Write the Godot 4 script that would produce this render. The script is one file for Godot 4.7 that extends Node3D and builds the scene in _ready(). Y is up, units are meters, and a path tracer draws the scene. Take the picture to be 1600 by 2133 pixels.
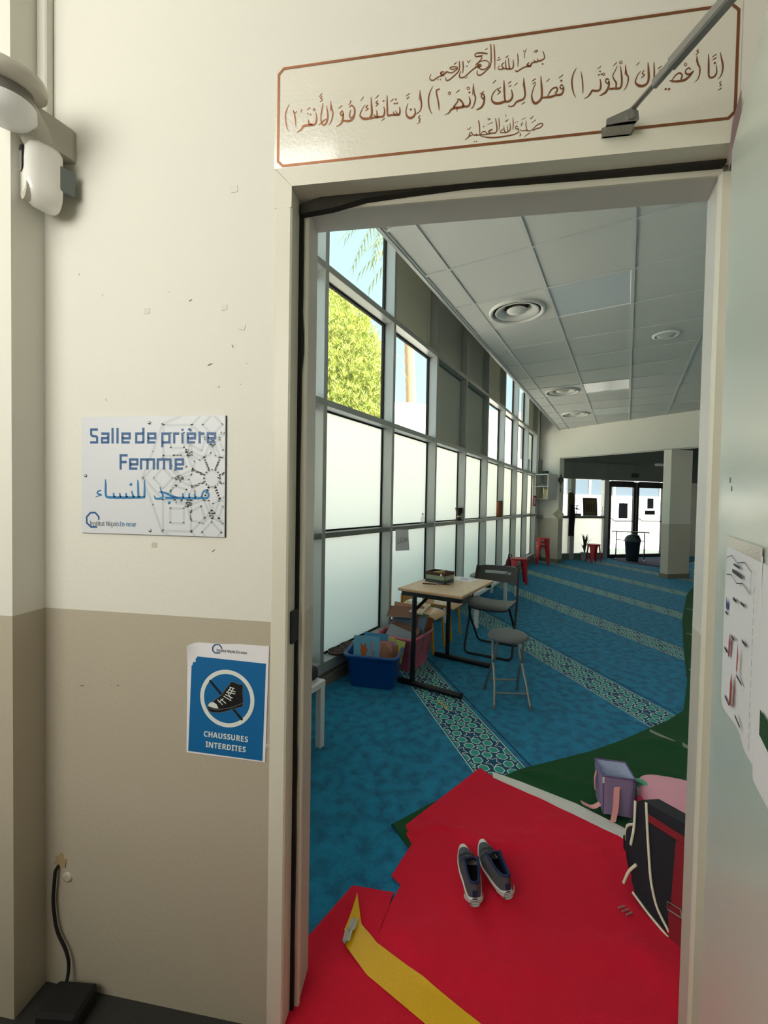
extends Node3D

# ---------------------------------------------------------------- materials
var M = {}

func mk(key, col, rough := 0.8, metal := 0.0, opt := {}):
	var m = StandardMaterial3D.new()
	m.resource_name = key
	m.albedo_color = col
	m.roughness = rough
	m.metallic = metal
	if opt.has("tex"):
		m.albedo_texture = opt.tex
		m.texture_filter = BaseMaterial3D.TEXTURE_FILTER_LINEAR_WITH_MIPMAPS
	if opt.has("nrm"):
		m.normal_enabled = true
		m.normal_texture = opt.nrm
		m.normal_scale = opt.get("ns", 0.3)
	if opt.has("tri"):
		m.uv1_triplanar = true
		m.uv1_world_triplanar = opt.get("world", true)
		m.uv1_scale = Vector3.ONE * opt.tri
	if opt.has("coat"):
		m.clearcoat_enabled = true
		m.clearcoat = opt.coat
		m.clearcoat_roughness = opt.get("coat_rough", 0.1)
	if opt.has("sheen"):
		m.rim_enabled = true
		m.rim = opt.sheen
		m.rim_tint = 0.5
	if opt.has("back"):
		m.backlight_enabled = true
		m.backlight = opt.back
	if opt.has("alpha"):
		m.transparency = BaseMaterial3D.TRANSPARENCY_ALPHA
		m.albedo_color.a = opt.alpha
	if opt.has("emit"):
		m.emission_enabled = true
		m.emission = opt.emit
		m.emission_energy_multiplier = opt.get("power", 1.0)
	if opt.has("vc"):
		m.vertex_color_use_as_albedo = true
	if opt.has("detail"):
		m.detail_enabled = true
		m.detail_albedo = opt.detail
		m.detail_blend_mode = BaseMaterial3D.BLEND_MODE_MUL
	M[key] = m
	return m

func rgb(r, g, b) -> Color:
	return Color(r / 255.0, g / 255.0, b / 255.0)

func noise_tex(size, freq, kind, oct, ramp, normal := false, bump := 4.0, warp := false, sd := 1):
	var n = FastNoiseLite.new()
	n.noise_type = kind
	n.seed = sd
	n.frequency = freq
	n.fractal_octaves = oct
	if oct <= 1:
		n.fractal_type = FastNoiseLite.FRACTAL_NONE
	if warp:
		n.domain_warp_enabled = true
		n.domain_warp_amplitude = 18.0
		n.domain_warp_frequency = 0.03
	var t = NoiseTexture2D.new()
	t.width = size
	t.height = size
	t.seamless = true
	t.noise = n
	if normal:
		t.as_normal_map = true
		t.bump_strength = bump
	elif ramp:
		var g = Gradient.new()
		g.offsets = PackedFloat32Array(ramp[0])
		g.colors = PackedColorArray(ramp[1])
		t.color_ramp = g
	return t

# ---------------------------------------------------------------- naming
var taken = {}
var FR = Transform3D.IDENTITY      # axes that new things are placed in: the hall's, or the prayer room's which are turned against it

func numbered(called: String) -> String:
	if not taken.has(called):
		taken[called] = 0
		return called
	taken[called] += 1
	return "%s_%03d" % [called, taken[called]]

func thing(called, label, category, at := Vector3.ZERO, turn := 0.0, group := "") -> Node3D:
	var o = Node3D.new()
	o.name = numbered(called)
	add_child(o)
	o.transform = FR * Transform3D(Basis(Vector3.UP, turn), at)
	o.set_meta("label", label)
	o.set_meta("category", category)
	if group:
		o.set_meta("group", group)
	return o

func tag(o, label, category, group := ""):
	o.set_meta("label", label)
	o.set_meta("category", category)
	if group:
		o.set_meta("group", group)
	return o

func base(called, label, at := Vector3.ZERO, turn := 0.0) -> Node3D:
	var o = Node3D.new()
	o.name = called
	add_child(o)
	o.transform = FR * Transform3D(Basis(Vector3.UP, turn), at)
	o.set_meta("label", label)
	o.set_meta("kind", "structure")
	return o

func obj(called, st: SurfaceTool, material, parent = null) -> MeshInstance3D:
	var o = MeshInstance3D.new()
	o.mesh = fin(st)
	o.material_override = null
	if o.mesh.get_surface_count():
		o.mesh.surface_set_material(0, M[material] if material is String else material)
	if parent == null:
		o.name = numbered(called)
		add_child(o)
		o.transform = FR
	else:
		o.name = called
		parent.add_child(o, true)
	return o

func inst(called, mesh, material, parent, xf: Transform3D) -> MeshInstance3D:
	var o = MeshInstance3D.new()
	o.mesh = mesh
	o.set_surface_override_material(0, M[material] if material is String else material)
	o.transform = xf
	o.name = called
	parent.add_child(o, true)
	return o

func struct(called, label, st, material) -> MeshInstance3D:
	var o = MeshInstance3D.new()
	o.mesh = fin(st)
	o.mesh.surface_set_material(0, M[material] if material is String else material)
	o.name = called
	add_child(o)
	o.transform = FR
	o.set_meta("kind", "structure")
	o.set_meta("label", label)
	return o

func fin(st: SurfaceTool) -> ArrayMesh:
	st.generate_normals()
	return st.commit()

# ---------------------------------------------------------------- shapes
const I := Transform3D.IDENTITY

func S() -> SurfaceTool:
	var st = SurfaceTool.new()
	st.begin(Mesh.PRIMITIVE_TRIANGLES)
	st.set_smooth_group(-1)
	return st

func V(x, y, z) -> Vector3:
	return Vector3(x, y, z)

func at(x, y, z, turn := 0.0) -> Transform3D:
	return Transform3D(Basis(Vector3.UP, turn), Vector3(x, y, z))

func tri(st, a, b, c):
	st.add_vertex(a); st.add_vertex(b); st.add_vertex(c)

func quad(st, a, b, c, d):
	tri(st, a, b, c); tri(st, a, c, d)

func quv(st, a, b, c, d, ua, ub, uc, ud):
	st.set_uv(ua); st.add_vertex(a); st.set_uv(ub); st.add_vertex(b); st.set_uv(uc); st.add_vertex(c)
	st.set_uv(ua); st.add_vertex(a); st.set_uv(uc); st.add_vertex(c); st.set_uv(ud); st.add_vertex(d)

# box with chamfered edges; c centre, s size
func box(st, c: Vector3, s: Vector3, b := 0.0, xf := I):
	st.set_smooth_group(-1)
	var h = s / 2.0
	b = minf(b, minf(h.x, minf(h.y, h.z)) * 0.95)
	if b <= 0.0:
		var p = []
		for i in 8:
			p.append(xf * (c + Vector3(h.x if i & 1 else -h.x, h.y if i & 2 else -h.y, h.z if i & 4 else -h.z)))
		for f in [[0, 2, 3, 1], [4, 5, 7, 6], [0, 1, 5, 4], [2, 6, 7, 3], [0, 4, 6, 2], [1, 3, 7, 5]]:
			quad(st, p[f[3]], p[f[2]], p[f[1]], p[f[0]])
		return
	var q = func(sx, sy, sz, ax): # corner point lying on the face of axis ax
		var v = Vector3(sx * (h.x - (0.0 if ax == 0 else b)), sy * (h.y - (0.0 if ax == 1 else b)), sz * (h.z - (0.0 if ax == 2 else b)))
		return xf * (c + v)
	for sg in [-1, 1]:
		var fl: bool = sg > 0
		_q(st, q.call(sg, -1, -1, 0), q.call(sg, 1, -1, 0), q.call(sg, 1, 1, 0), q.call(sg, -1, 1, 0), fl)
		_q(st, q.call(-1, sg, -1, 1), q.call(-1, sg, 1, 1), q.call(1, sg, 1, 1), q.call(1, sg, -1, 1), fl)
		_q(st, q.call(-1, -1, sg, 2), q.call(1, -1, sg, 2), q.call(1, 1, sg, 2), q.call(-1, 1, sg, 2), fl)
	for a in [-1, 1]:
		for d in [-1, 1]:
			var pos: bool = a * d > 0
			_q(st, q.call(a, d, -1, 0), q.call(a, d, -1, 1), q.call(a, d, 1, 1), q.call(a, d, 1, 0), pos)
			_q(st, q.call(a, -1, d, 0), q.call(a, 1, d, 0), q.call(a, 1, d, 2), q.call(a, -1, d, 2), pos)
			_q(st, q.call(-1, a, d, 1), q.call(-1, a, d, 2), q.call(1, a, d, 2), q.call(1, a, d, 1), pos)
	for a in [-1, 1]:
		for d in [-1, 1]:
			for e in [-1, 1]:
				if a * d * e > 0:
					tri(st, q.call(a, d, e, 0), q.call(a, d, e, 2), q.call(a, d, e, 1))
				else:
					tri(st, q.call(a, d, e, 0), q.call(a, d, e, 1), q.call(a, d, e, 2))

func _q(st, a, b, c, d, flip):
	if flip:
		quad(st, a, d, c, b)
	else:
		quad(st, a, b, c, d)

func bx(x0, x1, y0, y1, z0, z1, b := 0.0, st = null) -> SurfaceTool:
	if st == null:
		st = S()
	box(st, V((x0 + x1) / 2.0, (y0 + y1) / 2.0, (z0 + z1) / 2.0), V(absf(x1 - x0), absf(y1 - y0), absf(z1 - z0)), b)
	return st

# tube along points; r number or array
func tube(st, pts: Array, r, seg := 10, xf := I, flat := 1.0):
	st.set_smooth_group(0)
	var n = pts.size()
	var rings = []
	var up = Vector3.UP
	var first: Vector3 = (pts[1] - pts[0]).normalized()
	if absf(first.dot(up)) > 0.9:
		up = Vector3.RIGHT
	var side: Vector3 = first.cross(up).normalized()
	for i in n:
		var d: Vector3
		if i == 0:
			d = (pts[1] - pts[0]).normalized()
		elif i == n - 1:
			d = (pts[n - 1] - pts[n - 2]).normalized()
		else:
			d = ((pts[i + 1] - pts[i]).normalized() + (pts[i] - pts[i - 1]).normalized()).normalized()
		side = (side - d * side.dot(d)).normalized()
		var u2 = d.cross(side)
		var rr: float = r[i] if r is Array else r
		var ring = []
		for k in seg:
			var a = TAU * k / seg
			ring.append(xf * (pts[i] + side * cos(a) * rr + u2 * sin(a) * rr * flat))
		rings.append(ring)
	for i in n - 1:
		for k in seg:
			var k2 = (k + 1) % seg
			quad(st, rings[i][k], rings[i + 1][k], rings[i + 1][k2], rings[i][k2])
	st.set_smooth_group(-1)
	for k in range(1, seg - 1):
		tri(st, rings[0][0], rings[0][k], rings[0][k + 1])
		tri(st, rings[n - 1][0], rings[n - 1][k + 1], rings[n - 1][k])

# lathe: profile of Vector2(r, y)
func lathe(st, prof: Array, seg := 24, xf := I, smooth := true):
	st.set_smooth_group(0 if smooth else -1)
	for i in prof.size() - 1:
		var a: Vector2 = prof[i]
		var b: Vector2 = prof[i + 1]
		for k in seg:
			var t0 = TAU * k / seg
			var t1 = TAU * (k + 1) / seg
			var p0 = xf * V(a.x * cos(t0), a.y, a.x * sin(t0))
			var p1 = xf * V(a.x * cos(t1), a.y, a.x * sin(t1))
			var p2 = xf * V(b.x * cos(t1), b.y, b.x * sin(t1))
			var p3 = xf * V(b.x * cos(t0), b.y, b.x * sin(t0))
			if a.x > 1e-6:
				tri(st, p0, p1, p2)
			if b.x > 1e-6:
				tri(st, p0, p2, p3)
	st.set_smooth_group(-1)

# flat polygon (Vector2 list) in the local xy plane at z
func poly(st, pts, z := 0.0, xf := I):
	var pa = PackedVector2Array(pts)
	var ix = Geometry2D.triangulate_polygon(pa)
	for i in range(0, ix.size(), 3):
		var a = pa[ix[i]]; var b = pa[ix[i + 1]]; var c = pa[ix[i + 2]]
		if (b - a).cross(c - a) > 0.0:
			var t = b; b = c; c = t
		tri(st, xf * V(a.x, a.y, z), xf * V(b.x, b.y, z), xf * V(c.x, c.y, z))

# extruded polygon from z0 (back) to z1 (front)
func prism(st, pts, z0, z1, xf := I):
	st.set_smooth_group(-1)
	var pa = PackedVector2Array(pts)
	if Geometry2D.is_polygon_clockwise(pa):
		pa.reverse()
	var ix = Geometry2D.triangulate_polygon(pa)
	for i in range(0, ix.size(), 3):
		var a = pa[ix[i]]; var b = pa[ix[i + 1]]; var c = pa[ix[i + 2]]
		if (b - a).cross(c - a) > 0.0:
			var t = b; b = c; c = t
		tri(st, xf * V(a.x, a.y, z1), xf * V(b.x, b.y, z1), xf * V(c.x, c.y, z1))
		tri(st, xf * V(a.x, a.y, z0), xf * V(c.x, c.y, z0), xf * V(b.x, b.y, z0))
	var n = pa.size()
	for i in n:
		var a = pa[i]; var b = pa[(i + 1) % n]
		quad(st, xf * V(a.x, a.y, z1), xf * V(a.x, a.y, z0), xf * V(b.x, b.y, z0), xf * V(b.x, b.y, z1))

func disc(cx, cy, r, n := 24) -> Array:
	var p = []
	for k in n:
		p.append(Vector2(cx + r * cos(TAU * k / n), cy + r * sin(TAU * k / n)))
	return p

func rrect(w, h, r, n := 5) -> Array:
	var p = []
	for q in 4:
		var c = Vector2((w / 2.0 - r) * (1 if q in [0, 3] else -1), (h / 2.0 - r) * (1 if q < 2 else -1))
		for k in n + 1:
			var a = PI / 2 * (q + float(k) / n)
			p.append(c + Vector2(cos(a), sin(a)) * r)
	return p

# flat brush stroke: points of Vector3(x, y, width) in the local xy plane
func stroke(st, pts: Array, z := 0.0, xf := I, smooth := true):
	var p = []
	if smooth and pts.size() > 2:
		for i in pts.size() - 1:
			var a: Vector3 = pts[maxi(i - 1, 0)]
			var b: Vector3 = pts[i]
			var c: Vector3 = pts[i + 1]
			var d: Vector3 = pts[mini(i + 2, pts.size() - 1)]
			for k in 4:
				p.append(b.cubic_interpolate(c, a, d, k / 4.0))
		p.append(pts[-1])
	else:
		p = pts
	var L = []
	var R = []
	for i in p.size():
		var d2 = Vector2.ZERO
		if i > 0:
			d2 += Vector2(p[i].x - p[i - 1].x, p[i].y - p[i - 1].y).normalized()
		if i < p.size() - 1:
			d2 += Vector2(p[i + 1].x - p[i].x, p[i + 1].y - p[i].y).normalized()
		d2 = d2.normalized()
		var nrm = Vector2(-d2.y, d2.x) * maxf(p[i].z, 0.0004) * 0.5
		if not smooth and i > 0 and i < p.size() - 1:
			var e = Vector2(p[i].x - p[i - 1].x, p[i].y - p[i - 1].y).normalized()
			nrm /= maxf(0.4, absf(Vector2(-e.y, e.x).dot(nrm.normalized())))
		L.append(Vector2(p[i].x, p[i].y) + nrm)
		R.append(Vector2(p[i].x, p[i].y) - nrm)
	for i in p.size() - 1:
		quad(st, xf * V(L[i].x, L[i].y, z), xf * V(L[i + 1].x, L[i + 1].y, z), xf * V(R[i + 1].x, R[i + 1].y, z), xf * V(R[i].x, R[i].y, z))

# constant-width pen line with sharp corners; pts Vector2
func pen(st, pts: Array, w, z := 0.0, xf := I, closed := false):
	var p = []
	for q in pts:
		p.append(Vector3(q.x, q.y, w))
	if closed:
		var m: Vector2 = (pts[0] + pts[-1]) / 2.0
		p.push_front(Vector3(m.x, m.y, w))
		p.append(Vector3(m.x, m.y, w))
	stroke(st, p, z, xf, false)

func words(text, size, weight, material, parent, xf: Transform3D, called := "lettering", face := "Droid Sans", squeeze := 1.0):
	var f = SystemFont.new()
	f.font_names = [face]
	f.font_weight = weight
	var t = TextMesh.new()
	t.font = f
	t.text = text
	t.font_size = 48
	t.pixel_size = size / 48.0
	t.depth = 0.0004
	t.curve_step = 2.0
	t.horizontal_alignment = HORIZONTAL_ALIGNMENT_CENTER
	var o = MeshInstance3D.new()
	o.mesh = t
	o.set_surface_override_material(0, M[material])
	o.transform = xf * Transform3D(Basis.from_scale(V(squeeze, 1, 1)), Vector3.ZERO)
	o.name = called
	parent.add_child(o, true)
	return o

# smooth grid surface from f(u, v) -> Vector3
func patch(st, nu, nv, f: Callable, uvs := false, flip := false):
	st.set_smooth_group(0)
	var g = []
	for j in nv + 1:
		var row = []
		for i in nu + 1:
			row.append(f.call(float(i) / nu, float(j) / nv))
		g.append(row)
	for j in nv:
		for i in nu:
			var a: Vector3 = g[j][i]; var b: Vector3 = g[j][i + 1]; var c: Vector3 = g[j + 1][i + 1]; var d: Vector3 = g[j + 1][i]
			if uvs:
				var u0 = float(i) / nu; var u1 = float(i + 1) / nu; var v0 = float(j) / nv; var v1 = float(j + 1) / nv
				if flip:
					quv(st, a, d, c, b, Vector2(u0, v0), Vector2(u0, v1), Vector2(u1, v1), Vector2(u1, v0))
				else:
					quv(st, a, b, c, d, Vector2(u0, v0), Vector2(u1, v0), Vector2(u1, v1), Vector2(u0, v1))
			elif flip:
				quad(st, a, d, c, b)
			else:
				quad(st, a, b, c, d)
	st.set_smooth_group(-1)

# thickened closed sheet from f(u, v), thickness t downwards along n
func sheet(st, nu, nv, f: Callable, t: Vector3):
	patch(st, nu, nv, f, false, false)
	patch(st, nu, nv, func(u, v): return f.call(u, v) + t, false, true)
	for j in nv:
		for e in [0.0, 1.0]:
			var a: Vector3 = f.call(e, float(j) / nv); var b: Vector3 = f.call(e, float(j + 1) / nv)
			if e > 0.5:
				quad(st, a, a + t, b + t, b)
			else:
				quad(st, b, b + t, a + t, a)
	for i in nu:
		for e in [0.0, 1.0]:
			var a: Vector3 = f.call(float(i) / nu, e); var b: Vector3 = f.call(float(i + 1) / nu, e)
			if e > 0.5:
				quad(st, b, b + t, a + t, a)
			else:
				quad(st, a, a + t, b + t, b)

func poly_at(pl: Array, t: float) -> Vector2:
	var n = pl.size() - 1
	var k = clampf(t, 0.0, 1.0) * n
	var i = mini(int(k), n - 1)
	return (pl[i] as Vector2).lerp(pl[i + 1], k - i)

# polygon painted into an image, coordinates in pixels
func paint(im: Image, pts: Array, col: Color):
	var y0 = 1e9; var y1 = -1e9
	for p in pts:
		y0 = minf(y0, p.y); y1 = maxf(y1, p.y)
	for y in range(maxi(0, int(y0)), mini(im.get_height() - 1, int(y1) + 1) + 1):
		var yc = y + 0.5
		var xs = []
		for i in pts.size():
			var a: Vector2 = pts[i]; var b: Vector2 = pts[(i + 1) % pts.size()]
			if (a.y <= yc) != (b.y <= yc):
				xs.append(a.x + (yc - a.y) / (b.y - a.y) * (b.x - a.x))
		xs.sort()
		for k in range(0, xs.size() - 1, 2):
			var xa = maxi(0, roundi(xs[k])); var xb = mini(im.get_width(), roundi(xs[k + 1]))
			if xb > xa:
				im.fill_rect(Rect2i(xa, y, xb - xa, 1), col)

func arc(c: Vector3, ax: Vector3, ay: Vector3, a0, a1, n) -> Array:
	var p = []
	for k in n + 1:
		var a = lerpf(a0, a1, float(k) / n)
		p.append(c + ax * cos(a) + ay * sin(a))
	return p

# round the corners of a polyline
func bend(pts: Array, r: float, n := 5) -> Array:
	var out = [pts[0]]
	for i in range(1, pts.size() - 1):
		var p: Vector3 = pts[i]
		var a: Vector3 = (pts[i - 1] - p)
		var b: Vector3 = (pts[i + 1] - p)
		var rr = minf(r, minf(a.length(), b.length()) * 0.45)
		var pa = p + a.normalized() * rr
		var pb = p + b.normalized() * rr
		for k in n + 1:
			var t = float(k) / n
			out.append(pa.lerp(p, t).lerp(p.lerp(pb, t), t))
	out.append(pts[-1])
	return out
# the verse on the panel: brush strokes as x, y, width in tenths of a millimetre
const VERSE := [
		[5227, 22336, 11, 5254, 22201, 30, 5281, 22077, 34, 5277, 21957, 25, 5243, 21861, 17, 5193, 21811, 8],
		[5269, 21767, 9, 5234, 21735, 19, 5264, 21687, 17, 5231, 21677, 11],
		[5206, 21593, 9, 5273, 21631, 19],
		[5009, 22331, 13, 5018, 22173, 32, 5024, 21990, 36, 5033, 21892, 34, 5079, 21858, 30, 5140, 21884, 34, 5173, 21961, 25, 5160, 22103, 13],
		[5111, 22132, 25, 5131, 22141, 39, 5151, 22151, 25],
		[5080, 22265, 11, 5157, 22311, 17],
		[5092, 22199, 11, 5119, 22224, 19, 5159, 22244, 13],
		[4796, 22334, 13, 4820, 22169, 34, 4857, 22083, 29, 4857, 21951, 25, 4823, 21859, 17, 4766, 21805, 6],
		[4789, 22194, 11, 4793, 22304, 10],
		[4826, 22458, 11, 4793, 22422, 21, 4826, 22397, 17, 4776, 22351, 10],
		[4749, 22037, 21, 4675, 21979, 38, 4607, 22000, 33, 4600, 22066, 23, 4652, 22106, 27, 4695, 22070, 19],
		[4734, 22018, 21, 4676, 21945, 38, 4583, 21877, 46, 4468, 21867, 43, 4363, 21877, 33, 4300, 21905, 12],
		[4345, 21900, 16, 4407, 21990, 23, 4482, 22029, 31, 4534, 21977, 29, 4515, 21898, 31],
		[4617, 22182, 13, 4605, 22161, 13, 4580, 22164, 14, 4567, 22189, 14, 4579, 22210, 14, 4604, 22207, 13, 4617, 22182, 13],
		[4323, 22344, 12, 4417, 22401, 19],
		[4212, 21728, 26, 4232, 21738, 40, 4253, 21748, 26],
		[4276, 21720, 26, 4296, 21730, 40, 4317, 21739, 26],
		[4262, 22187, 14, 4251, 22165, 14, 4225, 22169, 14, 4212, 22193, 14, 4224, 22215, 14, 4249, 22212, 14, 4262, 22187, 14],
		[4070, 22167, 12, 4146, 22217, 16],
		[4099, 22117, 24, 4118, 22126, 37, 4136, 22135, 24],
		[3992, 22311, 14, 4006, 22104, 31, 4004, 21894, 26],
		[3656, 22286, 10, 3717, 22348, 16],
		[3880, 22322, 14, 3895, 22159, 40, 3903, 22014, 43, 3883, 21910, 40, 3801, 21858, 52, 3712, 21878, 52, 3650, 21948, 30, 3664, 22025, 22, 3695, 22099, 18, 3746, 22163, 10],
		[3814, 22174, 14, 3775, 22118, 20, 3817, 22075, 24, 3758, 22023, 12],
		[3448, 22326, 14, 3467, 22154, 36, 3508, 22076, 30, 3502, 21962, 26, 3467, 21863, 18, 3421, 21811, 6],
		[3441, 22132, 10, 3449, 22281, 10],
		[3347, 22319, 14, 3378, 22124, 34, 3384, 21936, 38, 3340, 21867, 44, 3246, 21874, 44, 3146, 21878, 36],
		[3287, 22327, 12, 3246, 22229, 16, 3208, 22150, 18, 3231, 22064, 28, 3277, 21987, 34, 3275, 21898, 30],
		[3382, 22389, 14, 3370, 22367, 14, 3344, 22371, 14, 3330, 22396, 14, 3343, 22418, 14, 3369, 22414, 14, 3382, 22389, 14],
		[3206, 22346, 10, 3281, 22401, 16],
		[3131, 22068, 24, 3086, 22095, 26, 3067, 22043, 24, 3113, 21991, 26, 3135, 22041, 28, 3131, 21926, 39, 3077, 21824, 45, 3008, 21783, 33, 2954, 21760, 8],
		[2959, 22105, 18, 2976, 21988, 35, 2959, 21889, 37, 2885, 21869, 41, 2813, 21887, 45, 2767, 21821, 35, 2711, 21762, 21, 2647, 21747, 6],
		[2914, 22187, 20, 2930, 22195, 31, 2946, 22202, 20],
		[2966, 22193, 20, 2982, 22201, 31, 2998, 22208, 20],
		[2937, 22256, 19, 2952, 22263, 29, 2967, 22270, 19],
		[3049, 22192, 12, 3038, 22173, 12, 3016, 22176, 12, 3004, 22198, 12, 3015, 22216, 12, 3037, 22213, 12, 3049, 22192, 12],
		[2898, 22316, 10, 2977, 22368, 16],
		[2574, 22309, 10, 2602, 22162, 27, 2619, 22012, 27, 2625, 21847, 14],
		[2482, 22399, 8, 2425, 22290, 25, 2398, 22146, 33, 2411, 21996, 31, 2447, 21861, 21, 2490, 21781, 8],
		[2228, 22051, 25, 2186, 22084, 27, 2160, 22038, 25, 2203, 21993, 27, 2233, 22029, 29, 2227, 21945, 36, 2175, 21882, 46, 2082, 21885, 42, 1989, 21862, 48, 1884, 21864, 40, 1790, 21865, 30],
		[2163, 22164, 25, 2184, 22173, 39, 2204, 22182, 25],
		[2128, 22231, 10, 2214, 22292, 19],
		[1917, 21888, 21, 1981, 22004, 27, 2067, 22048, 34, 2110, 21996, 34, 2066, 21916, 31],
		[1880, 22183, 11, 1945, 22247, 17],
		[1763, 22321, 15, 1779, 22140, 38, 1794, 21967, 42, 1776, 21837, 42, 1677, 21763, 55, 1612, 21814, 43, 1586, 21929, 28, 1603, 22034, 21, 1636, 22132, 17, 1666, 22193, 9],
		[1587, 22233, 15, 1622, 22263, 19, 1664, 22283, 13],
		[1586, 22177, 11, 1659, 22213, 17],
		[1409, 22333, 15, 1429, 22142, 39, 1448, 21967, 36, 1410, 21882, 41, 1325, 21860, 43, 1262, 21835, 37, 1210, 21768, 28, 1125, 21761, 22, 1107, 21789, 28],
		[1401, 22145, 9, 1406, 22273, 9],
		[1376, 21778, 11, 1452, 21820, 17],
		[1217, 22190, 11, 1284, 22246, 17],
		[1159, 22120, 17, 1186, 21978, 37, 1139, 21889, 45, 1062, 21872, 46, 1031, 21911, 39, 1017, 22020, 39, 1007, 22173, 39, 997, 22335, 15],
		[1040, 21888, 43, 939, 21861, 54, 842, 21864, 55, 763, 21917, 37, 746, 22000, 24, 772, 22077, 22, 818, 22136, 17, 873, 22186, 9],
		[936, 22200, 15, 875, 22140, 22, 927, 22101, 26, 864, 22048, 11],
		[1087, 22250, 13, 1123, 22275, 19, 1155, 22293, 13],
		[1097, 22175, 11, 1157, 22211, 17],
		[756, 22296, 11, 831, 22358, 17],
		[586, 22063, 26, 550, 22104, 31, 527, 22042, 29, 574, 21988, 29, 592, 22051, 33, 585, 21921, 42, 539, 21824, 44, 474, 21790, 31, 422, 21773, 9],
		[493, 22101, 11, 581, 22155, 20],
		[345, 22340, 16, 367, 22145, 35, 400, 22042, 31, 383, 21924, 29, 345, 21841, 20, 302, 21817, 7],
		[333, 22101, 11, 340, 22279, 11],
		[259, 22081, 16, 287, 21979, 33, 263, 21890, 42, 197, 21872, 45, 108, 21909, 31],
		[248, 22159, 24, 268, 22168, 38, 287, 22176, 24],
		[266, 22256, 16, 253, 22235, 16, 227, 22238, 16, 213, 22262, 16, 226, 22284, 16, 252, 22280, 16, 266, 22256, 16],
		[0, 22058, 20, 76, 22027, 38, 131, 21950, 38, 153, 21886, 40],
		[159, 21876, 40, 42, 21868, 54, -63, 21885, 45, -11, 21967, 29, 28, 22022, 27],
		[9, 21870, 25, 6, 21784, 9],
		[-47, 21877, 49, -124, 21844, 41, -172, 21777, 27, -261, 21752, 7],
		[-27, 22194, 11, 56, 22249, 18],
		[-139, 22201, 16, -151, 22180, 16, -178, 22183, 16, -192, 22208, 16, -179, 22229, 16, -152, 22226, 16, -139, 22201, 16],
		[-376, 22321, 23, -435, 22315, 34, -454, 22269, 32, -421, 22110, 32, -394, 21973, 30, -387, 21862, 11],
		[-536, 22401, 9, -594, 22286, 23, -625, 22135, 32, -611, 21977, 30, -574, 21862, 21, -532, 21794, 9],
		[1792, 22838, 17, 1826, 22731, 23, 1821, 22678, 25, 1759, 22650, 30, 1707, 22645, 28, 1674, 22698, 13],
		[1713, 22646, 28, 1651, 22631, 28, 1612, 22679, 13],
		[1651, 22633, 28, 1575, 22620, 30, 1535, 22557, 41, 1474, 22597, 32, 1518, 22638, 19],
		[1535, 22557, 34, 1425, 22556, 26, 1320, 22508, 26, 1257, 22484, 26, 1226, 22520, 13],
		[1777, 22564, 20, 1793, 22571, 31, 1808, 22578, 20],
		[1599, 22839, 11, 1644, 22871, 17, 1685, 22857, 17, 1629, 22826, 11],
		[1386, 22915, 11, 1417, 22868, 17, 1453, 22936, 11],
		[1417, 22851, 15, 1416, 22740, 11],
		[1269, 22856, 15, 1285, 22719, 24, 1280, 22582, 11],
		[1176, 22738, 15, 1191, 22624, 26, 1165, 22559, 26, 1116, 22565, 30, 1094, 22659, 22, 1082, 22794, 15],
		[1118, 22561, 30, 1045, 22570, 30, 1028, 22646, 22, 1019, 22759, 15],
		[1051, 22569, 26, 980, 22592, 26, 944, 22666, 22, 999, 22708, 15],
		[987, 22582, 26, 916, 22574, 22, 864, 22599, 13, 901, 22659, 11],
		[1020, 22804, 13, 1052, 22826, 17, 1081, 22848, 11],
		[865, 22822, 18, 880, 22828, 28, 894, 22834, 18],
		[838, 22771, 11, 919, 22790, 13],
		[769, 23120, 20, 788, 22894, 28, 799, 22581, 11],
		[700, 23140, 20, 714, 22905, 28, 708, 22706, 26, 651, 22618, 26, 544, 22532, 26, 468, 22509, 27, 424, 22550, 22, 425, 22613, 15],
		[637, 22941, 29, 534, 22973, 33, 425, 22988, 27, 368, 22963, 20, 400, 22913, 27, 535, 22925, 20],
		[426, 22922, 18, 521, 22883, 18, 443, 22779, 20, 431, 22693, 22, 542, 22619, 24, 650, 22659, 22, 674, 22745, 20, 603, 22803, 20, 505, 22803, 20, 408, 22759, 18, 375, 22672, 13],
		[426, 22722, 44, 470, 22712, 84, 514, 22710, 44],
		[475, 22683, 31, 388, 22683, 27, 280, 22613, 27, 172, 22528, 27, 88, 22504, 29, 41, 22545, 27, 65, 22648, 16],
		[187, 22729, 16, 200, 22735, 25, 213, 22740, 16],
		[109, 22861, 20, 121, 22723, 27, 113, 22597, 13],
		[31, 22871, 20, 41, 22734, 27, 14, 22645, 27, -73, 22569, 27, -178, 22495, 27, -239, 22491, 27, -253, 22557, 16],
		[3, 22743, 20, -99, 22766, 27, -170, 22749, 20, -116, 22711, 20, 8, 22725, 18],
		[4, 22713, 20, -119, 22641, 23, -243, 22679, 29],
		[-236, 22678, 29, -326, 22615, 50, -366, 22678, 34, -294, 22684, 20],
		[-319, 22612, 29, -431, 22585, 25, -520, 22530, 25, -588, 22550, 23, -610, 22599, 16, -577, 22666, 9],
		[-438, 22530, 15, -426, 22535, 23, -414, 22540, 15],
		[-383, 22519, 15, -371, 22524, 23, -359, 22529, 15],
		[204, 22861, 11, 231, 22814, 18, 274, 22860, 11],
		[-83, 22808, 11, -52, 22830, 18, -17, 22856, 11],
		[576, 23045, 11, 609, 23045, 15, 634, 23059, 11],
		[155, 22478, 9, 221, 22505, 13],
		[-820, 22351, 14, -800, 22171, 39, -779, 22034, 34, -806, 21904, 25, -897, 21840, 9],
		[-836, 22130, 9, -823, 22285, 9],
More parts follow.
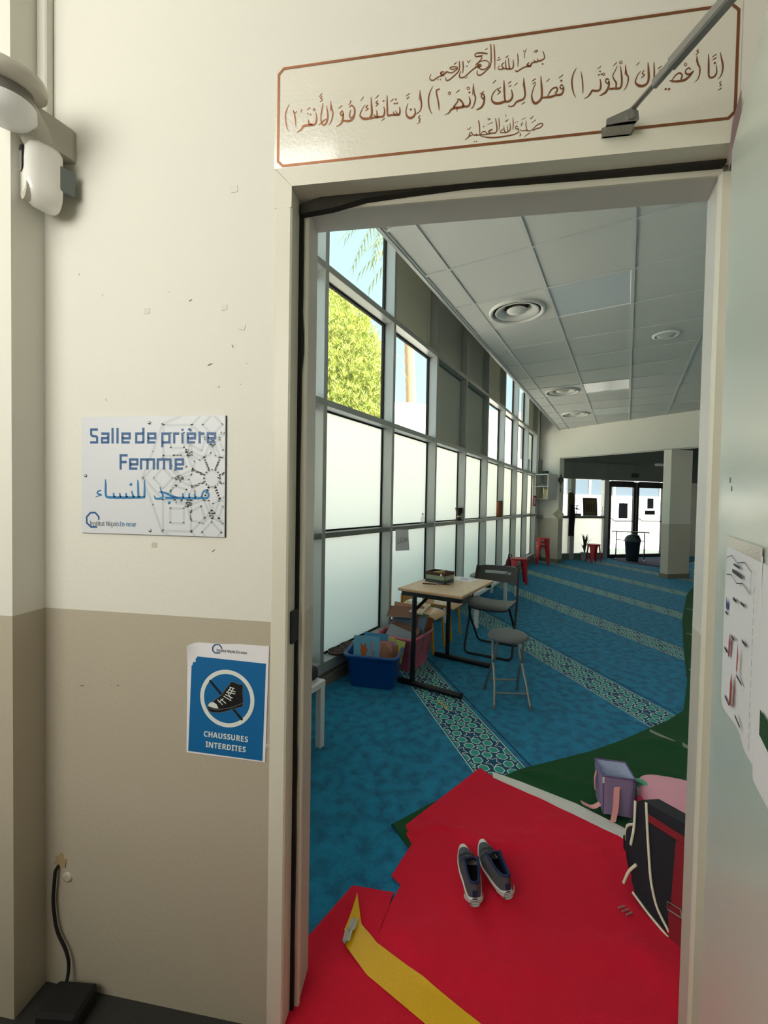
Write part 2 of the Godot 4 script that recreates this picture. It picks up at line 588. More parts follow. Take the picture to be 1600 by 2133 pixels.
		[-800, 21809, 12, -840, 21756, 23, -798, 21715, 21, -839, 21679, 12],
		[-869, 21620, 12, -793, 21670, 18],
		[-934, 21975, 21, -913, 21871, 35, -953, 21793, 44, -1033, 21771, 49, -1098, 21821, 39, -1125, 21919, 26, -1111, 22007, 21, -1080, 22097, 12],
		[-1041, 21946, 28, -1018, 21955, 43, -995, 21965, 28],
		[-1119, 22192, 14, -1087, 22219, 21, -1049, 22241, 12],
		[-1127, 22260, 12, -1048, 22313, 19],
		[-1269, 22044, 19, -1260, 21935, 37, -1288, 21866, 40, -1336, 21917, 28, -1360, 21974, 12],
		[-1284, 21866, 40, -1382, 21886, 35, -1413, 21957, 14],
		[-1358, 21872, 37, -1451, 21885, 40, -1526, 21880, 40, -1545, 21935, 35, -1554, 22127, 35, -1557, 22335, 16],
		[-1406, 22121, 24, -1386, 22130, 38, -1366, 22138, 24],
		[-1345, 22119, 24, -1326, 22127, 38, -1306, 22135, 24],
		[-1378, 22209, 23, -1360, 22217, 36, -1341, 22224, 23],
		[-1485, 22178, 12, -1411, 22239, 19],
		[-1630, 22091, 17, -1609, 21976, 35, -1638, 21884, 45, -1732, 21873, 43, -1814, 21891, 36, -1851, 21941, 21],
		[-1659, 22209, 25, -1639, 22217, 38, -1620, 22225, 25],
		[-1793, 22032, 17, -1779, 21905, 36],
		[-1767, 22250, 14, -1813, 22197, 24, -1760, 22170, 24, -1825, 22119, 12],
		[-1828, 22292, 12, -1752, 22362, 19],
		[-1683, 21781, 12, -1604, 21833, 19],
		[-1928, 22340, 14, -1913, 22148, 40, -1903, 21965, 45, -1944, 21893, 43],
		[-1743, 21869, 38, -1861, 21874, 40, -1991, 21869, 53, -2098, 21881, 57, -2173, 21947, 36, -2164, 22019, 26, -2125, 22098, 19, -2063, 22184, 10],
		[-1992, 22176, 14, -2043, 22123, 24, -1990, 22089, 24, -2060, 22045, 12],
		[-2169, 22286, 12, -2099, 22364, 19],
		[-2430, 22169, 15, -2378, 22211, 29, -2314, 22139, 36, -2305, 22012, 41, -2361, 21891, 51, -2444, 21866, 46, -2565, 21887, 36],
		[-2395, 22114, 17, -2422, 21992, 29, -2383, 21925, 29, -2331, 21979, 19],
		[-2455, 22227, 12, -2412, 22263, 19, -2399, 22321, 31],
		[-2572, 22071, 24, -2602, 22111, 32, -2640, 22047, 29, -2595, 22001, 32, -2567, 22055, 34, -2580, 21930, 46, -2624, 21827, 41, -2737, 21773, 7],
		[-2683, 22174, 12, -2599, 22235, 19],
		[-2870, 22362, 15, -2848, 22191, 37, -2815, 22091, 32, -2844, 21937, 27, -2908, 21825, 10],
		[-2881, 22138, 10, -2873, 22286, 10],
		[-2971, 22282, 12, -2936, 22063, 37, -2953, 21927, 42, -3013, 21846, 44, -3085, 21891, 27, -3102, 22060, 27, -3079, 22196, 27, -3055, 22341, 17],
		[-3153, 21857, 10, -3070, 21917, 30, -2973, 21975, 22],
		[-3074, 22502, 15, -3117, 22459, 25, -3066, 22425, 22, -3126, 22379, 12],
		[-3152, 22496, 12, -3080, 22565, 20],
		[-3226, 22153, 17, -3202, 22025, 37, -3235, 21896, 47, -3321, 21881, 47, -3388, 21926, 37, -3399, 22006, 20],
		[-3296, 21873, 45, -3432, 21884, 52, -3526, 21869, 48, -3577, 21798, 38, -3683, 21749, 10],
		[-3239, 22219, 17, -3251, 22201, 17, -3276, 22204, 17, -3288, 22225, 17, -3276, 22244, 17, -3252, 22241, 17, -3239, 22219, 17],
		[-3435, 22141, 21, -3418, 22148, 32, -3401, 22154, 21],
		[-3369, 22115, 19, -3353, 22121, 30, -3338, 22128, 19],
		[-3437, 22229, 12, -3363, 22285, 20],
		[-3773, 22264, 23, -3733, 22133, 33, -3712, 21991, 28, -3702, 21868, 10],
		[-3773, 22259, 20, -3727, 22198, 23, -3682, 22239, 15],
		[-3558, 22266, 20, -3587, 22191, 15],
		[-3870, 22411, 10, -3936, 22297, 25, -3962, 22160, 30, -3945, 21994, 28, -3913, 21873, 20, -3879, 21794, 10],
		[1639, 21170, 11, 1642, 21203, 17, 1692, 21227, 22, 1773, 21241, 23, 1826, 21288, 21, 1812, 21328, 23, 1744, 21321, 21, 1677, 21277, 17, 1630, 21229, 17, 1583, 21204, 17, 1528, 21202, 19, 1500, 21244, 18, 1481, 21330, 17, 1482, 21420, 12],
		[1539, 21205, 19, 1459, 21218, 19, 1391, 21219, 17, 1366, 21251, 10],
		[1374, 21325, 8, 1395, 21373, 19, 1411, 21398, 7],
		[1391, 21329, 11, 1409, 21373, 7],
		[1596, 21361, 7, 1690, 21424, 11],
		[1557, 21480, 11, 1584, 21455, 15, 1633, 21513, 11],
		[1382, 21447, 7, 1476, 21489, 11],
		[1446, 21080, 6, 1530, 21136, 14, 1581, 21165, 7],
		[1317, 21309, 14, 1284, 21330, 18, 1262, 21299, 18, 1290, 21265, 20, 1320, 21278, 19, 1335, 21220, 18, 1295, 21180, 20, 1213, 21154, 25, 1032, 21140, 30, 822, 21138, 31, 667, 21161, 24, 519, 21207, 9],
		[1255, 21403, 12, 1264, 21408, 18, 1274, 21412, 12],
		[1296, 21421, 11, 1305, 21425, 18, 1315, 21430, 11],
		[1350, 21194, 7, 1375, 21132, 18, 1349, 21110, 13],
		[1203, 21524, 10, 1215, 21388, 21, 1210, 21263, 8],
		[1148, 21407, 10, 1155, 21283, 21, 1127, 21241, 21, 1099, 21275, 18, 1089, 21377, 11],
		[1116, 21235, 21, 1061, 21220, 27, 1029, 21283, 18, 1020, 21371, 11],
		[1065, 21220, 25, 1005, 21224, 21, 953, 21232, 20, 973, 21275, 17, 1032, 21313, 10],
		[1039, 21448, 13, 1073, 21465, 20, 1113, 21495, 10],
		[1037, 21619, 8, 1067, 21557, 15],
		[908, 21544, 11, 922, 21421, 21, 920, 21272, 7],
		[838, 21544, 18, 867, 21400, 24, 874, 21286, 24, 834, 21237, 27, 785, 21242, 24],
		[806, 21240, 24, 736, 21239, 26, 701, 21283, 31, 755, 21311, 34, 787, 21321, 11],
		[750, 21241, 24, 680, 21227, 26, 639, 21275, 21, 593, 21296, 20, 551, 21270, 17, 521, 21226, 14],
		[477, 21540, 26, 498, 21441, 24, 509, 21313, 21, 513, 21216, 11],
		[680, 21227, 24, 581, 21224, 24, 496, 21232, 24, 450, 21237, 21, 429, 21270, 11],
		[456, 21232, 24, 367, 21246, 24, 326, 21304, 22, 295, 21285, 20, 288, 21235, 27, 342, 21236, 14],
		[289, 21235, 24, 254, 21196, 20, 188, 21157, 6],
		[388, 21095, 14, 399, 21100, 22, 411, 21105, 14],
		[433, 21090, 14, 445, 21095, 22, 456, 21100, 14],
		[578, 21394, 16, 591, 21400, 25, 604, 21406, 16],
		[664, 21425, 7, 775, 21469, 13],
		[662, 21554, 7, 726, 21548, 16, 681, 21522, 7],
		[247, 21404, 12, 268, 21372, 16, 316, 21422, 10]]
# print on the door sign and the poster: flat lines as x, y pairs in tenths of a millimetre on the wall
const SIGN_LETTERS := [[-8886, 14877, -9080, 14879, -9080, 14750, -9047, 14717, -8937, 14704, -8908, 14678, -8907, 14552, -9112, 14552], [-8787, 14774, -8588, 14772, -8588, 14522], [-8588, 14660, -8765, 14661, -8765, 14551, -8588, 14551], [-8466, 14919, -8465, 14521], [-8325, 14918, -8324, 14521], [-7981, 14549, -8185, 14549, -8185, 14770, -7982, 14768, -7981, 14652, -8185, 14653], [-7600, 14918, -7599, 14519], [-7599, 14547, -7797, 14548, -7797, 14767, -7600, 14766], [-7266, 14546, -7465, 14547, -7466, 14765, -7267, 14764, -7267, 14649, -7466, 14650], [-7074, 14423, -7076, 14762, -6882, 14761, -6881, 14545, -7075, 14546], [-6750, 14516, -6752, 14760, -6618, 14759], [-6529, 14778, -6527, 14516], [-6530, 14880, -6529, 14831], [-6191, 14543, -6384, 14543, -6386, 14758, -6193, 14757, -6192, 14643, -6385, 14644], [-6373, 14882, -6288, 14826], [-6066, 14514, -6068, 14756, -5940, 14755], [-5658, 14547, -5848, 14548, -5850, 14758, -5659, 14756, -5658, 14645, -5849, 14646], [-8233, 13861, -8234, 14223, -8037, 14223], [-8233, 14053, -8062, 14054], [-7762, 13889, -7965, 13888, -7965, 14118, -7763, 14119, -7763, 13998, -7965, 13997], [-7660, 13865, -7661, 14119, -7306, 14120, -7305, 13867], [-7481, 14119, -7480, 13866], [-7196, 13867, -7198, 14120, -6851, 14121, -6850, 13870], [-7024, 14121, -7023, 13869], [-6510, 13897, -6705, 13896, -6706, 14121, -6511, 14122, -6510, 14003, -6706, 14002]]
const SIGN_LOGO := [[-8858, 12572, -8858, 12650, -8957, 12752, -9097, 12749, -9207, 12642, -9207, 12485, -9085, 12384, -8905, 12389]]
const SIGN_SCRIPT := [[-6012, 13184, 57, -5860, 13180, 54, -5817, 13265, 50, -5896, 13366, 50, -5976, 13303, 47, -6015, 13190, 54, -6164, 13175, 61, -6186, 13300, 34], [-6151, 13175, 61, -6317, 13173, 61, -6338, 13298, 34], [-6307, 13173, 61, -6484, 13170, 62, -6509, 13289, 34], [-6471, 13170, 62, -6745, 13166, 65, -6988, 13162, 62], [-7155, 13311, 28, -6988, 13288, 59, -6815, 13218, 62, -6642, 13167, 48], [-6913, 13024, 46, -6876, 13044, 71, -6839, 13063, 46], [-7132, 13438, 24, -7079, 13287, 49, -7047, 13192, 59, -7127, 13144, 59, -7252, 13148, 52, -7284, 13220, 24], [-7560, 13617, 28, -7559, 13350, 56, -7562, 13178, 60], [-7547, 13172, 60, -7689, 13169, 60, -7731, 13220, 57, -7743, 13507, 53, -7751, 13609, 25], [-7682, 13166, 60, -7848, 13164, 60, -7895, 13243, 50, -7917, 13332, 28], [-7979, 13470, 45, -7942, 13489, 70, -7905, 13508, 45], [-7831, 13164, 60, -8045, 13161, 64, -8081, 13272, 36], [-8030, 13161, 64, -8224, 13158, 65, -8256, 13270, 36], [-8209, 13158, 65, -8404, 13155, 65, -8433, 13274, 36], [-8382, 13155, 65, -8585, 13155, 65, -8654, 13212, 62, -8658, 13464, 58, -8669, 13613, 25], [-8782, 13327, 33, -8869, 13306, 44, -8899, 13247, 44, -8789, 13217, 40], [-8950, 13156, 22, -8767, 13217, 36]]
const POSTER_SHOE := [-5191, 8662, -5051, 8632, -5028, 8609, -4902, 8613, -4891, 8562, -4901, 8435, -4881, 8228, -4891, 8101, -4908, 8068, -5151, 7993, -5329, 7914, -5553, 7861, -5733, 7865, -5802, 7912, -5807, 7986, -5780, 8084, -5668, 8126, -5578, 8208, -5444, 8304, -5334, 8482, -5246, 8574]
const POSTER_TOE := [-5805, 8018, -5758, 8092, -5668, 8117, -5577, 8070, -5524, 7967, -5644, 7969, -5780, 7995]
const POSTER_BLUE := [-6256, 9230, -4297, 9177, -4363, 6768, -6342, 6806]
const POSTER_SOLE := [[-5802, 7955, -5553, 7931, -5196, 8016, -4896, 8153]]
const POSTER_LACES := [[-5232, 8529, -5107, 8502], [-5262, 8463, -5075, 8420], [-5201, 8519, -5289, 8402], [-5324, 8399, -5084, 8369], [-5138, 8499, -5221, 8345], [-5350, 8333, -5149, 8263], [-5289, 8402, -5198, 8242], [-5388, 8288, -5189, 8192], [-5555, 8189, -5415, 8070], [-5470, 8217, -5326, 8112], [-5519, 8124, -5394, 8228]]
const POSTER_BAR := [[-5769, 8653, -4894, 7732]]
const POSTER_LOGO := [[-5459, 9461, -5459, 9492, -5522, 9561, -5639, 9553, -5697, 9486, -5696, 9402, -5633, 9347, -5494, 9357]]

# ================================================================= scene
func _ready():
	setup()
	materials()
	var hall = Transform3D.IDENTITY
	var room = Transform3D(Basis(Vector3.UP, deg_to_rad(-21.297)), Vector3.ZERO)
	shell()
	FR = room
	room_shell()
	curtain_wall()
	ceiling_grid()
	carpet()
	far_end()
	outside()
	FR = hall
	doorway()
	hall_things()
	FR = room
	school_corner()
	far_things()
	mats_and_bags()

func setup():
	var cam = Camera3D.new()
	cam.name = "camera"
	cam.fov = rad_to_deg(2.0 * atan(1066.5 / 878.5))
	cam.near = 0.02
	cam.far = 900.0
	add_child(cam)
	cam.transform = Transform3D(Basis(Vector3.UP, deg_to_rad(8.632)) * Basis(Vector3.RIGHT, deg_to_rad(-1.42)) * Basis(Vector3.BACK, deg_to_rad(1.0165)), V(0, 1.317, 0.965))
	cam.current = true

	var env = Environment.new()
	env.background_mode = Environment.BG_SKY
	var sky = Sky.new()
	var sm = ProceduralSkyMaterial.new()
	sm.sky_top_color = rgb(158, 196, 206)
	sm.sky_horizon_color = rgb(206, 212, 212)
	sm.sky_curve = 0.12
	sm.ground_bottom_color = rgb(150, 150, 145)
	sm.ground_horizon_color = rgb(225, 228, 228)
	sm.sky_energy_multiplier = 1.0
	sm.energy_multiplier = 1.9
	sm.sun_angle_max = 8.0
	sky.sky_material = sm
	env.sky = sky
	env.tonemap_mode = Environment.TONE_MAPPER_LINEAR
	env.tonemap_exposure = 1.22
	env.sdfgi_enabled = true
	env.ssao_enabled = true
	env.ssil_enabled = true
	var we = WorldEnvironment.new()
	we.name = "environment"
	we.environment = env
	add_child(we)

	var sun = DirectionalLight3D.new()
	sun.name = "sun"
	sun.light_color = Color(1.0, 0.97, 0.92)
	sun.light_energy = 7.5
	sun.light_angular_distance = 0.6
	sun.shadow_enabled = true
	add_child(sun)
	sun.look_at_from_position(V(0.46, 0.84, 0.30) * 30.0, Vector3.ZERO)

func materials():
	var fine = noise_tex(512, 0.09, FastNoiseLite.TYPE_SIMPLEX_SMOOTH, 3, null, true, 2.0)
	var coarse = noise_tex(512, 0.03, FastNoiseLite.TYPE_SIMPLEX_SMOOTH, 4, null, true, 4.0, false, 5)
	var felt = noise_tex(512, 0.25, FastNoiseLite.TYPE_SIMPLEX, 3, null, true, 6.0, false, 9)
	var patchy = noise_tex(512, 0.012, FastNoiseLite.TYPE_SIMPLEX, 4, [[0.0, 0.45, 1.0], [Color(0.93, 0.925, 0.915), Color(1, 1, 1), Color(0.96, 0.955, 0.945)]], false, 1.0, false, 3)
	var speck = noise_tex(512, 0.12, FastNoiseLite.TYPE_SIMPLEX, 4, [[0.0, 0.5, 1.0], [Color(0.8, 0.8, 0.8), Color(0.95, 0.95, 0.95), Color(1, 1, 1)]], false, 1.0, false, 4)
	mk("paint_upper", rgb(227, 225, 214), 0.6, 0.0, {"nrm": fine, "ns": 0.12, "tri": 1.6})
	mk("paint_lower", rgb(186, 177, 158), 0.45, 0.0, {"nrm": fine, "ns": 0.15, "tri": 1.6})
	mk("paint_frame", rgb(222, 218, 202), 0.35, 0.0, {"nrm": fine, "ns": 0.15, "tri": 3.0})
	mk("paint_lining", rgb(214, 209, 203), 0.45)
	mk("paint_room", rgb(228, 226, 218), 0.65, 0.0, {"nrm": fine, "ns": 0.2, "tri": 1.2})
	mk("paint_room_low", rgb(196, 190, 178), 0.6, 0.0, {"nrm": fine, "ns": 0.2, "tri": 1.2})
	mk("skirting", rgb(120, 112, 100), 0.6)
	mk("door_leaf", rgb(214, 222, 213), 0.28, 0.0, {"nrm": fine, "ns": 0.08, "tri": 2.0})
	mk("gasket", rgb(26, 24, 20), 0.85)
	mk("foam", rgb(44, 40, 32), 0.95, 0.0, {"nrm": felt, "ns": 0.5, "tri": 4.0})
	mk("vinyl", rgb(226, 222, 208), 0.16, 0.0, {"nrm": coarse, "ns": 0.16, "tri": 5.0, "coat": 0.6, "coat_rough": 0.07})
	mk("copper", rgb(150, 98, 66), 0.32, 0.55, {"nrm": coarse, "ns": 0.16, "tri": 5.0})
	mk("hall_floor", rgb(46, 46, 44), 0.6, 0.0, {"nrm": fine, "ns": 0.2, "tri": 2.0, "tex": speck})
	mk("alu", rgb(176, 180, 178), 0.38, 0.35)
	mk("alu_dark", rgb(120, 126, 124), 0.4, 0.3)
	mk("steel", rgb(150, 150, 146), 0.38, 0.7)
	mk("chrome", rgb(190, 192, 195), 0.22, 0.9)
	mk("clear_glass", rgb(236, 244, 244), 0.02, 0.0, {"alpha": 0.06})
	mk("frosted", rgb(226, 233, 226), 0.5, 0.0, {"back": Color(1.0, 1.0, 0.98)})
	mk("blind_light", rgb(222, 222, 202), 0.9, 0.0, {"tex": speck, "tri": 6.0, "back": Color(0.3, 0.3, 0.26)})
	mk("blind_dark", rgb(206, 208, 196), 0.9, 0.0, {"tex": speck, "tri": 6.0, "back": Color(0.12, 0.12, 0.11)})
	mk("tile", rgb(214, 216, 212), 0.9, 0.0, {"tex": speck, "tri": 5.0, "nrm": felt, "ns": 0.2})
	mk("runner", rgb(196, 198, 196), 0.5)
	mk("diffuser_plate", rgb(206, 206, 200), 0.5)
	mk("diffuser_dark", rgb(70, 52, 40), 0.8)
	mk("lamp_prism", rgb(190, 200, 205), 0.25, 0.0, {"nrm": fine, "ns": 0.2, "tri": 9.0})
	mk("felt_red", rgb(226, 6, 50), 0.95, 0.0, {"nrm": felt, "ns": 0.6, "tri": 3.0, "sheen": 0.08})
	mk("felt_green", rgb(8, 74, 32), 0.95, 0.0, {"nrm": felt, "ns": 0.6, "tri": 3.0, "sheen": 0.06})
	mk("felt_white", rgb(228, 224, 218), 0.85, 0.0, {"nrm": felt, "ns": 0.3, "tri": 3.0})
	mk("tape_yellow", rgb(232, 178, 8), 0.3, 0.0, {"nrm": coarse, "ns": 0.3, "tri": 5.0})
	mk("tape_clear", rgb(196, 190, 180), 0.25, 0.0, {"nrm": coarse, "ns": 0.4, "tri": 12.0})
	mk("tape_grey", rgb(134, 140, 134), 0.5)
	mk("white", rgb(236, 236, 234), 0.5)
	mk("white_gloss", rgb(238, 237, 230), 0.2, 0.0, {"coat": 0.5})
	mk("paper", rgb(236, 235, 240), 0.8)
	mk("black", rgb(18, 18, 19), 0.5)
	mk("black_matt", rgb(14, 14, 15), 0.8)
	mk("soft_black", rgb(40, 42, 44), 0.55)
	mk("lamp_glow", rgb(255, 252, 244), 0.5, 0.0, {"emit": Color(1, 0.98, 0.93), "power": 2.0})
	mk("felt_normal", rgb(128, 128, 128), 0.9)

func wall_quad(st, x0, x1, y0, y1, z0, z1):
	bx(x0, x1, y0, y1, z0, z1, 0.0, st)

func two_tone(called, label, boxes, split, up, low):
	# one wall: an upper coat and a lower coat of paint
	var hi = S()
	var lo = S()
	for b in boxes:
		if b[3] <= split:
			bx(b[0], b[1], b[2], b[3], b[4], b[5], 0.0, lo)
		elif b[2] >= split:
			bx(b[0], b[1], b[2], b[3], b[4], b[5], 0.0, hi)
		else:
			bx(b[0], b[1], split, b[3], b[4], b[5], 0.0, hi)
			bx(b[0], b[1], b[2], split, b[4], b[5], 0.0, lo)
	var o = struct(called, label, hi, up)
	obj("lower_paint", lo, low, o)
	return o

const HALL_WIDE := 2.3
const HALL_HIGH := 0.75
const WT := 0.14      # thickness of the doorway wall

func shell():
	# hall in front of the doorway
	var H = 4.3
	var R = 2.2
	two_tone("wall_front", "cream and beige painted wall around the open doorway", [
		[-1.05, -0.395, 0.0, H, -WT, 0.0], [-0.395, 0.6, 2.06, H, -WT, 0.0], [0.6, 2.6, 0.0, H, -WT, 0.0],
		[-3.2, -1.05, 0.0, H, -WT, 0.086]], 1.02, "paint_upper", "paint_lower")
	two_tone("wall_left", "painted side wall of the entrance hall", [[-3.4, -3.2, 0.0, H, -WT, R + 0.2]], 1.02, "paint_upper", "paint_lower")
	two_tone("wall_right", "painted side wall of the entrance hall beyond the open door", [[2.6, 2.8, 0.0, H, -WT, R + 0.2]], 1.02, "paint_upper", "paint_lower")
	two_tone("wall_rear", "painted wall at the back of the entrance hall", [[-3.2, -2.75, 0.0, H, R, R + 0.2], [-0.65, 2.6, 0.0, H, R, R + 0.2], [-2.75, -0.65, 0.0, 1.5, R, R + 0.2], [-2.75, -0.65, 3.0, 3.5, R, R + 0.2],
		[-2.75, -1.85, 3.5, 4.1, R, R + 0.2], [-0.85, -0.65, 3.5, 4.1, R, R + 0.2], [-2.75, -0.65, 4.1, H, R, R + 0.2]], 1.02, "paint_upper", "paint_lower")
	struct("wall_partition", "low partition wall standing across the entrance hall", bx(-3.2, 2.6, 0.0, 1.15, 1.32, 1.42, 0.004), "paint_lower")
	struct("floor_hall", "dark grey floor of the entrance hall", bx(-3.4, 2.8, -0.1, 0.0, 0.0, R + 0.2), "hall_floor")
	struct("ceiling_hall", "white ceiling of the entrance hall", bx(-3.4, 2.8, H, H + 0.15, -WT, R + 0.2), "paint_room")
	hall_window(13, "wide frosted window in the back wall of the entrance hall", V(-1.7, 2.25, R), 0.0, 2.1, 1.5, HALL_WIDE)
	hall_window(14, "small high frosted window in the back wall of the entrance hall", V(-1.35, 3.8, R), 0.0, 1.0, 0.6, HALL_HIGH)

func hall_window(n, label, p, turn, w, h, energy):
	# local z runs outwards, the light shines to -z
	var o = base("window_%d" % n, label, p, turn)
	for sx in [-1, 1]:
		obj("window_frame", bx(sx * (w / 2 - 0.02) - 0.03, sx * (w / 2 - 0.02) + 0.03, -h / 2, h / 2, 0.0, 0.16, 0.004), "alu", o)
		obj("window_frame", bx(-w / 2 + 0.05, w / 2 - 0.05, sx * (h / 2 - 0.02) - 0.03, sx * (h / 2 - 0.02) + 0.03, 0.0, 0.16, 0.004), "alu", o)
	obj("window_pane", bx(-w / 2 + 0.05, w / 2 - 0.05, -h / 2 + 0.05, h / 2 - 0.05, 0.06, 0.075), "lamp_glow", o)
	var l = AreaLight3D.new()
	l.name = "window_light"
	l.area_size = Vector2(w - 0.1, h - 0.1)
	l.light_energy = energy
	l.light_color = Color(1.0, 1.0, 0.985)
	l.area_range = 30.0
	l.area_attenuation = 2.0
	l.shadow_enabled = true
	o.add_child(l)
	l.position = V(0, 0, 0.05)

# z of the doorway wall in the prayer room's axes, d metres behind its hall face
func door_z(x, d := 0.0):
	return -0.3898 * x - d / 0.9317

func slab(st, pts, y0, y1):
	prism(st, pts, y0, y1, Transform3D(Basis(V(1, 0, 0), V(0, 0, 1), V(0, 1, 0)), Vector3.ZERO))
	return st

func room_shell():
	var e = 3.25
	two_tone("wall_room_right", "long painted wall of the prayer room facing the windows", [[3.2, 3.4, 0.0, 3.9, -15.2, door_z(3.2, WT)]], 1.0, "paint_room", "paint_room_low")
	struct("ceiling_slab", "roof slab over the prayer room", slab(S(), [Vector2(-1.75, door_z(-1.75, 0.0)), Vector2(3.4, door_z(3.4, 0.0)), Vector2(3.4, -15.2), Vector2(-1.75, -11.0)], 3.9, 4.15), "paint_room")
	struct("wall_closing", "narrow wall between the doorway wall and the first window bay", slab(S(), [Vector2(-1.7, door_z(-1.7, 0.0)), Vector2(-1.3, door_z(-1.3, 0.0)), Vector2(-1.3, door_z(-1.3, WT)), Vector2(-1.7, door_z(-1.7, WT))], 0.0, 3.9), "paint_room")

# ---------------------------------------------------------------- window wall
const XW := -1.47
const BAY := 0.9765

func curtain_wall():
	var rows = [[0.178, 1.052], [1.09, 1.973], [2.018, 2.893], [2.94, 3.86]]
	var kinds = ["ffcc", "ffcc", "ffcc", "ffcl", "ffdd", "ffdd", "ffcl", "ffcc", "ffcc", "ffcl"]
	var film = {"f": "frosted", "c": "clear_glass", "l": "blind_light", "d": "blind_dark"}
	var nice = {"f": "frosted_pane", "c": "clear_pane", "l": "blind_panel", "d": "blind_panel"}
	for b in 10:
		var z0 = -1.431 + BAY * (2 - b)   # near end
		var z1 = z0 - BAY
		if b == 0:
			z0 = 0.41
		var w = base("window_%d" % (b + 1), "tall window bay of the metal framed glass wall, number %d from the doorway" % (b + 1), V(XW, 0, 0))
		# mullion at the far end of the bay
		obj("mullion", bx(-0.125, 0.0, 0.1, 3.9, z1 - 0.021, z1 + 0.021, 0.003), "alu", w)
		if b == 0:
			obj("mullion", bx(-0.125, 0.0, 0.1, 3.9, z0 - 0.02, z0 + 0.0, 0.003), "alu", w)
		for ty in [[1.052, 1.09], [1.973, 2.018], [2.893, 2.94], [3.86, 3.9]]:
			obj("transom", bx(-0.125, 0.0, ty[0], ty[1], z1 + 0.021, z0 - 0.021, 0.002), "alu_dark" if ty[0] < 1.5 else "alu", w)
		obj("sill", bx(-0.13, 0.004, 0.1, 0.178, z1 - 0.02, z0 - 0.02, 0.003), "alu", w)
		obj("sill_base", bx(-0.13, -0.02, 0.0, 0.1, z1, z0, 0.0), "skirting", w)
		var k: String = kinds[b]
		for r in 4:
			var c = k[r]
			var y0: float = rows[r][0]
			var y1: float = rows[r][1]
			var pz0 = z0 - 0.021 if b > 0 else z0
			var pz1 = z1 + 0.021
			var g = S()
			for e in [[y0, y0 + 0.012], [y1 - 0.012, y1]]:
				bx(-0.12, -0.094, e[0], e[1], pz1, pz0, 0.0, g)
			for e in [[pz1, pz1 + 0.014], [pz0 - 0.014, pz0]]:
				bx(-0.12, -0.094, y0 + 0.012, y1 - 0.012, e[0], e[1], 0.0, g)
			obj("glazing_gasket", g, "gasket", w)
			var p = S()
			if c == "c" or c == "f":
				quad(p, V(-0.105, y0, pz0), V(-0.105, y1, pz0), V(-0.105, y1, pz1), V(-0.105, y0, pz1))
			else:
				bx(-0.1, -0.085, y0 + 0.012, y1 - 0.012, pz1 + 0.014, pz0 - 0.014, 0.002, p)
				for zz in [pz1 + 0.09]:
					bx(-0.087, -0.079, y0 + 0.012, y1 - 0.012, zz - 0.006, zz + 0.006, 0.001, p)
			obj(nice[c], p, film[c], w)
	# low kerb outside and closing piece at the far corner
	struct("baseboard_left", "grey base strip along the foot of the glass wall", bx(XW - 0.02, XW + 0.01, 0.0, 0.075, -9.3, 0.4, 0.004), "skirting")
	struct("wall_corner", "narrow wall closing the corner behind the last window bay", bx(-1.75, -1.47, 0.0, 3.9, -10.6, -9.265), "paint_room")

# ---------------------------------------------------------------- suspended ceiling
const CY := 3.0

func zc(k, x):
	return -2.0 - 0.597 * k + 0.0 * x

func bulk_z(x):
	return -9.55 + 0.47 * (x + 1.48)

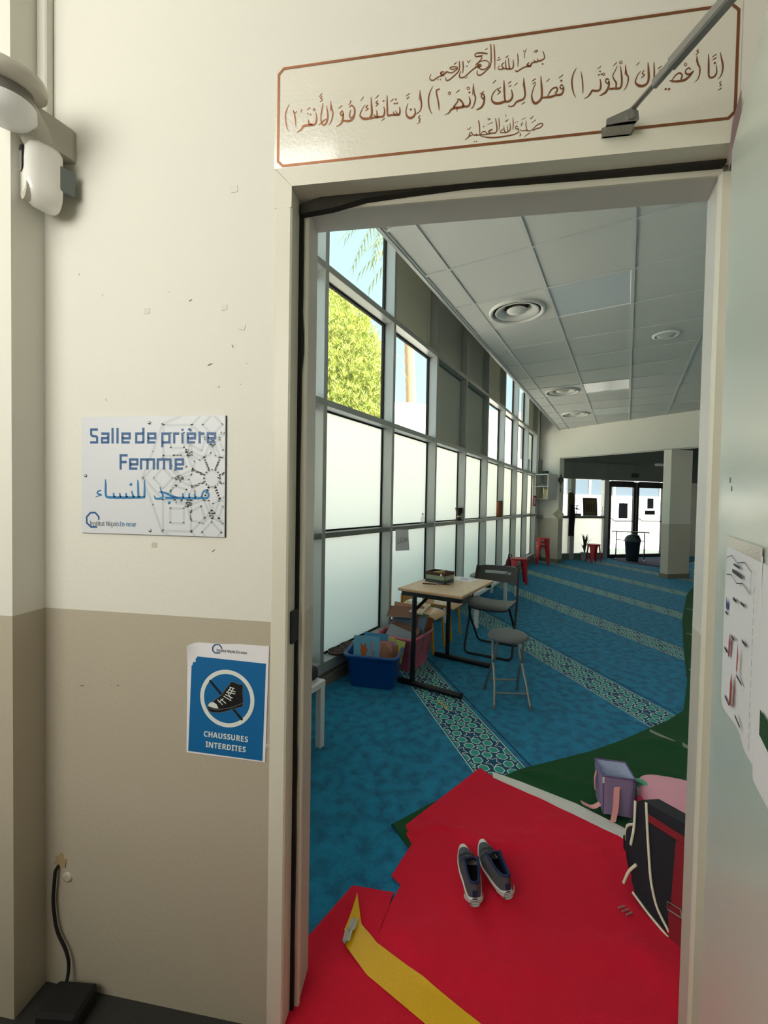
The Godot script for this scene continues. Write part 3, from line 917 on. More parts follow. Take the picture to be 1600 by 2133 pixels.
func ceiling_grid():
	var c = base("ceiling", "suspended ceiling of pale square tiles in a metal grid")
	var cols = [-1.005, -0.818, -0.243, 0.342, 0.927, 1.512, 2.097, 2.682, 3.19]
	var room = PackedVector2Array([Vector2(-1.005, door_z(-1.005, WT)), Vector2(3.19, door_z(3.19, WT)), Vector2(3.19, bulk_z(3.19)), Vector2(-1.005, bulk_z(-1.005))])
	var runner = S()
	for i in cols.size():
		var w = 0.012
		var x: float = cols[i]
		bx(x - w, x + w, CY - 0.004, CY + 0.03, bulk_z(x), door_z(x, WT), 0.0, runner)
	for k in range(-5, 14):
		for i in cols.size() - 1:
			var xa: float = cols[i] + 0.012
			var xb: float = cols[i + 1] - 0.012
			var piece = [Vector2(xa, zc(k, xa) + 0.012), Vector2(xb, zc(k, xb) + 0.012), Vector2(xb, zc(k, xb) - 0.012), Vector2(xa, zc(k, xa) - 0.012)]
			for q in Geometry2D.intersect_polygons(PackedVector2Array(piece), room):
				prism(runner, q, CY - 0.0035, CY + 0.03, Transform3D(Basis(V(1, 0, 0), V(0, 0, 1), V(0, 1, 0)), Vector3.ZERO))
	obj("grid_runner", runner, "runner", c)
	var flat = Transform3D(Basis(V(1, 0, 0), V(0, 0, 1), V(0, 1, 0)), Vector3.ZERO)
	for i in cols.size() - 1:
		for k in range(-5, 14):
			var xa: float = cols[i] + 0.009
			var xb: float = cols[i + 1] - 0.009
			var cell = PackedVector2Array([Vector2(xa, zc(k, xa) - 0.009), Vector2(xb, zc(k, xb) - 0.009), Vector2(xb, zc(k + 1, xb) + 0.009), Vector2(xa, zc(k + 1, xa) + 0.009)])
			for q in Geometry2D.intersect_polygons(cell, room):
				if absf(area(q)) < 0.004:
					continue
				var xm = (xa + xb) / 2
				if i == 2 and k in [1, 6, 9]:
					var l = thing("ceiling_light", "unlit prismatic light panel set in the ceiling, %s" % {1: "largest and nearest the doorway", 6: "pale one beside the middle round vent", 9: "pale one beside the farthest round vent"}[k], "light", V(xm, CY, zc(k + 0.5, xm)), 0.0, "light panels set in the tiled ceiling")
					var st = S()
					var qq = []
					for v in q:
						qq.append(v - Vector2(xm, zc(k + 0.5, xm)))
					prism(st, qq, 0.004, 0.012, flat)
					obj("diffuser_panel", st, "lamp_prism", l)
					var fr = S()
					for e in 4:
						var a: Vector2 = qq[e]; var b2: Vector2 = qq[(e + 1) % 4]
						tube(fr, [V(a.x, 0.002, a.y), V(b2.x, 0.002, b2.y)], 0.006, 6)
					obj("frame", fr, "white", l)
				elif i == 1 and k in [1, 6, 9]:
					diffuser(k, xm, q)
				else:
					var st = S()
					prism(st, q, CY + 0.003, CY + 0.018, flat)
					obj("ceiling_tile", st, "tile", c)
	# metal edge trim along the window side
	struct("trim_1", "metal edge trim of the suspended ceiling along the windows", bx(-1.035, -1.005, CY - 0.01, CY + 0.05, bulk_z(-1.02), door_z(-1.02, WT), 0.003), "alu")
	# small round vent
	var v = thing("round_vent", "small round ceiling vent in the tile column nearest the pillar", "vent", V(0.636, CY, -4.09))
	var st = S()
	lathe(st, [Vector2(0.0, -0.012), Vector2(0.05, -0.02), Vector2(0.075, -0.012), Vector2(0.08, 0.0)], 24)
	obj("vent_disc", st, "diffuser_plate", v)
	st = S()
	lathe(st, [Vector2(0.085, 0.0), Vector2(0.09, -0.014), Vector2(0.115, -0.008), Vector2(0.12, 0.002)], 24)
	obj("vent_ring", st, "white", v)

func area(q) -> float:
	var a = 0.0
	for i in q.size():
		a += (q[i] as Vector2).cross(q[(i + 1) % q.size()])
	return a / 2

func diffuser(k, xm, q):
	var zc0: float = zc(k + 0.5, xm)
	var t = thing("air_diffuser", "round white air diffuser in its square ceiling plate, %s" % {1: "largest, nearest the doorway", 6: "middle one of three", 9: "farthest of three"}[k], "diffuser", V(xm, CY, zc0), 0.0, "round air diffusers along the window side of the ceiling")
	var flat = Transform3D(Basis(V(1, 0, 0), V(0, 0, 1), V(0, 1, 0)), Vector3.ZERO)
	var outer = PackedVector2Array()
	for v in q:
		outer.append(v - Vector2(xm, zc0))
	var st = S()
	# plate with a round hole: four sectors
	var n = 48
	var r = 0.236
	for i in n:
		var a0 = TAU * i / n; var a1 = TAU * (i + 1) / n
		var p0 = Vector2(cos(a0), sin(a0)); var p1 = Vector2(cos(a1), sin(a1))
		var o0 = reach(outer, p0); var o1 = reach(outer, p1)
		quad(st, V(p0.x * r, 0.0, p0.y * r), V(p1.x * r, 0.0, p1.y * r), V(o1.x, 0.0, o1.y), V(o0.x, 0.0, o0.y))
	obj("plate", st, "diffuser_plate", t)
	st = S()
	lathe(st, [Vector2(0.285, 0.0), Vector2(0.28, -0.02), Vector2(0.262, -0.026), Vector2(0.245, -0.01), Vector2(0.235, 0.03), Vector2(0.22, 0.08)], 40, Transform3D(Basis.from_scale(Vector3.ONE * 0.83), Vector3.ZERO))
	obj("outer_ring", st, "diffuser_plate", t)
	st = S()
	lathe(st, [Vector2(0.222, -0.012), Vector2(0.205, -0.016), Vector2(0.15, 0.02), Vector2(0.12, 0.055), Vector2(0.125, 0.06), Vector2(0.16, 0.03), Vector2(0.222, -0.008)], 40, Transform3D(Basis.from_scale(Vector3.ONE * 0.83), Vector3.ZERO))
	obj("middle_cone", st, "diffuser_plate", t)
	st = S()
	lathe(st, [Vector2(0.0, -0.022), Vector2(0.06, -0.018), Vector2(0.1, 0.0), Vector2(0.105, 0.006), Vector2(0.05, 0.04), Vector2(0.0, 0.05)], 32, Transform3D(Basis.from_scale(Vector3.ONE * 0.83), Vector3.ZERO))
	obj("centre_cone", st, "diffuser_plate", t)
	st = S()
	lathe(st, [Vector2(0.24, 0.07), Vector2(0.0, 0.1)], 24, Transform3D(Basis.from_scale(Vector3.ONE * 0.83), Vector3.ZERO))
	obj("duct", st, "diffuser_dark", t)
	for s in [-1, 1]:
		obj("strut", tub_([V(s * 0.083, 0.037, 0.0), V(s * 0.195, 0.025, 0.0)], 0.006, 6), "diffuser_dark", t)
		obj("strut", tub_([V(0.0, 0.037, s * 0.083), V(0.0, 0.025, s * 0.195)], 0.006, 6), "diffuser_dark", t)

func reach(pl: PackedVector2Array, d: Vector2) -> Vector2:
	for i in pl.size():
		var h = Geometry2D.segment_intersects_segment(Vector2.ZERO, d * 3.0, pl[i], pl[(i + 1) % pl.size()])
		if h != null:
			return h
	return d * 0.4

# ---------------------------------------------------------------- carpet
const TH := 0.7727      # 44.3 degrees: turn of the rows against the window wall

func carpet():
	# coordinates: n across the rows, t along them
	var im = Image.create(512, 512, false, Image.FORMAT_RGB8)
	var navy = rgb(18, 78, 112)
	var teal = rgb(52, 160, 148)
	var line = rgb(240, 244, 238)
	im.fill(navy)
	var lw = 6.0
	for cxy in [Vector2(256, 256), Vector2(0, 0), Vector2(512, 0), Vector2(0, 512), Vector2(512, 512)]:
		for k in 6:
			var a = TAU * k / 6 + PI / 6
			var u = Vector2(cos(a), sin(a))
			var v = Vector2(-u.y, u.x)
			var shape = []
			for q in [[64, 0], [104, -54], [164, -48], [196, 0], [164, 48], [104, 54]]:
				shape.append([q[0], q[1]])
			var big = []
			var small = []
			for q in shape:
				big.append(cxy + u * q[0] + v * q[1])
				small.append(cxy + u * (130 + (q[0] - 130) * 0.85) + v * q[1] * 0.84)
			paint(im, big, line)
			paint(im, small, teal)
		var star = []
		var star2 = []
		for k in 12:
			var a = TAU * k / 12 + PI / 6
			var rr = 66.0 if k % 2 else 40.0
			star.append(cxy + Vector2(cos(a), sin(a)) * rr)
			star2.append(cxy + Vector2(cos(a), sin(a)) * (rr - 9.0))
		paint(im, star, line)
		paint(im, star2, teal)
	for cxy in [Vector2(256, 0), Vector2(256, 512), Vector2(0, 256), Vector2(512, 256)]:
		var star = []
		var star2 = []
		for k in 10:
			var a = TAU * k / 10
			var rr = 92.0 if k % 2 else 50.0
			star.append(cxy + Vector2(cos(a), sin(a)) * rr)
			star2.append(cxy + Vector2(cos(a), sin(a)) * (rr - 10.0))
		paint(im, star, line)
		paint(im, star2, navy)
	var tex = ImageTexture.create_from_image(im)
	var curl = noise_tex(1024, 0.022, FastNoiseLite.TYPE_SIMPLEX, 2, [[0.0, 0.34, 0.375, 0.41, 0.5, 0.54, 0.58, 0.7, 0.735, 0.77, 1.0],
		[rgb(4, 131, 179), rgb(5, 139, 187), rgb(16, 185, 221), rgb(5, 139, 187), rgb(4, 134, 182), rgb(15, 183, 218), rgb(4, 134, 182), rgb(5, 139, 187), rgb(15, 183, 221), rgb(5, 139, 187), rgb(4, 131, 179)]], false, 1.0, true, 11)
	var mottle = noise_tex(512, 0.02, FastNoiseLite.TYPE_SIMPLEX, 5, [[0.0, 0.5, 1.0], [Color(0.62, 0.66, 0.7), Color(0.86, 0.88, 0.9), Color(1, 1, 1)]], false, 1.0, false, 21)
	var pile = noise_tex(512, 0.22, FastNoiseLite.TYPE_SIMPLEX, 3, null, true, 8.0, false, 8)
	var m = mk("carpet", Color(1, 1, 1), 0.95, 0.0, {"tex": curl, "nrm": pile, "ns": 0.5, "tri": 2.6, "sheen": 0.12})
	m.detail_enabled = true
	m.detail_albedo = mottle
	m.detail_blend_mode = BaseMaterial3D.BLEND_MODE_MUL
	m.detail_uv_layer = BaseMaterial3D.DETAIL_UV_2
	m.uv2_triplanar = true
	m.uv2_world_triplanar = true
	m.uv2_scale = Vector3.ONE * 0.9
	var s = mk("carpet_stripe", Color(1, 1, 1), 0.95, 0.0, {"tex": tex, "nrm": pile, "ns": 0.2})
	mk("carpet_seam", rgb(10, 72, 104), 0.95)
	mk("carpet_line", rgb(206, 216, 210), 0.95)
	var room = PackedVector2Array([Vector2(-1.5, door_z(-1.5, 0.0)), Vector2(3.2, door_z(3.2, 0.0)), Vector2(3.2, -14.6), Vector2(-1.5, -9.8)])
	var nrm = Vector2(cos(TH), -sin(TH))
	var dir = Vector2(sin(TH), cos(TH))
	var flat = Transform3D(Basis(V(1, 0, 0), V(0, 0, 1), V(0, 1, 0)), Vector3.ZERO)
	var fl = S()
	var floor_node = base("floor", "blue prayer room carpet laid in diagonal rows")
	var last = -6.0
	for i in range(-3, 13):
		var a = 0.572 + 1.23 * i
		strip(fl, room, nrm, dir, last, a, false)
		var st = S()
		strip(st, room, nrm, dir, a + 0.012, a + 0.26, true)
		var e = S()
		strip(e, room, nrm, dir, a, a + 0.006, false)
		strip(e, room, nrm, dir, a + 0.266, a + 0.272, false)
		var d = S()
		strip(d, room, nrm, dir, a + 0.006, a + 0.012, false)
		strip(d, room, nrm, dir, a + 0.26, a + 0.266, false)
		if Geometry2D.intersect_polygons(band(nrm, dir, a, a + 0.27), room).size():
			obj("patterned_stripe", st, s, floor_node)
			obj("stripe_edging", e, "carpet_line", floor_node)
			obj("stripe_edging", d, "carpet_seam", floor_node)
			var sm = S()
			strip(sm, room, nrm, dir, a + 0.30, a + 0.312, false)
			obj("carpet_seam", sm, "carpet_seam", floor_node)
			strip(fl, room, nrm, dir, a + 0.272, a + 0.30, false)
			last = a + 0.312
		else:
			last = a
	strip(fl, room, nrm, dir, last, 20.0, false)
	obj("carpet", fl, "carpet", floor_node)
	struct("floor_slab", "concrete slab beneath the carpet", slab(S(), [Vector2(-1.7, door_z(-1.7, 0.0)), Vector2(3.4, door_z(3.4, 0.0)), Vector2(3.4, -15.2), Vector2(-1.7, -10.2)], -0.3, -0.005), "hall_floor")

func band(nrm, dir, a, b) -> PackedVector2Array:
	return PackedVector2Array([nrm * a - dir * 30.0, nrm * b - dir * 30.0, nrm * b + dir * 5.0, nrm * a + dir * 5.0])

func strip(st, room, nrm, dir, a, b, uvs):
	for q in Geometry2D.intersect_polygons(band(nrm, dir, a, b), room):
		var ix = Geometry2D.triangulate_polygon(q)
		for i in range(0, ix.size(), 3):
			var p = [q[ix[i]], q[ix[i + 1]], q[ix[i + 2]]]
			if (p[1] - p[0]).cross(p[2] - p[0]) < 0.0:
				p = [p[0], p[2], p[1]]
			for v in p:
				if uvs:
					var vv: Vector2 = v
					st.set_uv(Vector2((vv.dot(nrm) - a) / (b - a), vv.dot(dir) / 0.255))
				st.add_vertex(V(v.x, 0.0, v.y))

# ---------------------------------------------------------------- far end
func fw(s, y, d := 0.0) -> Vector3:      # far glass wall: s along, d out from it into the room
	return V(-0.93 + 0.698 * s + 0.716 * d, y, -9.98 - 0.716 * s + 0.698 * d)

func bw(s, y, d := 0.0) -> Vector3:      # bulkhead and pier face: s along, d out from it into the room
	return V(-1.48 + 0.905 * s - 0.425 * d, y, -9.55 + 0.425 * s + 0.905 * d)

const FT := 0.798      # turn of the far wall

func fx() -> Transform3D:                # local x along the far wall, z out into the room
	return Transform3D(Basis(V(0.698, 0, -0.716), V(0, 1, 0), V(0.716, 0, 0.698)), V(-0.93, 0, -9.98))

func bwx() -> Transform3D:
	return Transform3D(Basis(V(0.905, 0, 0.425), V(0, 1, 0), V(-0.425, 0, 0.905)), V(-1.48, 0, -9.55))

func far_end():
	var st = S()
	var B = bwx()
	# bulkhead beam across the room
	box(st, V(2.6, 3.135, -0.1), V(5.3, 1.53, 0.2), 0.0, B)
	struct("wall_bulkhead", "white beam hanging across the far end of the room", st, "paint_room")
	# pier at the left end
	var p = S()
	box(p, V(0.27, 1.685, -0.09), V(0.55, 1.37, 0.178), 0.004, B)
	var pier = struct("wall_pier", "pale pier at the end of the glass wall", p, "paint_room")
	p = S()
	box(p, V(0.27, 0.5, -0.09), V(0.55, 1.0, 0.178), 0.004, B)
	obj("lower_paint", p, "paint_room_low", pier)
	p = S()
	box(p, V(0.275, 0.04, -0.085), V(0.57, 0.08, 0.19), 0.004, B)
	obj("skirting", p, "skirting", pier)
	# free pillar at the right
	p = S()
	var P = Transform3D(Basis(V(0.707, 0, -0.707), V(0, 1, 0), V(0.707, 0, 0.707)), V(1.028, 0, -8.36))
	box(p, V(0.25, 1.68, -0.08), V(0.5, 1.36, 0.16), 0.004, P)
	var pil = struct("wall_pillar", "square grey pillar standing under the beam", p, "paint_room")
	p = S()
	box(p, V(0.25, 0.5, -0.08), V(0.5, 1.0, 0.16), 0.004, P)
	obj("lower_paint", p, "paint_room_low", pil)
	p = S()
	box(p, V(0.25, 0.04, -0.08), V(0.52, 0.08, 0.18), 0.004, P)
	obj("skirting", p, "skirting", pil)
	# soffit behind the beam
	p = S()
	var F = fx()
	slab(p, [Vector2(-1.46, bulk_z(-1.46) - 0.1), Vector2(3.2, bulk_z(3.2) - 0.1), Vector2(3.2, -14.4), Vector2(-1.46, -9.6)], 2.355, 2.5)
	struct("ceiling_soffit", "low grey ceiling over the far entrance", p, "paint_room")
	# far wall: fascia panels, glazing, double door
	var wall = base("wall_back", "far wall with grey fascia panels above the glazing")
	for seg in [[-1.1, 0.2], [0.2, 1.22], [1.22, 2.12], [2.12, 3.0], [3.0, 4.4], [4.4, 6.2]]:
		p = S()
		box(p, V((seg[0] + seg[1]) / 2, 2.17, -0.04), V(seg[1] - seg[0] - 0.012, 0.37, 0.08), 0.003, F)
		obj("fascia_panel", p, "alu_dark", wall)
	p = S()
	box(p, V(2.5, 1.965, -0.05), V(7.3, 0.045, 0.12), 0.003, F)
	box(p, V(2.5, 3.13, -0.12), V(7.3, 1.54, 0.1), 0.0, F)
	obj("lintel", p, "alu_dark", wall)
	p = S()
	box(p, V(4.7, 1.0, -0.06), V(3.2, 2.0, 0.1), 0.0, F)
	obj("solid_wall", p, "paint_room", wall)
	var wn = base("window_11", "side window of the far entrance with a frosted lower pane")
	for mm in [[-0.9, -0.8], [0.15, 0.28], [1.13, 1.27]]:
		p = S()
		box(p, V((mm[0] + mm[1]) / 2, 0.97, -0.05), V(mm[1] - mm[0], 1.94, 0.12), 0.004, F)
		obj("mullion", p, "alu", wn)
	for seg in [[-0.8, 0.15], [0.28, 1.13]]:
		p = S()
		box(p, V((seg[0] + seg[1]) / 2, 1.03, -0.02), V(seg[1] - seg[0], 0.06, 0.16), 0.004, F)
		obj("transom", p, "alu_dark", wn)
		p = S()
		box(p, V((seg[0] + seg[1]) / 2, 0.075, -0.04), V(seg[1] - seg[0], 0.15, 0.12), 0.004, F)
		obj("sill", p, "alu_dark", wn)
		p = S()
		quad(p, F * V(seg[0], 1.06, -0.05), F * V(seg[0], 1.935, -0.05), F * V(seg[1], 1.935, -0.05), F * V(seg[1], 1.06, -0.05))
		obj("clear_pane", p, "clear_glass", wn)
		p = S()
		quad(p, F * V(seg[0], 0.15, -0.05), F * V(seg[0], 1.0, -0.05), F * V(seg[1], 1.0, -0.05), F * V(seg[1], 0.15, -0.05))
		obj("frosted_pane", p, "frosted", wn)
	var di = 2
	for dd in [[1.29, 2.13], [2.15, 3.05]]:
		var d = base("door_%d" % di, "black framed glass door leaf of the far entrance, %s" % ("with the larger notice" if di == 2 else "beside the pillar"))
		di += 1
		p = S()
		var a: float = dd[0]; var b: float = dd[1]
		for e in [[a, a + 0.075], [b - 0.075, b]]:
			box(p, V((e[0] + e[1]) / 2, 0.96, -0.04), V(e[1] - e[0], 1.9, 0.06), 0.004, F)
		for e in [[1.78, 1.93], [0.01, 0.1]]:
			box(p, V((a + b) / 2, (e[0] + e[1]) / 2, -0.04), V(b - a - 0.15, e[1] - e[0], 0.06), 0.004, F)
		obj("door_frame", p, "black", d)
		p = S()
		quad(p, F * V(a + 0.07, 0.1, -0.04), F * V(a + 0.07, 1.78, -0.04), F * V(b - 0.07, 1.78, -0.04), F * V(b - 0.07, 0.1, -0.04))
		obj("pane", p, "clear_glass", d)
		p = S()
		tube(p, bend([V(a + 0.04, 1.0, -0.01), V(a + 0.05, 0.99, 0.05), V(a + 0.12, 0.935, 0.06), V(b - 0.1, 0.935, 0.06), V(b - 0.04, 0.935, -0.01)], 0.03), 0.012, 8, F)
		obj("push_bar", p, "black", d)

# ---------------------------------------------------------------- doorway
const UPXZ := Basis(Vector3(1, 0, 0), Vector3(0, 0, 1), Vector3(0, 1, 0))   # prism in the ground plane, extruded upwards

func doorway():
	var t = base("trim_2", "cream painted metal frame around the open doorway")
	var st = S()
	bx(-0.417, -0.375, 0.0, 2.047, -0.05, 0.01, 0.004, st)
	obj("side_casing", st, "paint_frame", t)
	st = S()
	bx(0.584, 0.625, 0.0, 2.047, -0.05, 0.0, 0.003, st)
	obj("side_casing", st, "paint_frame", t)
	st = S()
	# head casing with mitred left end
	prism(st, [Vector2(-0.4165, 2.091), Vector2(0.625, 2.091), Vector2(0.625, 2.0475), Vector2(-0.3755, 2.0475)], -0.05, 0.01)
	obj("head_casing", st, "paint_frame", t)
	st = S()
	prism(st, [Vector2(-0.417, 2.09), Vector2(-0.3758, 2.0472), Vector2(-0.3758, 2.0), Vector2(-0.417, 2.0)], -0.05, 0.0102)
	obj("mitre_corner", st, "paint_frame", t)
	# stop faces
	obj("door_stop", bx(-0.4, -0.3545, 0.0, 2.06, -0.064, -0.05, 0.004), "paint_frame", t)
	obj("door_stop", bx(0.561, 0.6, 0.0, 2.06, -0.064, -0.05, 0.004), "paint_frame", t)
	obj("door_stop", bx(-0.4, 0.6, 2.03, 2.07, -0.064, -0.05, 0.004), "paint_frame", t)
	# reveal of the wall behind the stops, upper and lower paint
	for e in [[1.03, 2.035, "paint_lining", "reveal"], [0.0, 1.03, "paint_room_low", "reveal_lower"]]:
		st = S()
		prism(st, [Vector2(-0.41, -0.06), Vector2(-0.3575, -0.06), Vector2(-0.3605, -WT - 0.002), Vector2(-0.41, -WT - 0.002)], e[0], e[1], Transform3D(UPXZ, Vector3.ZERO))
		obj(e[3], st, e[2], t)
		st = S()
		prism(st, [Vector2(0.62, -0.06), Vector2(0.564, -0.06), Vector2(0.586, -WT - 0.002), Vector2(0.62, -WT - 0.002)], e[0], e[1], Transform3D(UPXZ, Vector3.ZERO))
		obj(e[3], st, e[2], t)
	obj("reveal", bx(-0.4, 0.61, 2.034, 2.07, -WT - 0.002, -0.06), "paint_lining", t)
	# black seal down the latch side, wavy where it comes loose
	var wav = FastNoiseLite.new()
	wav.seed = 4
	wav.frequency = 2.2
	var edge = [Vector2(-0.3755, 0.0), Vector2(-0.3755, 2.04)]
	for i in 41:
		var y = 2.04 * (1.0 - i / 40.0)
		edge.append(Vector2(-0.3665 + 0.003 * wav.get_noise_1d(y * 1.3) + (0.004 if absf(y - 1.72) < 0.06 else 0.0), y))
	st = S()
	prism(st, edge, -0.049, -0.04)
	obj("door_seal", st, "gasket", t)
	obj("strike_plate", bx(-0.3748, -0.366, 0.965, 1.045, -0.048, -0.008, 0.002), "black", t)
	st = S()
	prism(st, [Vector2(-0.34, 2.043), Vector2(-0.234, 2.063), Vector2(0.055, 2.066), Vector2(0.36, 2.065), Vector2(0.561, 2.066), Vector2(0.562, 2.04), Vector2(0.262, 2.042),
		Vector2(0.034, 2.046), Vector2(-0.09, 2.041), Vector2(-0.21, 2.035), Vector2(-0.292, 2.019), Vector2(-0.371, 2.012), Vector2(-0.37, 2.034)], -0.05, -0.032)
	obj("foam_strip", st, "foam", t)

	# door leaf, standing open
	var lf = Transform3D(Basis(V(-0.391, 0, 0.920), V(0, 1, 0), V(-0.920, 0, -0.391)), V(0.545, 0, 0.012))   # local x runs along the leaf, z towards the camera side
	var d = base("door_1", "pale green open door leaf with paper notices")
	d.transform = lf
	st = S()
	bx(0.0, 0.92, 0.012, 2.03, -0.04, 0.0, 0.003, st)
	obj("leaf", st, "door_leaf", d)
	for y in [0.25, 1.05, 1.8]:
		st = S()
		tube(st, [V(-0.006, y - 0.045, -0.012), V(-0.006, y + 0.045, -0.012)], 0.006, 10)
		obj("hinge", st, "steel", d)
	for e in [[1.366, 0.13], [1.35, 0.15]]:
		st = S()
		box(st, V(e[1], e[0], 0.0006), V(0.005, 0.009, 0.001), 0.0)
		obj("paint_chip", st, "skirting", d)

	# verse panel over the door
	var p = thing("verse_panel", "glossy cream vinyl panel with copper Arabic verse above the doorway", "panel", V(0, 0, 0.0))
	st = S()
	bx(-0.4235, 0.562, 2.0955, 2.3325, 0.0, 0.0025, 0.0008, st)
	obj("vinyl_sheet", st, "vinyl", p)
	st = S()
	var x0 = -0.4135; var x1 = 0.5535; var y0 = 2.1015; var y1 = 2.3245; var c = 0.012
	pen(st, [Vector2(x0 + c, y0), Vector2(x1 - c, y0), Vector2(x1, y0 + c), Vector2(x1, y1 - c), Vector2(x1 - c, y1), Vector2(x0 + c, y1), Vector2(x0, y1 - c), Vector2(x0, y0 + c)], 0.0058, 0.0032, I, true)
	obj("copper_border", st, "copper", p)
	st = S()
	for s in VERSE:
		var q = []
		for i in range(0, s.size(), 3):
			q.append(Vector3(s[i] * 1e-4, s[i + 1] * 1e-4, s[i + 2] * 1e-4))
		stroke(st, q, 0.0032)
	obj("arabic_lettering", st, "copper", p)
	# loose corner flap of the vinyl
	st = S()
	mk("flap_back", rgb(150, 128, 128), 0.4)
	poly(st, [Vector2(0.559, 2.149), Vector2(0.561, 2.074), Vector2(0.552, 2.033), Vector2(0.541, 1.995), Vector2(0.54, 2.025), Vector2(0.545, 2.09)], 0.0115)
	obj("loose_corner", st, "flap_back", p)

	# door closer: bracket on the head, arm reaching to the leaf
	var k = thing("door_closer", "grey steel door closer arm reaching from the frame to the open door", "door closer", V(0.332, 2.082, 0.01))
	st = S()
	prism(st, [Vector2(-0.033, 0.006), Vector2(-0.033, 0.018), Vector2(0.002, 0.03), Vector2(0.016, 0.034), Vector2(0.026, 0.026), Vector2(0.03, 0.01), Vector2(0.026, 0.0), Vector2(-0.03, 0.0)], 0.0, 0.004)
	prism(st, [Vector2(-0.033, 0.0), Vector2(-0.033, 0.013), Vector2(0.002, 0.026), Vector2(0.016, 0.031), Vector2(0.026, 0.022), Vector2(0.028, 0.006), Vector2(0.022, 0.0)], 0.028, 0.031)
	bx(-0.033, 0.022, 0.0, 0.003, 0.0, 0.031, 0.0, st)
	obj("bracket", st, "steel", k)
	st = S()
	tube(st, [V(0.012, 0.014, -0.001), V(0.012, 0.014, 0.034)], 0.008, 14)
	obj("pivot", st, "steel", k)
	st = S()
	var a0 = V(0.014, 0.03, 0.02)
	var a1 = V(0.105, 0.026, 0.27)
	tube(st, bend([V(0.004, 0.024, 0.012), a0, a0.lerp(a1, 0.12), a0.lerp(a1, 0.3)], 0.01), [0.009, 0.009, 0.009, 0.008, 0.008, 0.007, 0.007, 0.006, 0.006, 0.006, 0.006, 0.006, 0.006, 0.006].slice(0, 14), 10, I, 0.6)
	obj("rod", st, "steel", k)
	st = S()
	var dir = (a1 - a0).normalized()
	var bs = Basis(dir.cross(Vector3.UP).normalized(), Vector3.UP, -dir)
	box(st, Vector3.ZERO, V(0.012, 0.016, (a1 - a0).length() * 0.16), 0.002, Transform3D(bs, a0.lerp(a1, 0.3)))
	obj("sleeve", st, "steel", k)
	st = S()
	box(st, Vector3.ZERO, V(0.018, 0.02, (a1 - a0).length() * 0.66), 0.003, Transform3D(bs, a0.lerp(a1, 0.69)))
	obj("arm", st, "steel", k)
	st = S()
	box(st, V(0.0, 0.0, 0.0), V(0.05, 0.05, 0.2), 0.008, Transform3D(Basis(Vector3.UP, -0.4), V(0.1, 0.035, 0.36)))
	obj("closer_body", st, "steel", k)

	# notices on the leaf
	var n = thing("door_notice", "white taped notice with small drawings on the open door leaf", "notice")
	n.transform = lf
	st = S()
	sheet(st, 16, 12, func(u, v):
		var bottom = lerpf(0.975, 0.995, u) + (0.015 if u < 0.02 else 0.0)
		return V(lerpf(0.139, 0.402, u), lerpf(1.257, bottom, v), 0.003 + 0.0025 * sin(u * 9.0) * v), V(0, 0, -0.0006))
	obj("paper", st, "paper", n)
	st = S()
	pen(st, [Vector2(0.17, 1.232), Vector2(0.215, 1.24), Vector2(0.265, 1.233), Vector2(0.315, 1.24), Vector2(0.365, 1.233), Vector2(0.36, 1.203), Vector2(0.31, 1.209), Vector2(0.265, 1.202), Vector2(0.215, 1.209), Vector2(0.17, 1.203)], 0.0012, 0.0062, I, true)
	obj("banner", st, "soft_black", n)
	st = S()
	for i in 16:
		bx_on(st, I, 0.385, 1.01 + i * 0.0135, 0.0014, 0.009)
	for e in [[0.225, 1.217, 0.08, 0.006], [0.235, 1.228, 0.05, 0.004], [0.175, 1.14, 0.02, 0.004], [0.24, 1.175, 0.03, 0.005], [0.235, 1.115, 0.03, 0.004], [0.3, 1.18, 0.03, 0.004], [0.18, 1.08, 0.03, 0.004], [0.29, 1.07, 0.04, 0.004], [0.32, 1.13, 0.03, 0.004], [0.2, 1.005, 0.04, 0.004], [0.29, 1.01, 0.04, 0.004]]:
		bx_on(st, I, e[0] + e[2] / 2, e[1], e[2], e[3])
	var pr = obj("small_print", st, "soft_black", n)
	pr.set_meta("kind", "stuff")
	mk("print_red", rgb(170, 70, 66), 0.8)
	mk("print_blue", rgb(60, 76, 150), 0.8)
	for q in [["print_blue", [[0.18, 1.148], [0.198, 1.145], [0.198, 1.165], [0.19, 1.158], [0.18, 1.168]]], ["print_red", [[0.218, 1.075], [0.23, 1.08], [0.236, 1.105], [0.228, 1.118], [0.218, 1.1]]], ["print_red", [[0.24, 1.005], [0.26, 1.012], [0.263, 1.042], [0.254, 1.062], [0.244, 1.042]]], ["print_red", [[0.287, 1.078], [0.296, 1.072], [0.3, 1.1], [0.292, 1.12]]]]:
		st = S()
		poly(st, q[1].map(func(w): return Vector2(w[0], w[1])), 0.0063)
		obj("drawing", st, q[0], n)
	obj("tape", bx(0.142, 0.4, 1.25, 1.268, 0.0026, 0.0034), "tape_clear", n)
	var n2 = thing("door_notice", "second paper sheet on the open door leaf, nearer the door edge", "notice")
	n2.transform = lf
	st = S()
	sheet(st, 8, 8, func(u, v): return V(lerpf(0.408, 0.6, u), lerpf(1.25, 0.98, v), 0.003 + 0.002 * sin(u * 7.0 + v * 2.0)), V(0, 0, -0.0006))
	obj("paper", st, "paper", n2)
	st = S()
	bx_on(st, I, 0.47, 1.066, 0.06, 0.03, 0.0064)
	obj("drawing", st, "felt_green", n2)

func bx_on(st, T, x, y, w, h, z := 0.0062):
	quad(st, T * V(x - w / 2, y - h / 2, z), T * V(x - w / 2, y + h / 2, z), T * V(x + w / 2, y + h / 2, z), T * V(x + w / 2, y - h / 2, z))

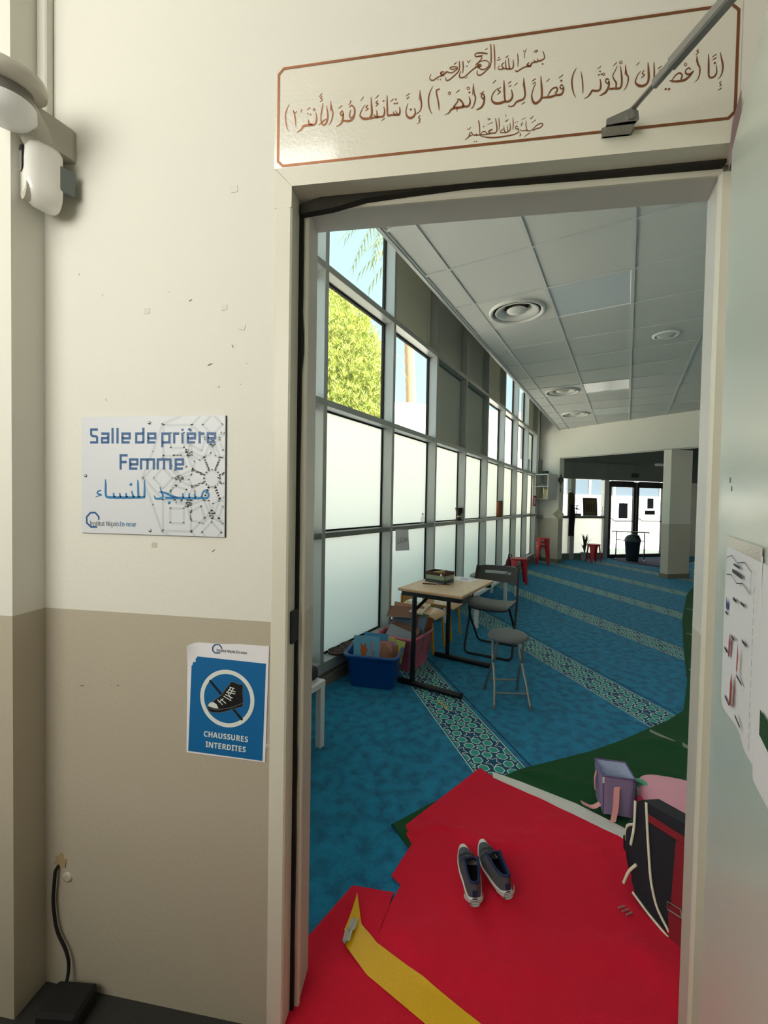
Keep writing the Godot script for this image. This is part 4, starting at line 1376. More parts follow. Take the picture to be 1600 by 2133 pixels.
# ---------------------------------------------------------------- outside
func leaf_mesh(n, len_, wid, seed_) -> ArrayMesh:
	var rng = RandomNumberGenerator.new()
	rng.seed = seed_
	var st = S()
	for i in n:
		var d = V(rng.randfn(), rng.randfn() + 0.6, rng.randfn()).normalized()
		var s = d.cross(V(rng.randfn(), rng.randfn(), rng.randfn())).normalized() * wid
		var tip = d * len_ * rng.randf_range(0.7, 1.2)
		var mid = tip * 0.5 + V(0, 0.01, 0)
		tri(st, -s * 0.2, mid + s, tip)
		tri(st, -s * 0.2, tip, mid - s)
	return fin(st)

func scatter(called, parent, mesh, material, spots: Array, cols: Array):
	var mm = MultiMesh.new()
	mm.transform_format = MultiMesh.TRANSFORM_3D
	mm.use_colors = true
	mm.mesh = mesh
	mm.instance_count = spots.size()
	for i in spots.size():
		mm.set_instance_transform(i, spots[i])
		mm.set_instance_color(i, cols[i])
	var o = MultiMeshInstance3D.new()
	o.multimesh = mm
	o.material_override = M[material]
	o.name = called
	o.set_meta("kind", "stuff")
	parent.add_child(o, true)

func bush(called, label, category, c: Vector3, r: Vector3, n, mesh, material, seed_, tint: Color, group := "", trunk := 0.12):
	var t = thing(called, label, category, V(c.x, -0.12, c.z), 0.0, group)
	var rng = RandomNumberGenerator.new()
	rng.seed = seed_
	var st = S()
	tube(st, [V(0, 0, 0), V(0.05, c.y * 0.5, 0.03), V(0, c.y + 0.3, 0)], [trunk, trunk * 0.8, trunk * 0.5], 8)
	obj("trunk", st, "bark", t)
	var spots = []
	var cols = []
	for i in n:
		var d = V(rng.randfn(), rng.randfn(), rng.randfn()).normalized()
		var k = pow(rng.randf(), 0.22) * rng.randf_range(0.93, 1.05)
		var p = V(d.x * r.x, c.y + 0.12 + d.y * r.y, d.z * r.z) * V(k, 1, k)
		p.y = c.y + 0.12 + d.y * r.y * k
		var bs = Basis.from_euler(V(rng.randf_range(-0.5, 0.5), rng.randf() * TAU, rng.randf_range(-0.5, 0.5))).scaled(Vector3.ONE * rng.randf_range(0.7, 1.25))
		spots.append(Transform3D(bs, p))
		var q = rng.randf_range(0.65, 1.25)
		cols.append(Color(tint.r * q * rng.randf_range(0.9, 1.15), tint.g * q, tint.b * q * rng.randf_range(0.7, 1.2)))
	scatter("foliage", t, mesh, material, spots, cols)
	return t

func outside():
	mk("planter", rgb(128, 136, 140), 0.9)
	mk("bark", rgb(124, 96, 74), 0.95)
	mk("leaves", Color(1, 1, 1), 0.7, 0.0, {"vc": 1, "back": Color(0.5, 0.5, 0.4)})
	mk("ground_out", rgb(206, 202, 194), 0.9)
	mk("render_white", rgb(238, 236, 228), 0.9)
	mk("far_glass", rgb(92, 106, 118), 0.15, 0.2)
	mk("blue_facade", rgb(86, 120, 170), 0.4)
	mk("hill", rgb(120, 138, 96), 0.95, 0.0, {"tex": noise_tex(256, 0.06, FastNoiseLite.TYPE_SIMPLEX, 4, [[0.0, 0.5, 1.0], [Color(0.45, 0.55, 0.35), Color(0.8, 0.85, 0.65), Color(1, 0.98, 0.85)]], false, 1.0, false, 31), "tri": 0.03})
	var st = S()
	quad(st, V(-400, -0.12, 60), V(-1.6, -0.12, 60), V(-1.6, -0.12, -400), V(-400, -0.12, -400))
	struct("floor_outside", "pale paved ground outside the glass wall", st, "ground_out")
	st = S()
	quad(st, V(-1.6, -0.12, -10.0), V(200, -0.12, -214), V(200, -0.12, -400), V(-1.6, -0.12, -400))
	struct("floor_outside_back", "pale paved ground beyond the far entrance", st, "ground_out")
	struct("wall_planter", "low grey planter wall standing just outside the glass wall", bx(-3.0, -2.8, -0.12, 0.65, -9.6, 3.0, 0.01), "planter")
	# trees by the windows
	bush("clipped_cypress", "big rounded bright green tree just outside the nearest windows", "tree", V(-6.0, 3.1, -7.3), V(1.5, 3.3, 1.55), 22000, leaf_mesh(6, 0.15, 0.009, 3), "leaves", 5, Color(0.40, 0.47, 0.10))
	var palm = thing("palm_tree", "tall bare palm trunk seen through the second clear window", "palm", V(-12, -0.12, -23.6))
	st = S()
	var pp = []
	var rr = []
	for i in 61:
		pp.append(V(0.12 * sin(i * 0.1), i * 0.3, 0.1 * cos(i * 0.13)))
		rr.append(0.31 + 0.04 * (i % 2))
	tube(st, pp, rr, 14)
	obj("trunk", st, mk("palm_bark", rgb(172, 142, 112), 0.95), palm)
	var rng = RandomNumberGenerator.new()
	rng.seed = 77
	for k in 14:
		frond(palm, V(0.1, 18.0, 0.1), TAU * k / 14.0, 3.0 + rng.randf() * 0.6, rng.randf_range(-0.2, 0.5))
	var palm2 = thing("palm_tree", "palm with drooping fronds beside the rounded green tree", "palm", V(-13.5, -0.12, -22.9))
	st = S()
	tube(st, [V(0.2, 0, 0.3), V(0.15, 5, 0.1), V(0, 11, 0), V(-0.1, 20.0, 0)], [0.2, 0.14, 0.12, 0.14], 8)
	obj("trunk", st, "bark", palm2)
	for k in 12:
		frond(palm2, V(-0.1, 20.2, 0), TAU * k / 12.0 + 0.2, 2.7 + rng.randf() * 0.5, rng.randf_range(0.3, 0.9))
	for k in 16:
		frond(palm2, V(0.08, 4.6 + k * 0.62, 0.05), rng.randf() * TAU, rng.randf_range(0.9, 1.5), rng.randf_range(0.0, 0.8))
	# trees, buildings and hills farther off
	var lm = leaf_mesh(6, 1.1, 0.16, 9)
	var spots = [[-15.5, 6.4, -54, 2.6, "round yellow green tree far off, nearest of the distant row"], [-15.5, 7.4, -63, 2.8, "round yellow green tree far off in front of the blue building"], [-16.5, 7.2, -72, 2.6, "round yellow green tree far off, beyond the blue building's edge"], [-24, 10.4, -50, 2.6, "dark green tree far off beside the palm trunk"]]
	for i in spots.size():
		var s = spots[i]
		bush("distant_tree", s[4], "tree", V(s[0], s[1] - 1.0, s[2]), V(s[3], s[3] * 1.1, s[3]), 700, lm, "leaves", 50 + i, Color(0.27, 0.31, 0.07) if i < 3 else Color(0.14, 0.2, 0.08), "distant trees beyond the windows", 0.3)
	house("white_building", "long white building far behind the palm trunk", V(-32, 0, -64), V(8, 13.9, 26), "render_white")
	house("white_building", "tall white building far behind the round trees", V(-31, 0, -96), V(9, 20, 14), "render_white")
	house("blue_building", "blue glass building far behind the round trees", V(-31, 0, -138), V(10, 18.6, 24), "blue_facade")
	st = S()
	var hn = FastNoiseLite.new()
	hn.seed = 12
	hn.frequency = 0.02
	patch(st, 60, 8, func(u, v):
		var z = lerpf(-30.0, -390.0, u)
		var h = lerpf(18.0, 44.0, clampf(u * 1.8, 0.0, 1.0)) + hn.get_noise_2d(z, 0.0) * 9.0
		return V(-46.0 - 70.0 * v, -0.2 + h * sin(v * PI * 0.5), z - 30.0 * v))
	struct("hills_outside", "hazy green wooded hills on the horizon", st, "hill")
	# building opposite the far entrance
	var o = base("wall_opposite", "sunlit white building opposite the far entrance with a strip of grey windows")
	var F = fx()
	st = S()
	box(st, V(2.0, 0.85, -9.0), V(34, 1.94, 0.3), 0.0, F)
	box(st, V(2.0, 4.3, -9.0), V(34, 2.6, 0.3), 0.0, F)
	obj("white_wall", st, "render_white", o)
	for i in 16:
		st = S()
		box(st, V(-10.0 + i * 1.5, 2.42, -9.1), V(1.44, 1.2, 0.1), 0.02, F)
		obj("grey_window", st, "far_glass", o)
	st = S()
	for i in 17:
		box(st, V(-10.75 + i * 1.5, 2.42, -9.03), V(0.06, 1.2, 0.12), 0.0, F)
	obj("window_frame", st, "white", o)

func frond(parent, root, az, length, droop):
	var st = S()
	var d = V(cos(az), 0, sin(az))
	var side = V(-sin(az), 0, cos(az))
	for i in 12:
		var t0 = i / 12.0
		var p = root + d * length * t0 + V(0, (0.5 - droop) * length * t0 - length * 0.75 * t0 * t0, 0)
		var t1 = (i + 1) / 12.0
		var q = root + d * length * t1 + V(0, (0.5 - droop) * length * t1 - length * 0.75 * t1 * t1, 0)
		var l = length * 0.28 * (1.0 - t0 * 0.6)
		for s in [-1, 1]:
			var tip = p + side * s * l * 0.7 + (q - p) * 1.4 - V(0, l * 0.6, 0)
			tri(st, p, q.lerp(p, 0.5), tip)
		tri(st, p + side * 0.02, q, p - side * 0.02)
	obj("frond", st, M["palm_leaf"] if M.has("palm_leaf") else mk("palm_leaf", rgb(112, 128, 70), 0.7, 0.0, {"back": Color(0.3, 0.3, 0.2)}), parent)

func house(called, label, p, s, material):
	var t = thing(called, label, "building", V(p.x, -0.12, p.z), 0.0, "buildings far beyond the windows")
	var st = S()
	box(st, V(0, s.y / 2, 0), s, 0.2)
	obj("walls", st, material, t)
	st = S()
	box(st, V(0, s.y + 0.15, 0), V(s.x + 0.6, 0.3, s.z + 0.6), 0.05)
	obj("roof_edge", st, "render_white", t)
	var n = int(s.z / 5.0)
	for f in range(1, int(s.y / 3.2)):
		for i in n:
			st = S()
			box(st, V(s.x / 2, 1.6 + f * 3.2, -s.z / 2 + (i + 0.5) * s.z / n), V(0.2, 1.3, 1.5), 0.02)
			obj("window", st, "far_glass", t)

# ---------------------------------------------------------------- things on the hall wall
func lines_of(data) -> Array:
	var out = []
	for l in data:
		var q = []
		for i in range(0, l.size(), 2):
			q.append(Vector2(l[i] * 1e-4, l[i + 1] * 1e-4))
		out.append(q)
	return out

func pts_of(l) -> Array:
	var q = []
	for i in range(0, l.size(), 2):
		q.append(Vector2(l[i] * 1e-4, l[i + 1] * 1e-4))
	return q

func ribbon(a: Vector2, b: Vector2, w) -> PackedVector2Array:
	var d = (b - a).normalized()
	var n = Vector2(-d.y, d.x) * w / 2
	var e = d * w * 0.3
	return PackedVector2Array([a - e + n, b + e + n, b + e - n, a - e - n])

func hall_things():
	mk("sign_board", rgb(216, 219, 224), 0.35)
	mk("sign_edge", rgb(34, 34, 38), 0.5)
	mk("ink_blue", rgb(14, 84, 140), 0.4)
	mk("ink_cyan", rgb(22, 118, 174), 0.4)
	mk("ink_grey", rgb(98, 108, 116), 0.5)
	mk("ink_pale", rgb(196, 203, 206), 0.35)
	mk("ink_white", rgb(226, 232, 226), 0.5)
	mk("poster_blue", rgb(16, 104, 164), 0.45)
	mk("plaster", rgb(170, 150, 112), 0.95)
	mk("sensor_grey", rgb(190, 186, 172), 0.5)
	mk("sensor_dark", rgb(120, 116, 108), 0.3)

	# door sign
	var s = thing("door_sign", "white plastic sign with blue French and Arabic lettering on the hall wall", "sign", V(0, 0, 0))
	var x0 = -0.9365; var x1 = -0.5378; var y0 = 1.2215; var y1 = 1.5202
	var st = bx(x0 + 0.001, x1 - 0.0005, y0 + 0.0005, y1 - 0.001, 0.0, 0.003)
	obj("backing", st, "sign_edge", s)
	st = bx(x0, x1 - 0.0015, y0 + 0.001, y1, 0.003, 0.0055, 0.0008)
	obj("board", st, "sign_board", s)
	# pale interlaced star printed on the right half
	st = S()
	var rect = PackedVector2Array([Vector2(x0, y0 + 0.002), Vector2(x1 - 0.003, y0 + 0.002), Vector2(x1 - 0.003, y1 - 0.002), Vector2(x0, y1 - 0.002)])
	var c = Vector2(-0.5731, 1.3655)
	var segs = []
	for k in 8:
		var a = TAU * k / 8
		var u = Vector2(cos(a), sin(a)); var v = Vector2(-u.y, u.x)
		for rr in [0.054, 0.026]:
			var q = [c + u * (0.132 + rr), c + u * 0.132 + v * rr, c + u * (0.132 - rr), c + u * 0.132 - v * rr]
			for i in 4:
				segs.append([q[i], q[(i + 1) % 4]])
		for sg in [-1, 1]:
			segs.append([c + u * 0.022 + v * sg * 0.009, c + u * 0.05 + v * sg * 0.022])
			segs.append([c + u * 0.05 + v * sg * 0.022, c + u * 0.1 + v * 0.0])
			segs.append([c + u * 0.1 + v * sg * 0.018, c + u * 0.068 + v * sg * 0.028])
			segs.append([c + u * 0.19 + v * 0.0, c + u * 0.16 + v * sg * 0.066])
		var o = []
		for i in 6:
			o.append(c + Vector2(cos(a + PI / 8), sin(a + PI / 8)) * 0.085 + Vector2(cos(TAU * i / 6 + a), sin(TAU * i / 6 + a)) * 0.034)
		for i in 6:
			segs.append([o[i], o[(i + 1) % 6]])
	for k in 16:
		segs.append([c + Vector2(cos(TAU * k / 16), sin(TAU * k / 16)) * 0.021, c + Vector2(cos(TAU * (k + 1) / 16), sin(TAU * (k + 1) / 16)) * 0.021])
	var lift = 0.0
	for g in segs:
		for q in Geometry2D.intersect_polygons(ribbon(g[0], g[1], 0.0062), rect):
			poly(st, q, 0.00556)
	var o1 = obj("star_print", st, "ink_pale", s)
	o1.set_meta("kind", "stuff")
	st = S()
	for q in lines_of(SIGN_LETTERS):
		pen(st, q, 0.0062, 0.0058)
	obj("french_lettering", st, "ink_blue", s)
	st = S()
	for l in SIGN_SCRIPT:
		var q = []
		for i in range(0, l.size(), 3):
			q.append(Vector3(l[i] * 1e-4, l[i + 1] * 1e-4, l[i + 2] * 1e-4))
		stroke(st, q, 0.0058)
	obj("arabic_lettering", st, "ink_cyan", s)
	st = S()
	for q in lines_of(SIGN_LOGO):
		pen(st, q, 0.0046, 0.0058)
	obj("logo", st, "ink_blue", s)
	words("Institut Niçois", 0.0165, 400, "ink_grey", s, at(-0.8700, 1.2478, 0.0061), "small_lettering", "Droid Sans", 0.82)
	words("En-nour", 0.0165, 400, "ink_cyan", s, at(-0.8025, 1.2480, 0.0061), "small_lettering", "Droid Sans", 0.80)
	for p in [[-0.743, 1.5035], [-0.9235, 1.37], [-0.555, 1.37], [-0.74, 1.2335]]:
		st = S()
		lathe(st, [Vector2(0.0045, 0.0), Vector2(0.0042, 0.0015), Vector2(0.0026, 0.003), Vector2(0.0, 0.0034)], 14, Transform3D(Basis(Vector3.RIGHT, PI / 2), V(p[0], p[1], 0.0055)))
		obj("screw", st, "chrome", s)

	# shoes-forbidden poster
	var po = thing("shoe_poster", "blue paper poster with a crossed out sneaker taped beside the door frame", "poster", V(0, 0, 0))
	var tl = Vector2(-0.6373, 0.9560); var tr = Vector2(-0.4223, 0.9620); var br = Vector2(-0.4295, 0.6738); var bl = Vector2(-0.6393, 0.6762)
	st = S()
	sheet(st, 14, 14, func(u, v):
		var q = tl.lerp(tr, u).lerp(bl.lerp(br, u), v)
		var curl = 0.010 * pow(maxf(0.0, 1.0 - u * 7.0), 2.0) * pow(maxf(0.0, 1.0 - v * 5.0), 1.0)
		return V(q.x + curl * 0.3, q.y - curl * 0.6 + 0.0009 * sin(u * 12.0) * maxf(0.0, 1.0 - v * 8.0), 0.0022 + curl), V(0, 0, -0.0006))
	obj("paper", st, "paper", po)
	st = S()
	poly(st, pts_of(POSTER_BLUE), 0.0026)
	obj("blue_field", st, "poster_blue", po)
	st = S()
	var rc = Vector2(-0.5303, 0.8232)
	for k in 48:
		var a0 = TAU * k / 48; var a1 = TAU * (k + 1) / 48
		var p0 = Vector2(cos(a0), sin(a0)); var p1 = Vector2(cos(a1), sin(a1))
		var q = [rc + p0 * 0.0615, rc + p0 * 0.0719, rc + p1 * 0.0719, rc + p1 * 0.0615]
		quad(st, V(q[0].x, q[0].y, 0.003), V(q[3].x, q[3].y, 0.003), V(q[2].x, q[2].y, 0.003), V(q[1].x, q[1].y, 0.003))
	obj("ring", st, "ink_white", po)
	st = S()
	for q in lines_of(POSTER_BAR):
		pen(st, q, 0.0062, 0.0031)
	obj("slash", st, "black", po)
	var sh = PackedVector2Array(pts_of(POSTER_SHOE))
	st = S()
	for q in Geometry2D.offset_polygon(sh, 0.0014):
		poly(st, q, 0.0033)
	obj("sneaker_outline", st, "ink_grey", po)
	st = S()
	poly(st, sh, 0.0035)
	obj("sneaker", st, "black", po)
	st = S()
	poly(st, pts_of(POSTER_TOE), 0.0037)
	obj("toe_cap", st, "ink_white", po)
	st = S()
	for q in lines_of(POSTER_LACES):
		pen(st, q, 0.0022, 0.0038)
	var lc = obj("laces", st, "ink_white", po)
	lc.set_meta("kind", "stuff")
	st = S()
	for q in lines_of(POSTER_SOLE):
		pen(st, q, 0.0014, 0.0038)
	obj("sole_line", st, "ink_grey", po)
	st = S()
	for q in lines_of(POSTER_LOGO):
		pen(st, q, 0.0028, 0.0031)
	obj("logo", st, "ink_blue", po)
	words("CHAUSSURES", 0.0192, 700, "ink_white", po, Transform3D(Basis(Vector3.BACK, -0.0235), V(-0.5330, 0.7275, 0.0031)), "lettering", "Droid Sans", 1.0)
	words("INTERDITES", 0.0192, 700, "ink_white", po, Transform3D(Basis(Vector3.BACK, -0.0235), V(-0.5330, 0.7015, 0.0031)), "lettering", "Droid Sans", 1.0)
	words("Institut Niçois En-nour", 0.0098, 400, "ink_grey", po, Transform3D(Basis(Vector3.BACK, -0.016), V(-0.5189, 0.9415, 0.0031)), "small_lettering", "Droid Sans", 0.82)
	obj("tape", bx(-0.4275, -0.4175, 0.712, 0.72, 0.0, 0.0032), "tape_clear", po)

	# bits of old tape left on the wall
	var ti = 0
	for e in [[-0.756, 1.783, 0.016, 0.014, -0.05, "scrap of clear tape on the cream wall, right above the sign"], [-0.548, 1.781, 0.016, 0.013, 0.05, "scrap of clear tape on the cream wall, upper one by the frame"],
		[-0.502, 1.733, 0.017, 0.014, -0.16, "scrap of clear tape on the cream wall, lower tilted one by the frame"], [-0.525, 2.061, 0.018, 0.015, 0.1, "scrap of clear tape on the cream wall near the top of the door frame"], [-0.732, 1.197, 0.015, 0.013, 0.0, "scrap of clear tape on the wall just under the sign"]]:
		st = S()
		box(st, Vector3.ZERO, V(e[2], e[3], 0.0008), 0.0002, Transform3D(Basis(Vector3.BACK, e[4]), V(e[0], e[1], 0.0005)))
		tag(obj("tape_scrap", st, "wall_tape" if M.has("wall_tape") else mk("wall_tape", rgb(206, 201, 186), 0.2), null), e[5], "tape", "scraps of old tape on the hall wall")
	# chips in the paint
	var wf = get_node("wall_front")
	for e in [[-0.637, 1.803, 0.010, 0.5], [-0.584, 1.645, 0.014, 0.35], [-0.525, 1.687, 0.010, -1.1], [-0.948, 1.885, 0.006, 1.2], [-0.503, 1.595, 0.004, 0.2], [-0.56, 1.59, 0.007, 0.9], [-0.87, 1.564, 0.007, -1.0], [-0.855, 0.829, 0.005, 0.0], [-0.834, 0.83, 0.009, 0.0], [-0.881, 1.829, 0.005, 1.3], [-0.695, 1.826, 0.004, 0.3], [-0.571, 1.188, 0.011, 0.7], [-0.489, 1.644, 0.004, 0.8], [-0.939, 0.82, 0.014, 0.1]]:
		st = S()
		var d = Vector2(cos(e[3]), sin(e[3])) * e[2] / 2
		stroke(st, [Vector3(e[0] - d.x, e[1] - d.y, 0.0006), Vector3(e[0], e[1], e[2] * 0.26), Vector3(e[0] + d.x, e[1] + d.y, 0.0006)], 0.0006)
		obj("paint_chip", st, "skirting", wf)

	# motion sensors high in the corner
	var tr1 = tag(obj("cable_trunking", bx(-1.05, -1.022, 2.12, 4.3, 0.0, 0.022, 0.003), "paint_upper", null), "white vertical cable trunking in the corner above the sensors", "trunking")
	var m = thing("motion_sensor", "grey domed motion sensor on a bracket, the upper of two sensors", "sensor", V(-0.985, 2.205, 0.0))
	st = S()
	prism(st, [Vector2(-0.02, 0.0), Vector2(0.028, 0.0), Vector2(0.028, 0.012), Vector2(-0.004, 0.1), Vector2(-0.034, 0.1), Vector2(-0.036, 0.05)], -0.04, 0.035, Transform3D(UPXZ, Vector3.ZERO))
	obj("bracket", st, "sensor_grey", m)
	st = S()
	tube(st, [V(-0.02, -0.03, 0.05), V(-0.018, 0.0, 0.09), V(-0.012, 0.03, 0.12)], [0.034, 0.034, 0.03], 14)
	obj("neck", st, "sensor_grey", m)
	st = S()
	lathe(st, [Vector2(0.0, 0.062), Vector2(0.05, 0.06), Vector2(0.072, 0.05), Vector2(0.078, 0.035), Vector2(0.074, 0.022), Vector2(0.0, 0.02)], 28, Transform3D(Basis(V(1, 0, 0), 0.22) * Basis(V(0, 0, 1), -0.16), V(-0.012, 0.0, 0.14)))
	obj("hood", st, "sensor_grey", m)
	st = S()
	lathe(st, [Vector2(0.052, 0.024), Vector2(0.054, -0.008), Vector2(0.053, -0.014)], 28, Transform3D(Basis(V(1, 0, 0), 0.12), V(-0.014, 0.0, 0.14)))
	obj("dark_lens", st, "sensor_dark", m)
	st = S()
	lathe(st, [Vector2(0.055, -0.012), Vector2(0.054, -0.03), Vector2(0.04, -0.045), Vector2(0.0, -0.052)], 28, Transform3D(Basis(V(1, 0, 0), 0.12), V(-0.014, 0.0, 0.14)))
	obj("dome", st, "white", m)
	var m2 = thing("motion_sensor", "white glossy sensor with a camera slot, the lower of two sensors", "sensor", V(-1.0, 2.095, 0.055), -0.5)
	st = S()
	var body = rrect(0.074, 0.155, 0.034, 7)
	var rings = [[-0.035, 0.9], [-0.028, 0.98], [-0.015, 1.0], [0.012, 0.97], [0.026, 0.86], [0.034, 0.66], [0.037, 0.0]]
	st.set_smooth_group(0)
	for r in rings.size() - 1:
		for i in body.size():
			var a: Vector2 = body[i]; var b: Vector2 = body[(i + 1) % body.size()]
			var k0: float = rings[r][1]; var k1: float = rings[r + 1][1]; var z0: float = rings[r][0]; var z1: float = rings[r + 1][0]
			quad(st, V(a.x * k0, a.y * k0, z0), V(a.x * k1, a.y * k1, z1), V(b.x * k1, b.y * k1, z1), V(b.x * k0, b.y * k0, z0))
	st.set_smooth_group(-1)
	poly(st, body.map(func(q): return q * 0.9), -0.035)
	obj("body", st, "white_gloss", m2)
	st = S()
	prism(st, rrect(0.023, 0.062, 0.011, 6).map(func(q): return q + Vector2(0, 0.022)), 0.026, 0.0385)
	obj("slot_rim", st, "black", m2)
	st = S()
	prism(st, rrect(0.018, 0.05, 0.0085, 6).map(func(q): return q + Vector2(0.0, 0.016)), 0.03, 0.0394)
	obj("slot_cover", st, "chrome", m2)
	st = S()
	lathe(st, [Vector2(0.0065, 0.0), Vector2(0.006, 0.002), Vector2(0.0, 0.0025)], 14, Transform3D(Basis(Vector3.RIGHT, PI / 2), V(0, 0.044, 0.0388)))
	obj("camera_lens", st, "black", m2)
	st = S()
	prism(st, disc(0, -0.048, 0.026, 22).map(func(q): return Vector2(q.x, -0.048 + (q.y + 0.048) * 0.85)), 0.02, 0.0335)
	obj("lower_lens", st, "sensor_grey", m2)
	obj("wall_bracket", bx(0.02, 0.036, -0.03, 0.03, -0.06, -0.02, 0.002), "alu_dark", m2)

	# cable coming out of the plaster
	var cb = thing("wall_cable", "black cable hanging from a hole in the plaster to the floor", "cable", V(-1.007, 0.0, 0.0))
	st = S()
	tube(st, bend([V(0.0, 0.332, -0.01), V(-0.004, 0.325, 0.01), V(-0.012, 0.237, 0.01), V(0.0, 0.16, 0.011), V(0.03, 0.115, 0.012), V(0.04, 0.08, 0.012), V(0.04, 0.045, 0.016), V(0.05, 0.03, 0.04)], 0.03), 0.0042, 8)
	obj("cable", st, "black_matt", cb)
	st = S()
	var ragged = []
	for k in 16:
		var a = TAU * k / 16
		ragged.append(Vector2(0.002 + cos(a) * (0.017 + 0.006 * sin(k * 2.3)), 0.34 + sin(a) * (0.02 + 0.005 * cos(k * 1.7))))
	prism(st, ragged, 0.0, 0.002)
	obj("bare_plaster", st, "plaster", cb)
	st = S()
	lathe(st, [Vector2(0.014, 0.0), Vector2(0.012, 0.004), Vector2(0.005, 0.006), Vector2(0.0, 0.002)], 14, Transform3D(Basis(Vector3.RIGHT, PI / 2), V(0.024, 0.3, 0.0)))
	obj("plaster_bump", st, "paint_lower", cb)
	var pb = thing("power_adapter", "black power adapter on the dark floor below the hanging cable", "adapter", V(-0.93, 0.0, 0.055), 0.1)
	obj("case", bx(-0.055, 0.055, 0.0, 0.045, -0.04, 0.04, 0.008), "black_matt", pb)
	st = S()
	tube(st, bend([V(-0.02, 0.02, 0.04), V(-0.03, 0.008, 0.1), V(-0.12, 0.008, 0.16), V(-0.2, 0.008, 0.3)], 0.05), 0.005, 8)
	obj("lead", st, "black_matt", pb)

# ---------------------------------------------------------------- table, seats and crates by the window
func make_book(called, label, p: Vector3, size: Vector3, rot: Vector3, cover, group, spine := ""):
	# size: width across the cover, height, thickness; local z through the pages
	var t = thing(called, label, "book", p, 0.0, group)
	t.transform = FR * Transform3D(Basis.from_euler(rot), p)
	var st = S()
	box(st, V(0, size.y / 2, size.z / 2 - 0.001), V(size.x, size.y, 0.0022), 0.0006)
	box(st, V(0, size.y / 2, -size.z / 2 + 0.001), V(size.x, size.y, 0.0022), 0.0006)
	box(st, V(-size.x / 2 + 0.001, size.y / 2, 0), V(0.0022, size.y, size.z), 0.0006)
	obj("cover", st, cover, t)
	st = S()
	box(st, V(0.002, size.y / 2, 0), V(size.x - 0.008, size.y - 0.006, size.z - 0.0044))
	obj("pages", st, "book_pages", t)
	return t

func crate(called, label, p, turn, w, d, h, mat_, taper := 0.86):
	var t = thing(called, label, "crate", p, turn)
	var n = 6
	var outer = rrect(w, d, 0.05, n)
	var st = S()
	var ring = func(k, y, off): 
		var o = []
		for q in outer:
			o.append(V(q.x * k + signf(q.x) * off, y, q.y * k + signf(q.y) * off))
		return o
	var lv = [ring.call(taper, 0.0, 0.0), ring.call(taper + 0.01, 0.004, 0.0), ring.call(0.985, h - 0.035, 0.0), ring.call(1.0, h - 0.03, 0.006), ring.call(1.0, h - 0.012, 0.016), ring.call(1.0, h - 0.002, 0.016), ring.call(1.0, h, 0.01), ring.call(0.985, h - 0.002, -0.002), ring.call(0.975, h - 0.02, -0.004), ring.call(taper - 0.02, 0.006, 0.0)]
	st.set_smooth_group(0)
	for i in lv.size() - 1:
		var a: Array = lv[i]; var b: Array = lv[i + 1]
		for k in a.size():
			var k2 = (k + 1) % a.size()
			quad(st, a[k], a[k2], b[k2], b[k])
	st.set_smooth_group(-1)
	var bot: Array = lv[0]; var inn: Array = lv[lv.size() - 1]
	for k in range(1, bot.size() - 1):
		tri(st, bot[0], bot[k + 1], bot[k])
		tri(st, inn[0], inn[k], inn[k + 1])
	obj("tub", st, mat_, t)
	return t

